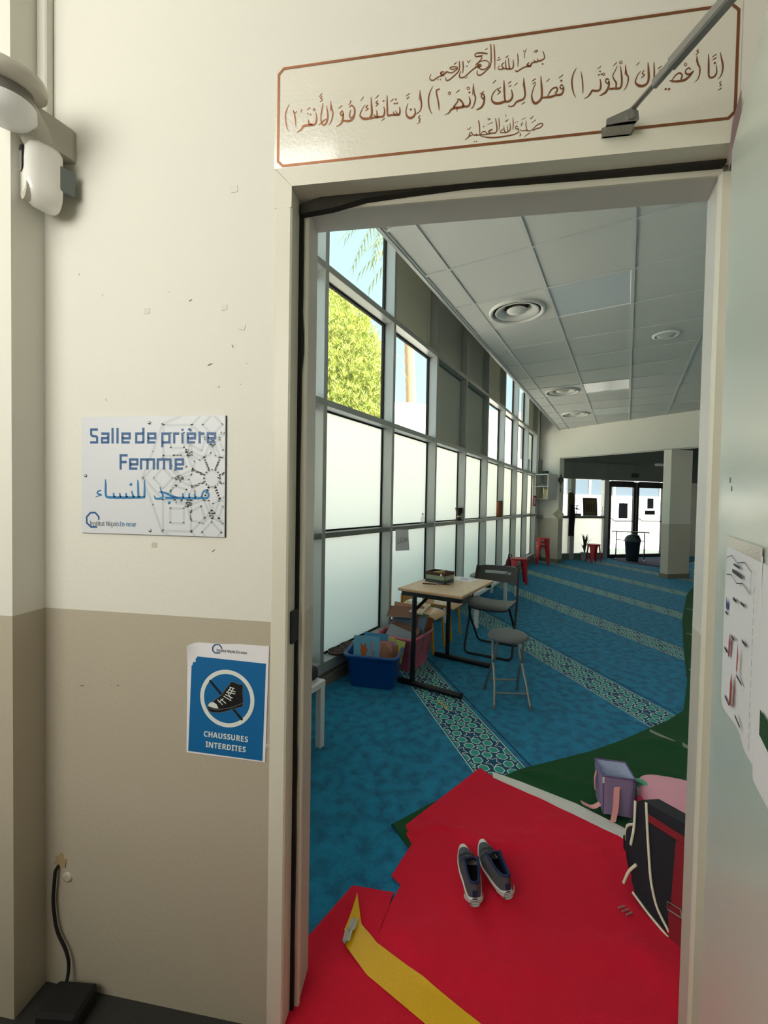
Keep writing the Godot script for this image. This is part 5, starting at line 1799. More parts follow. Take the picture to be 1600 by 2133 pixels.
func school_corner():
	mk("laminate", rgb(222, 192, 160), 0.35, 0.0, {"tex": noise_tex(256, 0.02, FastNoiseLite.TYPE_SIMPLEX, 4, [[0.0, 0.5, 1.0], [Color(0.9, 0.88, 0.86), Color(1, 1, 1), Color(0.95, 0.93, 0.9)]]), "tri": 2.0})
	mk("laminate_edge", rgb(206, 166, 124), 0.45)
	mk("seat_wood", rgb(214, 166, 116), 0.3, 0.0, {"coat": 0.4})
	mk("yellow_steel", rgb(226, 158, 22), 0.4)
	mk("black_steel", rgb(14, 14, 15), 0.4)
	mk("black_plastic", rgb(34, 35, 37), 0.42)
	mk("grey_vinyl", rgb(104, 106, 108), 0.45)
	mk("bench_white", rgb(226, 228, 230), 0.4)
	mk("bench_grey", rgb(150, 156, 160), 0.5)
	mk("cushion_dark", rgb(46, 42, 40), 0.6)
	mk("crate_blue", rgb(10, 76, 150), 0.35)
	mk("crate_pink", rgb(214, 112, 136), 0.4)
	mk("book_pages", rgb(226, 220, 204), 0.9)
	mk("book_sky", rgb(112, 184, 220), 0.4)
	mk("book_blue", rgb(74, 150, 200), 0.4)
	mk("book_navy", rgb(88, 112, 140), 0.4)
	mk("book_rose", rgb(220, 150, 146), 0.45)
	mk("book_lilac", rgb(182, 172, 206), 0.45)
	mk("book_lime", rgb(196, 202, 104), 0.45)
	mk("book_tan", rgb(178, 128, 98), 0.5)
	mk("book_brown", rgb(128, 82, 62), 0.5)
	mk("book_rust", rgb(150, 70, 34), 0.5)
	mk("book_grey", rgb(150, 160, 172), 0.45)
	mk("book_green", rgb(98, 128, 74), 0.5)
	mk("book_cream", rgb(222, 206, 176), 0.5)
	mk("fox", rgb(196, 106, 62), 0.6)
	mk("dark_wood", rgb(84, 56, 50), 0.55)
	mk("box_brown", rgb(74, 48, 32), 0.6)
	mk("box_sage", rgb(150, 164, 142), 0.6)
	mk("box_slate", rgb(62, 74, 76), 0.6)
	mk("pencil_yellow", rgb(222, 178, 70), 0.5)
	mk("pencil_dark", rgb(70, 22, 28), 0.5)
	mk("pencil_grey", rgb(120, 130, 160), 0.4)
	mk("lilac_print", rgb(150, 140, 200), 0.8)

	# --- table
	var L = V(-1.066, 0, -1.815); var F = V(-0.59, 0, -1.775)
	var t = thing("school_table", "small school table with pale wood top and black steel legs", "table", V(-0.81, 0, -2.12), -0.03)
	obj("table_top", bx(-0.242, 0.242, 0.678, 0.7, -0.35, 0.35, 0.004), "laminate", t)
	obj("edge_band", bx(-0.2435, 0.2435, 0.681, 0.697, -0.3515, 0.3515, 0.003), "laminate_edge", t)
	for s in [1, -1]:
		var z = 0.315 * s
		obj("foot_bar", tub_([V(-0.24, 0.02, z), V(0.235, 0.02, z)], 0.02), "black_steel", t)
		obj("foot_cap", tub_([V(0.235, 0.02, z), V(0.245, 0.02, z)], 0.022), "black_matt", t)
		obj("leg", tub_([V(-0.13, 0.03, z), V(-0.125, 0.665, z)], 0.018), "black_steel", t)
		obj("top_bearer", bx(-0.225, 0.23, 0.645, 0.678, z - 0.016, z + 0.016, 0.004), "black_steel", t)
	obj("brace", tub_([V(-0.127, 0.54, 0.31), V(-0.1, 0.655, -0.02)], 0.012), "black_steel", t)
	obj("rail", bx(-0.13, -0.1, 0.645, 0.675, -0.31, 0.31, 0.003), "black_steel", t)

	# --- things on the table
	var pb = thing("pencil_box", "open brown and sage cardboard box of pencils on the school table", "box", V(-0.9, 0.7, -2.165), -0.16)
	var st = S()
	for e in [[-0.085, -0.08, -0.07, 0.07], [0.08, 0.085, -0.07, 0.07], [-0.08, 0.08, -0.07, -0.065], [-0.08, 0.08, 0.065, 0.07]]:
		bx(e[0], e[1], 0.0, 0.026, e[2], e[3], 0.0, st)
	bx(-0.08, 0.08, 0.0, 0.004, -0.065, 0.065, 0.0, st)
	obj("dark_base", st, "box_slate", pb)
	st = S()
	for e in [[-0.0848, -0.0802, -0.0698, 0.0698], [0.0802, 0.0848, -0.0698, 0.0698], [-0.08, 0.08, -0.0698, -0.0652], [-0.08, 0.08, 0.0652, 0.0698]]:
		bx(e[0], e[1], 0.026, 0.058, e[2], e[3], 0.0, st)
	obj("sage_band", st, "box_sage", pb)
	st = S()
	for e in [[-0.087, -0.08, -0.072, 0.072], [0.08, 0.087, -0.072, 0.072], [-0.08, 0.08, -0.072, -0.065], [-0.08, 0.08, 0.065, 0.072]]:
		bx(e[0], e[1], 0.058, 0.082, e[2], e[3], 0.001, st)
	bx(-0.087, -0.083, 0.0, 0.06, 0.0685, 0.0725, 0.0, st)
	bx(0.083, 0.087, 0.0, 0.06, 0.0685, 0.0725, 0.0, st)
	obj("brown_rim", st, "box_brown", pb)
	st = S()
	prism(st, disc(0.055, 0.066, 0.009, 16), 0.0722, 0.0728)
	obj("sticker", st, "paper", pb)
	var pn = [["yellow pencil lying in the pencil box, uppermost", "pencil_yellow", V(-0.03, 0.072, 0.01), 0.5, 0.16], ["pale pencil lying across the others in the pencil box", "book_cream", V(0.0, 0.082, 0.0), 1.2, 0.12], ["olive pencil lying along the pencil box rim", "book_lime", V(0.03, 0.064, -0.02), -0.2, 0.13], ["brown pencil lying low in the pencil box", "book_tan", V(-0.01, 0.06, 0.03), 0.1, 0.14]]
	for e in pn:
		var q = thing("pencil", e[0], "pencil")
		q.transform = pb.transform * Transform3D(Basis(Vector3.UP, e[3]) * Basis(Vector3.BACK, 0.06), e[2])
		obj("shaft", tub_([V(-e[4] / 2, 0, 0), V(e[4] / 2 - 0.015, 0, 0)], 0.0036, 6), e[1], q)
		st = S()
		tube(st, [V(e[4] / 2 - 0.015, 0, 0), V(e[4] / 2, 0, 0)], [0.0036, 0.0006], 6)
		obj("tip", st, "laminate_edge", q)
	var pe = thing("dark_pencil", "dark red pencil lying on the table in front of the box", "pencil", V(-0.915, 0.704, -2.02), 0.28)
	obj("shaft", tub_([V(-0.06, 0, 0), V(0.045, 0, 0)], 0.0038, 6), "pencil_dark", pe)
	obj("tip", tub_([V(0.045, 0, 0), V(0.06, -0.002, 0)], 0.0015, 6), "laminate_edge", pe)
	var pen2 = thing("ballpoint_pen", "pale blue pen lying beside the dark pencil on the table", "pen", V(-0.83, 0.7045, -2.055), 0.34)
	obj("barrel", tub_([V(-0.045, 0, 0), V(-0.005, 0, 0)], 0.0045, 8), "pencil_grey", pen2)
	obj("shaft", tub_([V(-0.005, 0, 0), V(0.05, -0.001, 0)], 0.0034, 8), "pencil_dark", pen2)
	var ps = thing("paper_sheet", "white sheet with pale lilac print on the back of the school table", "paper", V(-0.775, 0.7, -2.375), -0.06)
	obj("sheet", bx(-0.09, 0.09, 0.0002, 0.0012, -0.09, 0.08), "paper", ps)
	obj("print", bx(-0.035, 0.03, 0.0012, 0.0014, -0.02, 0.015), "lilac_print", ps)

	# --- black folding chair
	var c = thing("folding_chair", "black steel folding chair with slotted backrest behind the table", "chair", V(-0.655, 0, -2.8), 0.03)
	var rods = S()
	# long frame: front feet up to the backrest
	obj("long_frame", tub_(bend([V(-0.185, 0.74, -0.16), V(-0.2, 0.44, -0.04), V(-0.205, 0.012, 0.15), V(0.205, 0.012, 0.15), V(0.2, 0.44, -0.04), V(0.185, 0.74, -0.16)], 0.05), 0.0105), "black_steel", c)
	obj("short_frame", tub_(bend([V(-0.175, 0.43, 0.14), V(-0.185, 0.3, 0.04), V(-0.185, 0.012, -0.24), V(0.185, 0.012, -0.24), V(0.185, 0.3, 0.04), V(0.175, 0.43, 0.14)], 0.05), 0.0095), "black_steel", c)
	st = S()
	sheet(st, 12, 12, func(u, v):
		var e = 1.0 - 0.10 * pow(v, 4.0)
		return V((u - 0.5) * 0.37 * e, 0.447 - 0.010 * (1.0 - pow(2.0 * u - 1.0, 2.0)) - 0.02 * pow(v, 6.0) + 0.012 * pow(absf(2.0 * u - 1.0), 6.0), lerpf(-0.15, 0.185, v)), V(0, -0.014, 0))
	obj("seat", st, "black_plastic", c)
	st = S()
	# backrest with a hand slot: two bands and two sides
	var bf = func(x, y):
		var k = (y - 0.58) / 0.17
		return V(x * (1.0 - 0.08 * k), y, -0.1 - 0.07 * k - 0.035 * (1.0 - pow(x / 0.2, 2.0)))
	for e in [[-0.2, 0.2, 0.575, 0.675], [-0.2, 0.2, 0.70, 0.745], [-0.2, -0.125, 0.675, 0.70], [0.125, 0.2, 0.675, 0.70]]:
		sheet(st, 12, 4, func(u, v):
			var x = lerpf(e[0], e[1], u); var y = lerpf(e[3], e[2], v)
			if e[2] < 0.6:
				y = lerpf(e[3], e[2] + 0.03 * (1.0 - pow(absf(x) / 0.2, 4.0)), v)
			return bf.call(x, y - (0.02 * pow(absf(x) / 0.2, 8.0) if e[3] > 0.74 else 0.0)), V(0, -0.002, -0.012))
	obj("backrest", st, "black_plastic", c)
	for s in [-1, 1]:
		st = S()
		lathe(st, [Vector2(0.0, 0.006), Vector2(0.009, 0.005), Vector2(0.01, -0.006), Vector2(0.0, -0.006)], 12, Transform3D(Basis(Vector3.BACK, PI / 2), V(s * 0.195, 0.36, 0.0)))
		obj("rivet", st, "black_steel", c)

	# --- grey folding stool
	var k = thing("folding_stool", "small round grey vinyl folding stool with chrome legs", "stool", V(-0.32, 0, -1.965), 0.5)
	st = S()
	lathe(st, [Vector2(0.0, 0.452), Vector2(0.09, 0.451), Vector2(0.12, 0.446), Vector2(0.13, 0.437), Vector2(0.13, 0.43), Vector2(0.0, 0.428)], 36)
	obj("cushion", st, "grey_vinyl", k)
	st = S()
	lathe(st, [Vector2(0.133, 0.436), Vector2(0.136, 0.428), Vector2(0.132, 0.418), Vector2(0.0, 0.416)], 36)
	obj("seat_ring", st, "grey_vinyl", k)
	for s in [[-1, -1], [1, -1], [-1, 1], [1, 1]]:
		# crossing pairs bow inwards and kick out at the foot
		var x: float = s[0]; var z: float = s[1]
		obj("leg", tub_(bend([V(x * 0.085, 0.42, -z * 0.065), V(x * 0.09, 0.3, -z * 0.045), V(x * 0.095, 0.25, z * 0.0), V(x * 0.1, 0.16, z * 0.07), V(x * 0.115, 0.015, z * 0.14)], 0.05), 0.0085), "steel", k)
		obj("foot_cap", tub_([V(x * 0.1145, 0.022, z * 0.137), V(x * 0.1158, 0.0, z * 0.143)], 0.011), "grey_vinyl", k)
	for z in [-1, 1]:
		obj("stretcher", tub_([V(-0.107, 0.085, z * 0.108), V(0.107, 0.085, z * 0.108)], 0.006), "steel", k)

	# --- two small school chairs with yellow legs
	for i in 2:
		var ch = thing("school_chair", ["small wooden school chair with yellow legs, tucked closest behind the table", "small wooden school chair with yellow legs, farther one beside the bench"][i], "chair", [V(-1.2, 0, -2.56), V(-1.2, 0, -2.98)][i], [0.0, 0.0][i], "small yellow legged school chairs")
		st = S()
		sheet(st, 10, 8, func(u, v):
			var x = lerpf(-0.16, 0.16, u)
			return V(x, 0.345 - 0.03 * pow(maxf(0.0, u - 0.7) / 0.3, 2.0), lerpf(0.14, -0.14, v) * (1.0 - 0.05 * pow(2.0 * u - 1.0, 4.0))), V(0, -0.01, 0))
		obj("seat", st, "seat_wood", ch)
		for s in [-1, 1]:
			obj("leg", tub_(bend([V(-0.13, 0.33, s * 0.12), V(0.12, 0.325, s * 0.115), V(0.145, 0.012, s * 0.125)], 0.07, 6), 0.011), "yellow_steel", ch)
			obj("leg", tub_(bend([V(-0.18, 0.012, s * 0.125), V(-0.15, 0.33, s * 0.115), V(-0.16, 0.49, s * 0.12)], 0.05), 0.011), "yellow_steel", ch)
		st = S()
		sheet(st, 8, 4, func(u, v): return V(-0.165 + 0.02 * (1.0 - pow(2.0 * u - 1.0, 2.0)) * -1.0, lerpf(0.5, 0.41, v), lerpf(-0.14, 0.14, u)), V(-0.009, 0, 0))
		obj("backrest", st, "seat_wood", ch)
	# --- blue crate with books
	var b = crate("blue_crate", "blue plastic crate of picture books on the carpet by the window", V(-1.225, 0, -1.745), 0.32, 0.37, 0.32, 0.235, "crate_blue")
	st = S()
	box(st, V(-0.07, 0.11, 0.1535), V(0.06, 0.05, 0.004), 0.001, Transform3D(Basis(V(1, 0, 0), -0.1), V(0, 0.0, 0.002)))
	obj("label_card", st, "paper", b)
	var bg = "books in the blue crate"
	var bt: Transform3D = FR.affine_inverse() * b.transform
	var put = func(x, y, z) -> Vector3: return bt * V(x, y, z)
	var bk = make_book("book", "pale blue book with a fox on the cover, frontmost in the blue crate", put.call(-0.055, 0.125, 0.062), V(0.19, 0.21, 0.012), V(-0.12, 0.34, 0.0), "book_sky", bg)
	st = S()
	var fox = [Vector2(-0.045, 0.1), Vector2(-0.04, 0.13), Vector2(-0.045, 0.165), Vector2(-0.02, 0.14), Vector2(-0.005, 0.17), Vector2(0.002, 0.13), Vector2(0.012, 0.11), Vector2(0.0, 0.095), Vector2(0.005, 0.06), Vector2(0.03, 0.045), Vector2(0.03, 0.035), Vector2(-0.04, 0.03), Vector2(-0.035, 0.08)]
	poly(st, fox, 0.0066)
	obj("fox_print", st, "fox", bk)
	st = S()
	stroke(st, [Vector3(0.05, 0.03, 0.004), Vector3(0.052, 0.12, 0.004)], 0.0066)
	stroke(st, [Vector3(0.035, 0.09, 0.004), Vector3(0.07, 0.1, 0.004)], 0.0067)
	obj("flower_print", st, "book_navy", bk)
	make_book("book", "plain blue book leaning behind the fox book", put.call(-0.01, 0.130, 0.03), V(0.18, 0.22, 0.01), V(-0.2, 0.6, -0.12), "book_blue", bg)
	make_book("book", "rose book with pale page edges in the blue crate", put.call(0.045, 0.130, 0.02), V(0.17, 0.165, 0.014), V(-0.1, 0.95, -0.1), "book_rose", bg)
	make_book("book", "lilac book between the rose and lime books", put.call(0.075, 0.130, 0.0), V(0.16, 0.155, 0.012), V(-0.15, 1.0, -0.12), "book_lilac", bg)
	make_book("book", "tan book leaning right in the blue crate", put.call(0.1, 0.120, 0.0), V(0.16, 0.15, 0.01), V(-0.2, 1.1, -0.3), "book_tan", bg)
	make_book("book", "wide lime green book at the back of the blue crate", put.call(0.085, 0.130, -0.075), V(0.2, 0.16, 0.014), V(-0.25, 0.15, -0.14), "book_lime", bg)
	make_book("book", "cream book at the very back of the blue crate", put.call(0.02, 0.130, -0.105), V(0.18, 0.165, 0.012), V(-0.2, 0.1, -0.05), "book_cream", bg)
	# --- pink crate with books
	var pk = crate("pink_crate", "pink plastic crate crammed with leaning picture books", V(-1.2, 0, -2.175), 0.02, 0.33, 0.38, 0.265, "crate_pink")
	var pg = "books in the pink crate"
	var pt: Transform3D = FR.affine_inverse() * pk.transform
	var putp = func(x, y, z) -> Vector3: return pt * V(x, y, z)
	make_book("book", "grey book with a red picture, frontmost in the pink crate", putp.call(-0.03, 0.12, 0.15), V(0.25, 0.2, 0.006), V(-0.5, 0.05, -0.22), "book_grey", pg)
	make_book("book", "thin brown book fanned open in the pink crate", putp.call(-0.02, 0.13, 0.115), V(0.27, 0.22, 0.008), V(-0.5, 0.0, -0.16), "book_brown", pg)
	bk = make_book("book", "large slate blue book with an orange picture in the pink crate", putp.call(0.01, 0.13, 0.07), V(0.28, 0.29, 0.01), V(-0.35, 0.1, -0.14), "book_navy", pg)
	st = S()
	poly(st, disc(0.02, 0.14, 0.04, 20), 0.0056)
	obj("picture", st, "book_tan", bk)
	make_book("book", "green book peeping out behind the slate blue book", putp.call(0.03, 0.14, 0.03), V(0.26, 0.29, 0.01), V(-0.3, 0.1, -0.1), "book_green", pg)
	make_book("book", "tan hardback standing tallest in the pink crate", putp.call(-0.02, 0.14, -0.02), V(0.27, 0.33, 0.012), V(-0.25, 0.05, -0.03), "book_tan", pg)
	make_book("book", "brown open book lying on top of the pink crate books", putp.call(-0.03, 0.385, 0.06), V(0.2, 0.15, 0.012), V(-1.25, 0.25, 0.05), "book_brown", pg)
	make_book("book", "cream paged book lying on top near the window side", putp.call(0.02, 0.41, -0.03), V(0.24, 0.17, 0.014), V(-1.3, -0.05, 0.0), "book_cream", pg)
	make_book("book", "rust brown book leaning at the right end of the pink crate", putp.call(0.125, 0.12, -0.03), V(0.24, 0.26, 0.016), V(-0.1, 1.35, -0.3), "book_rust", pg)
	# --- carved dark trivets on the sill
	for i in 2:
		var tv = thing("carved_disc", ["round carved dark wood ornament lying on the sill, closer to the door", "round carved dark wood ornament on the sill, partly behind the blue crate"][i], "ornament", [V(-1.505, 0.178, -1.66), V(-1.505, 0.178, -1.81)][i], 0.3 * i, "carved discs on the window sill")
		st = S()
		lathe(st, [Vector2(0.0, 0.006), Vector2(0.062, 0.006), Vector2(0.064, 0.018), Vector2(0.072, 0.018), Vector2(0.074, 0.012), Vector2(0.072, 0.0), Vector2(0.0, 0.0)], 28)
		obj("rim", st, "dark_wood", tv)
		st = S()
		for q in 6:
			var a = TAU * q / 6
			tube(st, arc(V(0.03 * cos(a), 0.014, 0.03 * sin(a)), V(0.024, 0, 0), V(0, 0, 0.024), 0.0, TAU, 10), 0.005, 6)
		var fr = obj("carving", st, "dark_wood", tv)
		fr.set_meta("kind", "stuff")

	# --- benches
	var b1 = thing("white_bench", "white bench with a dark cushion, its end showing beside the door frame", "bench", V(-1.22, 0, -0.47), 0.0)
	obj("bench_top", bx(-0.2, 0.2, 0.325, 0.36, -0.42, 0.42, 0.004), "bench_white", b1)
	for s in [[-1, -1], [1, -1], [-1, 1], [1, 1]]:
		obj("leg", bx(s[0] * 0.18 - 0.018, s[0] * 0.18 + 0.018, 0.0, 0.325, s[1] * 0.4 - 0.018, s[1] * 0.4 + 0.018, 0.003), "bench_white", b1)
	obj("cushion", bx(-0.19, 0.165, 0.36, 0.43, -0.41, 0.41, 0.015), "cushion_dark", b1)
	var b2 = thing("white_bench", "white bench standing by the windows behind the black folding chair", "bench", V(-1.17, 0, -4.35), 0.0)
	obj("bench_top", bx(-0.2, 0.2, 0.345, 0.385, -0.95, 0.95, 0.004), "bench_white", b2)
	for s in [[-1, -1], [1, -1], [-1, 1], [1, 1]]:
		obj("leg", bx(s[0] * 0.175 - 0.02, s[0] * 0.175 + 0.02, 0.0, 0.345, s[1] * 0.92 - 0.02, s[1] * 0.92 + 0.02, 0.003), "bench_white", b2)
	obj("leg", bx(0.155, 0.195, 0.0, 0.345, -0.32, -0.28, 0.003), "bench_white", b2)
	obj("pad", bx(-0.18, 0.18, 0.385, 0.42, -0.9, 0.1, 0.012), "bench_grey", b2)
	# --- reading corner sign on the mullion
	var ls = thing("reading_sign", "handwritten LECTURE paper sign taped to the window frame", "sign", V(-1.462, 0, 0))
	st = S()
	sheet(st, 8, 8, func(u, v):
		var y = lerpf(lerpf(1.066, 1.054, u), lerpf(0.87, 0.858, u), v)
		return V(0.004 + 0.012 * v * (0.3 + u), y, lerpf(-2.46, -2.715, u)), V(-0.0008, 0, 0))
	obj("paper", st, "paper", ls)
	st = S()
	var W = Transform3D(Basis(V(0, 0, -1), V(0, 1, 0), V(1, 0, 0)), V(0.0195, 0, -2.46))
	for q in [[[0.03, 0.99], [0.028, 0.93], [0.055, 0.932]], [[0.085, 0.985], [0.066, 0.983], [0.066, 0.935], [0.086, 0.937]], [[0.066, 0.96], [0.082, 0.96]], [[0.118, 0.982], [0.1, 0.975], [0.1, 0.94], [0.118, 0.94]], [[0.13, 0.982], [0.13, 0.94]], [[0.122, 0.968], [0.142, 0.97]], [[0.15, 0.965], [0.15, 0.942], [0.166, 0.942], [0.167, 0.966]], [[0.175, 0.942], [0.175, 0.968], [0.19, 0.966], [0.178, 0.955], [0.192, 0.942]], [[0.222, 0.97], [0.204, 0.97], [0.204, 0.943], [0.222, 0.945]], [[0.204, 0.957], [0.22, 0.957]]]:
		pen(st, q.map(func(w): return Vector2(w[0], w[1] + 0.005)), 0.0035, 0.0, W)
	var wr = obj("handwriting", st, "soft_black", ls)
	wr.set_meta("kind", "stuff")
	# --- yellow pencil on the carpet
	var yp = thing("yellow_pencil", "yellow pencil lying on the patterned carpet stripe under the table", "pencil", V(-0.652, 0.004, -1.653), -0.66)
	obj("shaft", tub_([V(-0.075, 0, 0), V(0.06, 0, 0)], 0.0038, 6), "pencil_yellow", yp)
	obj("tip", tub_([V(0.06, 0, 0), V(0.077, -0.002, 0)], 0.0014, 6), "laminate_edge", yp)

func tub_(pts, r, seg := 10) -> SurfaceTool:
	var st = S()
	tube(st, pts, r, seg)
	return st

# ---------------------------------------------------------------- far end of the room and the sill
func red_stool(label, p, turn, group, y := 0.0, scale_ := 1.0):
	var t = thing("red_stool", label, "stool", p + V(0, y, 0), turn, group)
	var st = S()
	var h = 0.42 * scale_
	lathe(st, [Vector2(0.0, h - 0.004), Vector2(0.03, h - 0.004), Vector2(0.034, h), Vector2(0.12, h), Vector2(0.138, h - 0.006), Vector2(0.142, h - 0.016), Vector2(0.14, h - 0.03), Vector2(0.125, h - 0.03), Vector2(0.12, h - 0.012), Vector2(0.0, h - 0.012)], 28)
	obj("seat", st, "red_plastic", t)
	for k in 4:
		var a = PI / 4 + k * PI / 2
		var u = V(cos(a), 0, sin(a)); var v = V(-sin(a), 0, cos(a))
		st = S()
		patch(st, 8, 8, func(s, q):
			# a curved plastic leg, wide where it springs from the seat
			var w = lerpf(0.085, 0.026, pow(q, 0.35))
			var r = lerpf(0.132, 0.175, q) - 0.012 * pow(2.0 * s - 1.0, 2.0)
			return u * r + v * (s - 0.5) * 2.0 * w + V(0, lerpf(h - 0.02, 0.0, q), 0))
		patch(st, 8, 8, func(s, q):
			var w = lerpf(0.085, 0.026, pow(q, 0.35)) - 0.002
			var r = lerpf(0.124, 0.166, q) - 0.012 * pow(2.0 * s - 1.0, 2.0)
			return u * r + v * (s - 0.5) * 2.0 * w + V(0, lerpf(h - 0.02, 0.0, q), 0), false, true)
		obj("leg", st, "red_plastic", t)
	return t

func far_things():
	mk("red_plastic", rgb(190, 16, 38), 0.32, 0.0, {"coat": 0.2})
	mk("bin_grey", rgb(52, 64, 72), 0.5)
	mk("maroon", rgb(96, 34, 44), 0.8)
	mk("cabinet_white", rgb(214, 216, 214), 0.5)
	mk("cabinet_in", rgb(176, 176, 164), 0.7)
	mk("picture_dark", rgb(64, 52, 34), 0.6)
	mk("picture_in", rgb(108, 92, 62), 0.6)
	mk("notice_grey", rgb(112, 116, 132), 0.8)
	mk("brown_card", rgb(134, 74, 36), 0.6)
	mk("vase_brown", rgb(52, 32, 26), 0.5)
	mk("cloth_dark", rgb(26, 24, 26), 0.9)
	mk("cloth_olive", rgb(76, 64, 34), 0.9)
	mk("diamond_cream", rgb(206, 200, 172), 0.8)
	mk("diamond_grey", rgb(86, 78, 78), 0.8)
	mk("red_frame", rgb(176, 22, 40), 0.5)
	mk("pot_white", rgb(210, 210, 206), 0.5)
	mk("leaf_dark", rgb(54, 72, 48), 0.6)
	mk("exit_green", rgb(28, 54, 44), 0.5)
	mk("rug_navy", rgb(44, 46, 84), 0.95)
	mk("bottle_clear", rgb(225, 235, 235), 0.05, 0.0, {"alpha": 0.25})
	var sg = "red plastic stools"
	red_stool("red plastic stool standing alone by the windows near the white bench", V(-1.18, 0, -6.28), 0.35, sg)
	for i in 3:
		red_stool(["red plastic stool at the bottom of the stack beside the pier", "red plastic stool in the middle of the stack beside the pier", "red plastic stool on top of the stack beside the pier"][i], V(-1.22 + 0.004 * i, 0, -8.8), 0.2 + 0.05 * i, sg, 0.085 * i)
	red_stool("red plastic stool standing alone before the far frosted window", V(-0.29, 0, -10.0), 0.6, sg)
	var bag = thing("maroon_bag", "dark maroon bag slumped behind the nearest red stool", "bag", V(-1.36, 0, -6.42))
	var st = S()
	lathe(st, [Vector2(0.0, 0.0), Vector2(0.07, 0.004), Vector2(0.09, 0.08), Vector2(0.085, 0.22), Vector2(0.06, 0.34), Vector2(0.03, 0.4), Vector2(0.0, 0.41)], 16)
	obj("sack", st, "maroon", bag)
	st = S()
	tube(st, bend([V(-0.03, 0.38, 0), V(-0.02, 0.46, 0.01), V(0.03, 0.45, 0.01), V(0.03, 0.37, 0)], 0.03), 0.007, 8)
	obj("handle", st, "maroon", bag)

	# things standing on the window transom
	var vs = thing("wrapped_vase", "dark brown pinched vase standing on the window transom", "vase", V(-1.52, 1.09, -4.28))
	st = S()
	lathe(st, [Vector2(0.0, 0.0), Vector2(0.03, 0.0), Vector2(0.034, 0.02), Vector2(0.02, 0.045), Vector2(0.018, 0.06), Vector2(0.034, 0.1), Vector2(0.046, 0.15), Vector2(0.05, 0.165), Vector2(0.044, 0.165), Vector2(0.0, 0.14)], 18)
	obj("vase_body", st, "vase_brown", vs)
	st = S()
	lathe(st, [Vector2(0.022, 0.044), Vector2(0.026, 0.052), Vector2(0.021, 0.06)], 18)
	obj("tie", st, "diamond_cream", vs)
	var cy = thing("brown_tube", "brown cardboard cylinder standing on the window transom", "tube", V(-1.515, 1.09, -6.23))
	st = S()
	lathe(st, [Vector2(0.0, 0.0), Vector2(0.044, 0.0), Vector2(0.044, 0.268)], 24)
	obj("tube_wall", st, "brown_card", cy)
	st = S()
	lathe(st, [Vector2(0.0455, 0.25), Vector2(0.0455, 0.272), Vector2(0.0, 0.272)], 24)
	obj("lid", st, "vase_brown", cy)
	var bo = thing("clear_bottle", "small clear bottle standing on the window transom above the LECTURE sign", "bottle", V(-1.515, 1.09, -3.16))
	st = S()
	lathe(st, [Vector2(0.0, 0.0), Vector2(0.02, 0.0), Vector2(0.021, 0.06), Vector2(0.01, 0.08), Vector2(0.009, 0.1)], 16)
	obj("bottle_body", st, "bottle_clear", bo)
	st = S()
	lathe(st, [Vector2(0.0105, 0.092), Vector2(0.0105, 0.11), Vector2(0.0, 0.111)], 12)
	obj("cap", st, "white", bo)
	var rf = thing("framed_notice", "small red picture frame hung on the last window mullion", "frame", V(-1.452, 1.39, -9.0), PI / 2)
	st = S()
	for e in [[-0.15, 0.15, 0.08, 0.115], [-0.15, 0.15, -0.115, -0.08], [-0.15, -0.11, -0.08, 0.08], [0.11, 0.15, -0.08, 0.08]]:
		bx(e[0], e[1], e[2], e[3], -0.01, 0.012, 0.002, st)
	obj("frame", st, "red_frame", rf)
	obj("picture", bx(-0.11, 0.11, -0.08, 0.08, -0.008, 0.004), "paper", rf)

	# open wall cabinet on the pier
	var B = bwx()
	var cb = thing("wall_cabinet", "white open wall cabinet with one shelf on the pier", "cabinet")
	cb.transform = FR * B
	st = S()
	for e in [[0.1, 0.115, 1.43, 2.0], [0.485, 0.5, 1.43, 2.0]]:
		bx(e[0], e[1], e[2], e[3], 0.003, 0.35, 0.001, st)
	for e in [[1.43, 1.445], [1.985, 2.0]]:
		bx(0.115, 0.485, e[0], e[1], 0.003, 0.35, 0.001, st)
	obj("carcass", st, "cabinet_white", cb)
	obj("back_panel", bx(0.115, 0.485, 1.445, 1.985, 0.003, 0.01), "cabinet_in", cb)
	obj("shelf", bx(0.115, 0.485, 1.715, 1.728, 0.01, 0.345, 0.001), "cabinet_white", cb)
	var bi = 0
	for e in [[0.36, 0.25, 0.022, "book_lime", 0.05], [0.39, 0.22, 0.016, "book_cream", 0.1], [0.42, 0.2, 0.02, "book_lime", 0.16], [0.45, 0.19, 0.014, "book_cream", 0.2]]:
		var bk = thing("cabinet_book", ["tall yellow green book on the lower shelf of the wall cabinet", "cream book second from the tall one in the wall cabinet", "shorter yellow green book in the wall cabinet", "thin cream book leaning against the cabinet side"][bi], "book", Vector3.ZERO, 0.0, "books in the wall cabinet")
		bk.transform = FR * B * Transform3D(Basis(Vector3.BACK, -e[4]), V(e[0] - 0.02, 1.446, 0.2))
		obj("cover", bx(-e[2] / 2, e[2] / 2, 0.0, e[1], -0.09, 0.09, 0.002), e[3], bk)
		obj("pages", bx(-e[2] / 2 + 0.002, e[2] / 2 - 0.002, 0.003, e[1] - 0.003, -0.088, 0.0905), "book_pages", bk)
		bi += 1
	for i in 5:
		var g = thing("small_glass", "small glass on the shelf of the wall cabinet, %s along the row" % ["first", "second", "third", "fourth", "fifth"][i], "glass", Vector3.ZERO, 0.0, "small glasses on the cabinet shelf")
		g.transform = FR * B * Transform3D(Basis.IDENTITY, V(0.16 + i * 0.065, 1.728, 0.24))
		st = S()
		lathe(st, [Vector2(0.0, 0.0), Vector2(0.018, 0.0), Vector2(0.022, 0.05), Vector2(0.02, 0.05), Vector2(0.016, 0.004), Vector2(0.0, 0.004)], 14)
		obj("tumbler", st, "book_grey", g)
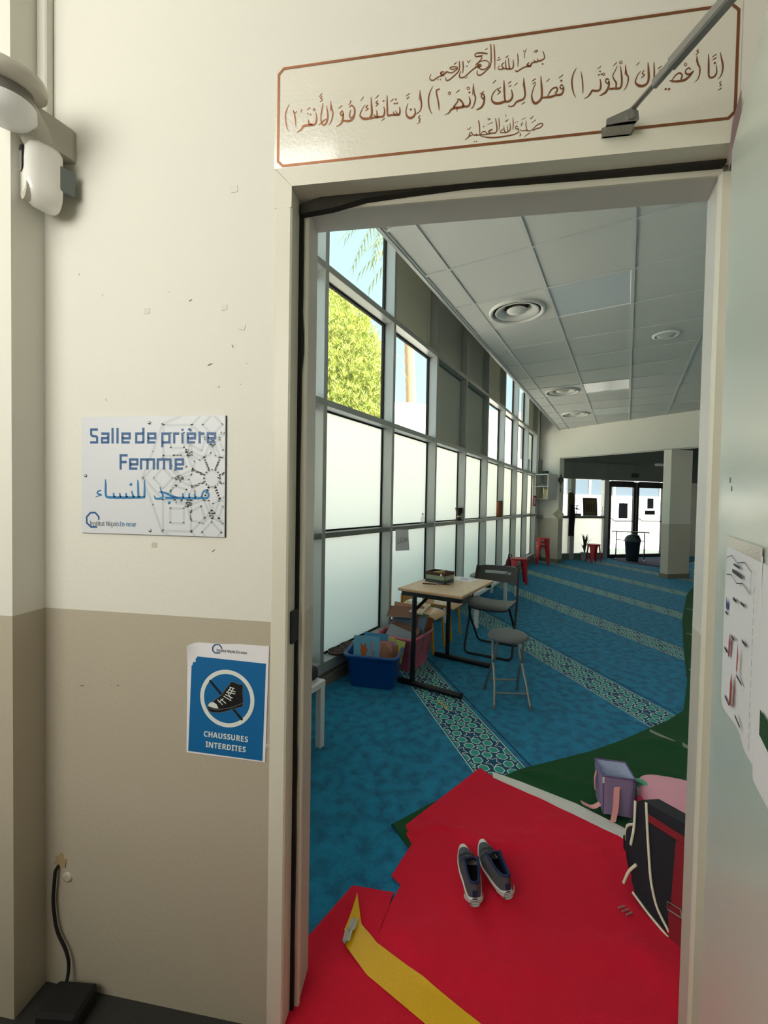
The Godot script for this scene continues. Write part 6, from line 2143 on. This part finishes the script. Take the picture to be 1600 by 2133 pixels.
	var bb = thing("black_speaker", "small black box on top of the white wall cabinet", "box")
	bb.transform = FR * B
	obj("case", bx(0.24, 0.34, 2.0005, 2.075, 0.1, 0.2, 0.004), "black_matt", bb)
	obj("front", bx(0.248, 0.332, 2.008, 2.067, 0.2, 0.203, 0.002), "soft_black", bb)
	# diamond hangings and dark cloths on the pier's edge
	for i in 2:
		var dm = thing("diamond_hanging", ["dark diamond shaped wall hanging high on the pier's edge", "cream diamond shaped hanging with a tassel low on the pier's edge"][i], "hanging")
		dm.transform = FR * B * Transform3D(Basis(Vector3.UP, 0.5), [V(0.6, 1.87, 0.03), V(0.585, 1.1, 0.06)][i])
		var r: float = [0.1, 0.125][i]
		st = S()
		prism(st, [Vector2(0, r * [1.45, 1.0][i]), Vector2(r * [0.62, 1.0][i], 0), Vector2(0, -r * [1.45, 1.0][i]), Vector2(-r * [0.62, 1.0][i], 0)], 0.0, 0.012)
		obj("panel", st, ["diamond_grey", "diamond_cream"][i], dm)
		st = S()
		var q = [Vector2(0, r * 0.75), Vector2(r * [0.42, 0.75][i], 0), Vector2(0, -r * 0.75), Vector2(-r * [0.42, 0.75][i], 0)]
		pen(st, q, 0.008, 0.0125, I, true)
		obj("border", st, ["cloth_dark", "soft_black"][i], dm)
		st = S()
		tube(st, arc(V(0, 0.0, 0.014), V(r * 0.3, 0, 0), V(0, r * 0.3, 0), 0.0, 5.0, 12), 0.006, 6)
		obj("emblem", st, ["cloth_dark", "soft_black"][i], dm)
		st = S()
		tube(st, [V(0, -r * [1.45, 1.0][i], 0.006), V(0, -r * [1.45, 1.0][i] - 0.03, 0.006), V(0, -r * [1.45, 1.0][i] - 0.12, 0.006)], [0.003, 0.008, 0.013], 8)
		obj("tassel", st, ["diamond_grey", "diamond_cream"][i], dm)
	var F = fx()
	for i in 2:
		var cl = thing("hanging_garment", ["long dark garment hanging beside the pier", "olive brown garment hanging behind the dark one"][i], "garment")
		cl.transform = FR * F
		st = S()
		var s0: float = [0.0, 0.03][i]; var s1: float = [0.13, 0.16][i]; var y0: float = [0.6, 1.05][i]; var y1: float = [1.34, 1.62][i]
		sheet(st, 12, 8, func(u, v): return V(lerpf(s0, s1, u) + 0.02 * sin(v * 5.0) * u, lerpf(y1, y0, v) - 0.05 * absf(u - 0.5), [0.16, 0.09][i] + 0.025 * sin(u * 14.0) * (0.3 + v)), V(0, 0, -0.02))
		obj("cloth", st, ["cloth_dark", "cloth_olive"][i], cl)
		st = S()
		tube(st, bend([V((s0 + s1) / 2, y1 - 0.03, 0.12), V((s0 + s1) / 2, y1 + 0.05, 0.12), V((s0 + s1) / 2, y1 + 0.06, 0.0)], 0.02), 0.006, 6)
		obj("hook", st, "black_steel", cl)

	# on the far ledge and doors
	var pf = thing("ledge_picture", "dark framed picture leaning on the ledge of the far window", "picture")
	pf.transform = FR * F * Transform3D(Basis(Vector3.RIGHT, -0.08), V(0.705, 1.062, 0.035))
	st = S()
	for e in [[-0.205, 0.205, 0.39, 0.435], [-0.205, 0.205, 0.0, 0.045], [-0.205, -0.165, 0.045, 0.39], [0.165, 0.205, 0.045, 0.39]]:
		bx(e[0], e[1], e[2], e[3], -0.01, 0.012, 0.002, st)
	obj("frame", st, "picture_dark", pf)
	obj("picture", bx(-0.165, 0.165, 0.045, 0.39, -0.008, 0.002), "picture_in", pf)
	st = S()
	for k in 4:
		bx(-0.11 + k * 0.065, -0.075 + k * 0.065, 0.09, 0.28, 0.002, 0.0035, 0.0, st)
		obj("column_print", st, "picture_dark", pf)
		st = S()
	var bz = thing("ledge_plant", "small dark bonsai ornament on the ledge of the far window", "plant")
	bz.transform = FR * F * Transform3D(Basis.IDENTITY, V(0.33, 1.062, 0.02))
	obj("tray", bx(-0.08, 0.1, 0.0, 0.05, -0.03, 0.03, 0.004), "vase_brown", bz)
	obj("stem", tub_(bend([V(-0.02, 0.05, 0), V(0.0, 0.12, 0), V(-0.03, 0.17, 0), V(0.0, 0.23, 0)], 0.03), 0.01, 8), "vase_brown", bz)
	for k in 3:
		st = S()
		lathe(st, [Vector2(0.0, -0.012), Vector2(0.045, -0.006), Vector2(0.05, 0.006), Vector2(0.0, 0.02)], 12, at([-0.03, 0.04, 0.0][k], [0.17, 0.15, 0.23][k], 0))
		obj("leaf_pad", st, "leaf_dark", bz)
	var gb = thing("ledge_bottle", "clear bottle at the door end of the far ledge", "bottle")
	gb.transform = FR * F * Transform3D(Basis.IDENTITY, V(1.07, 1.062, 0.02))
	st = S()
	lathe(st, [Vector2(0.0, 0.0), Vector2(0.03, 0.0), Vector2(0.03, 0.12), Vector2(0.012, 0.15), Vector2(0.012, 0.2)], 14)
	obj("bottle_body", st, "bottle_clear", gb)
	st = S()
	lathe(st, [Vector2(0.014, 0.19), Vector2(0.014, 0.215), Vector2(0.0, 0.216)], 12)
	obj("cap", st, "white", gb)
	var ni = 0
	for e in [[1.615, 1.895, 1.0, 1.385, "notice_grey", "large grey printed notice on the far glass door"], [2.51, 2.715, 1.255, 1.52, "notice_grey", "smaller grey notice on the glass door by the pillar"], [2.44, 2.77, 1.1, 1.21, "soft_black", "dark strip shaped notice under the smaller one on the far door"]]:
		var n = thing("door_poster", e[5], "notice")
		n.transform = FR * F
		obj("sheet", bx(e[0], e[1], e[2], e[3], -0.036, -0.033), e[4], n)
		st = S()
		var k = 0
		while e[2] + 0.03 + k * 0.04 < e[3] - 0.02:
			bx(e[0] + 0.03, e[1] - 0.03 - 0.02 * (k % 3), e[2] + 0.03 + k * 0.04, e[2] + 0.038 + k * 0.04, -0.033, -0.0325, 0.0, st)
			k += 1
		var lt = obj("print_lines", st, "diamond_grey", n)
		lt.set_meta("kind", "stuff")
		if ni == 0:
			obj("clip", bx(1.745, 1.765, 1.38, 1.42, -0.036, -0.028, 0.002), "soft_black", n)
		ni += 1
	var ex = thing("exit_sign", "small dark green exit sign on the fascia above the far doors", "sign")
	ex.transform = FR * F
	obj("plate", bx(1.95, 2.17, 2.035, 2.13, 0.0, 0.015, 0.003), "exit_green", ex)
	words("SORTIE", 0.062, 700, "diamond_grey", ex, at(2.06, 2.0825, 0.016), "lettering", "Droid Sans", 0.8)
	var el = thing("emergency_light", "white emergency light on the low ceiling before the far doors", "light", Vector3.ZERO)
	el.transform = FR * F * Transform3D(Basis.IDENTITY, V(2.35, 2.355, 0.45))
	obj("housing", bx(-0.14, 0.14, -0.05, 0.0, -0.05, 0.05, 0.01), "white", el)
	obj("cover", bx(-0.12, 0.12, -0.06, -0.05, -0.04, 0.04, 0.004), "paper", el)
	var pl = thing("potted_plant", "leafy plant in a white pot before the far frosted window", "plant")
	pl.transform = FR * F * Transform3D(Basis.IDENTITY, V(0.42, 0, 0.2))
	st = S()
	lathe(st, [Vector2(0.0, 0.0), Vector2(0.06, 0.0), Vector2(0.085, 0.19), Vector2(0.092, 0.19), Vector2(0.092, 0.2), Vector2(0.08, 0.2), Vector2(0.0, 0.17)], 20)
	obj("pot", st, "pot_white", pl)
	var rng = RandomNumberGenerator.new()
	rng.seed = 8
	for k in 16:
		var a = TAU * k / 16.0 + rng.randf() * 0.3
		var hh = rng.randf_range(0.3, 0.62)
		var o = rng.randf_range(0.08, 0.2)
		st = S()
		for j in 4:
			var t0 = j / 4.0; var t1 = (j + 1) / 4.0
			var w0 = 0.022 * sin(PI * clampf(t0 * 0.85 + 0.12, 0, 1)); var w1 = 0.022 * sin(PI * clampf(t1 * 0.85 + 0.12, 0, 1)) * (0.1 if j == 3 else 1.0)
			var u = V(cos(a), 0, sin(a)); var v = V(-sin(a), 0, cos(a))
			var p0 = V(0, 0.16, 0) + u * o * t0 * t0 + V(0, hh * t0 - 0.12 * t0 * t0 * t0, 0)
			var p1 = V(0, 0.16, 0) + u * o * t1 * t1 + V(0, hh * t1 - 0.12 * t1 * t1 * t1, 0)
			quad(st, p0 - v * w0, p1 - v * w1, p1 + v * w1, p0 + v * w0)
		obj("leaf", st, "leaf_dark", pl)
	# swing-lid bin, folding table and door mat
	var bn = thing("waste_bin", "tall grey swing lid waste bin before the far glass doors", "bin", V(0.49, 0, -10.72))
	st = S()
	lathe(st, [Vector2(0.0, 0.0), Vector2(0.125, 0.0), Vector2(0.165, 0.46), Vector2(0.172, 0.46), Vector2(0.172, 0.5), Vector2(0.15, 0.5)], 28)
	obj("bin_body", st, "bin_grey", bn)
	st = S()
	lathe(st, [Vector2(0.178, 0.485), Vector2(0.176, 0.51), Vector2(0.155, 0.57), Vector2(0.11, 0.62), Vector2(0.05, 0.645), Vector2(0.0, 0.65)], 28)
	obj("lid", st, "bin_grey", bn)
	st = S()
	box(st, V(0.06, 0.585, 0.11), V(0.16, 0.1, 0.012), 0.004, I)
	obj("flap", st, "black_matt", bn)
	var ft = thing("folding_table", "thin dark folding table behind the waste bin", "table", V(0.44, 0, -11.05), 0.0)
	obj("table_top", bx(-0.4, 0.4, 0.675, 0.695, -0.2, 0.2, 0.004), "black_plastic", ft)
	for s in [-1, 1]:
		obj("leg", tub_([V(s * 0.3, 0.01, 0.0), V(s * 0.3, 0.675, 0.0)], 0.014), "black_steel", ft)
		obj("foot", tub_([V(s * 0.3, 0.014, -0.2), V(s * 0.3, 0.014, 0.22)], 0.014), "steel", ft)
	obj("rail", tub_([V(-0.3, 0.47, 0.0), V(0.3, 0.47, 0.0)], 0.011), "black_steel", ft)
	st = S()
	slab(st, [Vector2(0.02, -10.95), Vector2(0.4, -10.33), Vector2(1.0, -9.98), Vector2(1.9, -11.9), Vector2(0.95, -11.7)], 0.001, 0.012)
	tag(obj("door_mat", st, "rug_navy", null), "dark navy mat on the floor before the far glass doors", "mat")

# ---------------------------------------------------------------- felt mats, shoes and bags by the door
var fold_n = FastNoiseLite.new()

func fold(x, z, base_, amp) -> float:
	# soft wrinkles running across the felt
	var w = fold_n.get_noise_2d(x * 1.3, z * 1.3) * 0.5
	var d = x * 0.35 + z * 0.94 + w * 0.22
	var r = pow(maxf(0.0, sin(d * 15.0 + w * 3.0)), 3.0) * (0.5 + 0.5 * fold_n.get_noise_2d(x * 2.0 + 9.0, z * 2.0))
	var e = pow(maxf(0.0, sin((x * 0.8 - z * 0.6) * 11.0 + w * 4.0)), 4.0) * 0.35 * (0.5 + 0.5 * fold_n.get_noise_2d(x * 2.0 - 5.0, z * 2.0 + 3.0))
	return base_ + amp * (r + e)

func mat_patch(pl: Array, pr: Array, base_, amp, nu, nv, lift_edge := 0.0):
	var a = pl.map(func(q): return Vector2(q[0], q[1]))
	var b = pr.map(func(q): return Vector2(q[0], q[1]))
	var st = S()
	sheet(st, nu, nv, func(u, v):
		var p = poly_at(a, v).lerp(poly_at(b, v), u)
		var k = smoothstep(0.0, 0.06, u)
		return V(p.x, fold(p.x, p.y, base_, amp * k) + lift_edge * (1.0 - k), p.y), V(0, -0.0028, 0))
	return st

func mats_and_bags():
	fold_n.seed = 17
	fold_n.frequency = 1.6
	mk("lilac", rgb(150, 136, 176), 0.45)
	mk("lilac_trim", rgb(112, 92, 140), 0.6)
	mk("bag_lining", rgb(196, 206, 232), 0.3, 0.0, {"nrm": noise_tex(256, 0.05, FastNoiseLite.TYPE_SIMPLEX, 3, null, true, 8.0, false, 40), "ns": 0.4, "tri": 5.0})
	mk("strap_pink", rgb(238, 168, 168), 0.7)
	mk("bag_pink", rgb(242, 170, 188), 0.8)
	mk("bag_rose", rgb(208, 54, 100), 0.8)
	mk("mint", rgb(104, 190, 150), 0.7)
	mk("bag_navy", rgb(20, 22, 34), 0.7)
	mk("piping", rgb(240, 238, 214), 0.5)
	mk("strap_red", rgb(140, 14, 34), 0.7)
	mk("shoe_upper", rgb(82, 84, 90), 0.8)
	mk("shoe_navy", rgb(26, 38, 84), 0.8)
	mk("shoe_in", rgb(10, 10, 14), 0.9)
	mk("shoe_sole", rgb(226, 224, 218), 0.6)
	mk("pull_tab", rgb(196, 150, 150), 0.5, 0.3)
	# green felt along the right of the carpet
	var gl = [[-0.444, -0.585], [-0.353, -0.788], [-0.111, -1.165], [-0.073, -1.231], [0.218, -1.585], [0.372, -1.814], [0.482, -2.0], [0.607, -2.205], [0.703, -2.406], [0.78, -2.97], [0.843, -3.87], [0.945, -5.09], [1.153, -6.76], [1.34, -7.67]]
	var gr = [[-0.3, -0.5], [0.0, -0.5], [0.5, -0.5], [0.9, -0.6], [1.3, -0.9], [1.7, -1.1], [2.0, -1.4], [2.1, -1.8], [2.1, -2.4], [2.1, -3.0], [2.1, -3.9], [2.1, -5.1], [2.1, -6.8], [2.1, -7.8]]
	tag(obj("green_felt", mat_patch(gl, gr, 0.005, 0.02, 90, 120), "felt_green", null), "long dark green felt runner with a wavy edge over the carpet", "mat")
	for i in 4:
		var p0: Array = [[0.482, -2.0], [0.8, -3.25], [0.9, -4.45], [1.03, -5.75]][i]
		var st = S()
		sheet(st, 24, 2, func(u, v):
			var x: float = p0[0] + 0.02 + u * 0.9
			var z: float = p0[1] + u * 0.55 + (v - 0.5) * 0.034
			return V(x, fold(x, z, 0.0058, 0.02), z), V(0, -0.0006, 0))
		tag(obj("tape_strip", st, "tape_grey", null), "grey tape strip across the green felt, %s from the door" % ["first", "second", "third", "fourth"][i], "tape", "grey tape strips on the green felt")
	# white band between the green and the red
	var st = mat_patch([[-0.18, -1.125], [-0.049, -1.122], [0.194, -1.1], [0.376, -1.05], [0.47, -0.985], [0.62, -0.93]], [[-0.166, -1.085], [-0.02, -1.06], [0.162, -1.03], [0.36, -0.975], [0.45, -0.93], [0.6, -0.88]], 0.014, 0.016, 8, 40)
	tag(obj("white_band", st, "felt_white", null), "white cloth band between the red and green felt", "cloth")
	# red felt
	var rl = [[-0.245, -1.12], [-0.394, -0.586], [-0.326, -0.534], [-0.327, -0.374], [-0.282, -0.359], [-0.27, -0.05], [-0.12, 0.3], [0.0, 0.6]]
	var rr = [[-0.12, -1.08], [0.17, -1.03], [0.36, -0.975], [0.6, -0.88], [0.95, -0.6], [0.85, -0.3], [0.7, 0.05], [0.6, 0.4]]
	tag(obj("red_felt", mat_patch(rl, rr, 0.012, 0.022, 80, 110), "felt_red", null), "large red felt mat lying rumpled in the doorway", "mat")
	var l2 = [[-0.425, -0.275], [-0.445, -0.06], [-0.375, 0.132], [-0.33, 0.3], [-0.2, 0.6]]
	var r2 = [[-0.29, -0.325], [-0.25, -0.1], [-0.2, 0.15], [-0.1, 0.35], [0.05, 0.6]]
	tag(obj("red_felt", mat_patch(l2, r2, 0.008, 0.016, 30, 60), "felt_red", null), "narrow red felt piece lying along the latch side of the doorway", "mat")
	# yellow tape
	var ty = thing("yellow_tape", "yellow plastic tape stuck across the red mat with a curled end", "tape")
	st = S()
	var up = [[-0.376, -0.232], [-0.322, -0.176], [-0.255, -0.154], [-0.097, -0.141], [0.066, -0.12], [0.25, -0.08], [0.4, -0.03]]
	var lo = [[-0.372, -0.222], [-0.359, -0.137], [-0.325, -0.098], [-0.234, -0.067], [-0.055, -0.05], [0.13, -0.01], [0.3, 0.05]]
	var pu = up.map(func(q): return Vector2(q[0], q[1])); var pw = lo.map(func(q): return Vector2(q[0], q[1]))
	sheet(st, 8, 60, func(u, v):
		var p = poly_at(pu, v).lerp(poly_at(pw, v), u)
		return V(p.x, fold(p.x, p.y, 0.0145, 0.022) + 0.02 * pow(maxf(0.0, 1.0 - v * 6.0), 2.0), p.y), V(0, -0.0006, 0))
	obj("tape", st, "tape_yellow", ty)
	st = S()
	patch(st, 6, 10, func(u, v): return V(-0.352 + 0.02 * u + 0.012 * v, 0.026 + 0.006 * sin(u * 9.0) + 0.006 * sin(v * 13.0), -0.165 + 0.075 * v - 0.01 * u))
	obj("clear_tape", st, "tape_clear", ty)

	# shoes
	for i in 2:
		var s = thing("child_sneaker", ["grey and navy child's sneaker with white sole, nearer the door frame latch side", "grey and navy child's sneaker with white sole, beside the other shoe toward the bags"][i], "shoe", [V(-0.082, 0.036, -0.475), V(-0.012, 0.036, -0.545)][i], [0.52, 0.70][i], "pair of sneakers on the red mat")
		sneaker(s, 1.0 if i == 0 else -1.0)

	# lunch bag
	var b = thing("lunch_bag", "open lilac lunch bag with pale blue lining and pink straps", "bag", V(0.335, 0.022, -1.15), 0.32)
	var w = 0.062; var d = 0.06; var h = 0.165
	st = S()
	for e in [[-w, -d, w, -d], [w, -d, w, d], [w, d, -w, d], [-w, d, -w, -d]]:
		patch(st, 6, 6, func(u, v):
			var x = lerpf(e[0], e[2], u); var z = lerpf(e[1], e[3], u)
			var k = 0.9 + 0.1 * v + 0.03 * sin(u * PI) * sin(v * PI)
			return V(x * k, v * h, z * k), false, true)
	quad(st, V(-w * 0.9, 0.001, -d * 0.9), V(w * 0.9, 0.001, -d * 0.9), V(w * 0.9, 0.001, d * 0.9), V(-w * 0.9, 0.001, d * 0.9))
	obj("shell", st, "lilac", b)
	st = S()
	for e in [[-w, -d, w, -d], [w, -d, w, d], [w, d, -w, d], [-w, d, -w, -d]]:
		patch(st, 6, 6, func(u, v):
			var x = lerpf(e[0], e[2], u); var z = lerpf(e[1], e[3], u)
			var k = 0.86 + 0.09 * v
			return V(x * k, 0.012 + v * (h - 0.012), z * k))
	quad(st, V(-w * 0.86, 0.012, -d * 0.86), V(w * 0.86, 0.012, -d * 0.86), V(w * 0.86, 0.012, d * 0.86), V(-w * 0.86, 0.012, d * 0.86))
	obj("lining", st, "bag_lining", b)
	st = S()
	tube(st, bend([V(-w, h, -d), V(w, h, -d), V(w, h, d), V(-w, h, d), V(-w, h, -d)], 0.006), 0.0035, 6)
	obj("rim_trim", st, "lilac_trim", b)
	for e in [[-w, d], [w, d], [w, -d]]:
		obj("edge_trim", tub_([V(e[0] * 0.9, 0.004, e[1] * 0.9), V(e[0], h, e[1])], 0.0026, 6), "lilac_trim", b)
	obj("zip_pull", bx(-w - 0.002, -w + 0.006, h - 0.03, h - 0.004, d + 0.001, d + 0.004, 0.001), "white", b)
	obj("strap", ribbon3([V(0.0, h - 0.045, d + 0.004), V(-0.012, h - 0.028, d + 0.012), V(-0.02, 0.06, d + 0.035), V(-0.035, 0.008, d + 0.05)], V(0.022, 0.006, 0.0)), "strap_pink", b)
	obj("strap", ribbon3([V(-w - 0.002, 0.03, d * 0.6), V(-w - 0.03, 0.006, d * 0.6), V(-w - 0.07, 0.012, d * 0.3)], V(0.004, 0.0, 0.022)), "strap_pink", b)
	obj("strap", ribbon3([V(-w - 0.004, h - 0.03, -0.02), V(-w - 0.014, h - 0.06, -0.01), V(-w - 0.012, 0.06, 0.0)], V(0.0, 0.004, 0.018)), "strap_pink", b)
	obj("strap", ribbon3([V(w + 0.002, h - 0.05, 0.02), V(w + 0.012, 0.07, 0.03), V(w + 0.004, 0.03, 0.03)], V(0.0, 0.004, -0.02)), "strap_pink", b)

	# pink backpack lying down
	var pb = thing("pink_backpack", "pale pink child's backpack lying on the green felt", "backpack", V(0.575, 0.02, -1.2), 0.25)
	st = S()
	blob(st, V(0, 0.055, 0), V(0.14, 0.06, 0.16), 3.4)
	obj("body", st, "bag_pink", pb)
	st = S()
	blob(st, V(-0.135, 0.035, 0.04), V(0.032, 0.04, 0.085), 2.4)
	obj("side_pocket", st, "bag_rose", pb)
	st = S()
	blob(st, V(0.03, 0.05, 0.15), V(0.1, 0.045, 0.035), 2.6)
	obj("front_pocket", st, "bag_rose", pb)
	st = S()
	tube(st, bend([V(-0.12, 0.07, -0.06), V(-0.15, 0.1, -0.07), V(-0.115, 0.105, -0.05), V(-0.1, 0.075, -0.03)], 0.02), 0.011, 8)
	obj("loop", st, "mint", pb)
	st = S()
	tube(st, [V(-0.13, 0.01, 0.13), V(-0.15, 0.012, 0.16)], 0.01, 8)
	obj("loop", st, "mint", pb)
	st = S()
	tube(st, arc(V(0, 0.085, 0), V(0.11, 0, 0), V(0, 0, 0.13), 3.3, 6.0, 16), 0.004, 6)
	obj("zip", st, "white", pb)

	# navy school bag with white piping
	var r = V(0.86, 0, 0.51).normalized()
	var up2 = V(-0.05, 0.93, -0.36).normalized()
	var out = r.cross(up2).normalized()
	var nb = thing("school_bag", "navy school bag with white piping and red straps beside the door jamb", "school bag")
	var G = Transform3D(Basis(r, up2, out), V(0.405, 0.02, -0.685))
	nb.transform = FR * G
	st = S()
	prism(st, [Vector2(0.012, 0.012), Vector2(0.09, 0.0), Vector2(0.22, 0.0), Vector2(0.23, 0.02), Vector2(0.225, 0.3), Vector2(0.18, 0.32), Vector2(0.04, 0.315), Vector2(0.022, 0.3), Vector2(0.0, 0.16), Vector2(-0.005, 0.06)], -0.11, 0.0)
	obj("body", st, "bag_navy", nb)
	st = S()
	blob(st, V(-0.005, 0.14, -0.05), V(0.035, 0.09, 0.045), 2.5)
	obj("side_pocket", st, "bag_navy", nb)
	for q in [[[0.055, 0.315], [0.056, 0.22], [0.06, 0.1], [0.075, 0.04], [0.11, 0.004]], [[0.018, 0.3], [0.012, 0.22], [-0.002, 0.16]], [[0.0, 0.03], [0.05, 0.006], [0.11, -0.012]], [[0.015, 0.115], [-0.012, 0.08], [-0.03, 0.035]]]:
		var pts = []
		for e in q:
			pts.append(V(e[0], e[1], 0.004))
		obj("piping", tub_(bend(pts, 0.03), 0.0042, 8), "piping", nb)
	obj("piping", tub_(bend([V(-0.036, 0.15, -0.03), V(-0.03, 0.2, -0.02), V(0.008, 0.225, 0.0)], 0.03), 0.0042, 8), "piping", nb)
	obj("strap", bx(0.06, 0.225, 0.262, 0.285, 0.0, 0.004, 0.001), "strap_red", nb)
	st = S()
	prism(st, [Vector2(0.145, 0.262), Vector2(0.175, 0.262), Vector2(0.15, 0.07), Vector2(0.118, 0.07)], 0.002, 0.006)
	obj("strap", st, "strap_red", nb)
	st = S()
	prism(st, [Vector2(0.112, 0.075), Vector2(0.15, 0.075), Vector2(0.145, -0.01), Vector2(0.11, -0.01)], 0.003, 0.008)
	obj("strap", st, "strap_red", nb)
	st = S()
	tube(st, [V(0.112, 0.062, 0.01), V(0.152, 0.068, 0.01), V(0.15, 0.088, 0.01), V(0.112, 0.082, 0.01), V(0.112, 0.062, 0.01)], 0.0022, 6)
	obj("buckle", st, "steel", nb)
	obj("buckle", bx(-0.05, -0.035, 0.115, 0.16, -0.045, -0.03, 0.004), "black_matt", nb)
	for k in 3:
		obj("zip_pull", tub_([V(-0.012 + k * 0.012, -0.012, 0.03), V(-0.016 + k * 0.013, -0.016, 0.062)], 0.0026, 6), "pull_tab", nb)

func ribbon3(pts: Array, side: Vector3) -> SurfaceTool:
	var st = S()
	var p = bend(pts, 0.02, 4)
	for i in p.size() - 1:
		quad(st, p[i] - side / 2, p[i + 1] - side / 2, p[i + 1] + side / 2, p[i] + side / 2)
		var t = side.cross(p[i + 1] - p[i]).normalized() * 0.0018
		quad(st, p[i] - side / 2 + t, p[i] + side / 2 + t, p[i + 1] + side / 2 + t, p[i + 1] - side / 2 + t)
	return st

func blob(st, c: Vector3, r: Vector3, n: float):
	# superellipsoid
	var sp = func(a, e): return signf(a) * pow(absf(a), e)
	var k = 2.0 / n
	patch(st, 28, 16, func(u, v):
		var a = u * TAU; var b = (v - 0.5) * PI
		return c + V(r.x * sp.call(cos(b), k) * sp.call(cos(a), k), r.y * sp.call(sin(b), k), r.z * sp.call(cos(b), k) * sp.call(sin(a), k)), false, true)

func sneaker(t: Node3D, side: float):
	# local -z towards the toe, heel at +z; length about 0.21
	var half = func(q): # half width along the foot, q 0 heel to 1 toe
		return 0.030 * pow(sin(PI * clampf(q * 0.93 + 0.05, 0.0, 1.0)), 0.42) * (1.0 + 0.16 * sin(PI * clampf((q - 0.35) / 0.65, 0, 1)))
	var zz = func(q): return lerpf(0.1, -0.11, q)
	var mid = func(q): return side * 0.006 * sin(PI * q)
	var st = S()
	# sole
	patch(st, 24, 20, func(u, q):
		var a = u * TAU
		var y = 0.011 + 0.011 * sin(a) + 0.006 * smoothstep(0.45, 0.0, q) * (1.0 if sin(a) > 0 else 0.0) + 0.010 * pow(q, 6.0)
		return V(mid.call(q) + (half.call(q) + 0.003) * cos(a) * (1.0 if absf(sin(a)) < 0.8 else 1.0), y, zz.call(q)))
	obj("sole", st, "shoe_sole", t)
	st = S()
	for k in 3:
		tube(st, arc(V(0, 0.014 + k * 0.005, 0.075), V(0.031, 0, 0), V(0, 0, 0.028), 0.1, PI - 0.1, 10), 0.0012, 5)
	var ln = obj("sole_groove", st, "pot_white", t)
	ln.set_meta("kind", "stuff")
	# vamp over the toes
	st = S()
	patch(st, 16, 16, func(u, v):
		var q = lerpf(0.46, 0.995, v)
		var a = PI * u
		var top = lerpf(0.072, 0.026, pow(v, 0.75))
		return V(mid.call(q) + half.call(q) * cos(a), 0.018 + (top - 0.018) * pow(sin(a), 0.75), zz.call(q)))
	obj("vamp", st, "shoe_upper", t)
	# collar round the heel, outside and inside
	var wall = func(u, v, inset):
		# u runs from one side round the heel to the other
		var k = 2.0 * u - 1.0
		var q = 0.5 * pow(absf(k), 1.6)
		var x: float = signf(k) * (half.call(q) - inset)
		if absf(k) < 0.25:
			x = (half.call(0.5 * pow(0.25, 1.6)) - inset) * k / 0.25
		var rim = 0.062 + 0.010 * pow(1.0 - absf(k), 3.0) + 0.008 * pow(absf(k), 3.0)
		var lean = 1.0 - 0.18 * v
		return V(mid.call(q) + x * lean, lerpf(0.02, rim, v), zz.call(q) - inset * 1.0 - 0.006 * v * (1.0 - absf(k)))
	st = S()
	patch(st, 28, 8, func(u, v): return wall.call(u, v, 0.0))
	obj("heel_counter", st, "shoe_upper", t)
	st = S()
	patch(st, 28, 8, func(u, v): return wall.call(u, v, 0.005), false, true)
	obj("lining", st, "shoe_navy", t)
	st = S()
	var rim = []
	for i in 29:
		rim.append((wall.call(i / 28.0, 1.0, 0.0) + wall.call(i / 28.0, 1.0, 0.005)) / 2.0)
	tube(st, rim, 0.0045, 8)
	obj("padded_collar", st, "shoe_navy", t)
	st = S()
	patch(st, 8, 10, func(u, v):
		var q = lerpf(0.04, 0.6, v)
		return V(mid.call(q) + (half.call(q) - 0.004) * (2.0 * u - 1.0), 0.026, zz.call(q)))
	obj("insole", st, "shoe_in", t)
	# tongue, straps and heel tab
	st = S()
	sheet(st, 6, 6, func(u, v): return V(mid.call(0.45) + 0.017 * (2.0 * u - 1.0), 0.064 + 0.022 * v - 0.006 * pow(2.0 * u - 1.0, 2.0), lerpf(-0.012, 0.008, v)), V(0, -0.003, 0.002))
	obj("tongue", st, "shoe_navy", t)
	for k in 2:
		st = S()
		patch(st, 12, 2, func(u, v):
			var q = 0.56 + k * 0.13 + v * 0.06
			var a = PI * (0.12 + 0.76 * u)
			var vv = (q - 0.46) / 0.535
			var top = lerpf(0.072, 0.026, pow(vv, 0.75)) + 0.0022
			return V(mid.call(q) + (half.call(q) + 0.001) * cos(a), 0.018 + (top - 0.018) * pow(sin(a), 0.75), zz.call(q)))
		obj("strap", st, "soft_black", t)
	obj("heel_tab", bx(-0.008, 0.008, 0.03, 0.05, 0.094, 0.0985, 0.001), "shoe_navy", t)
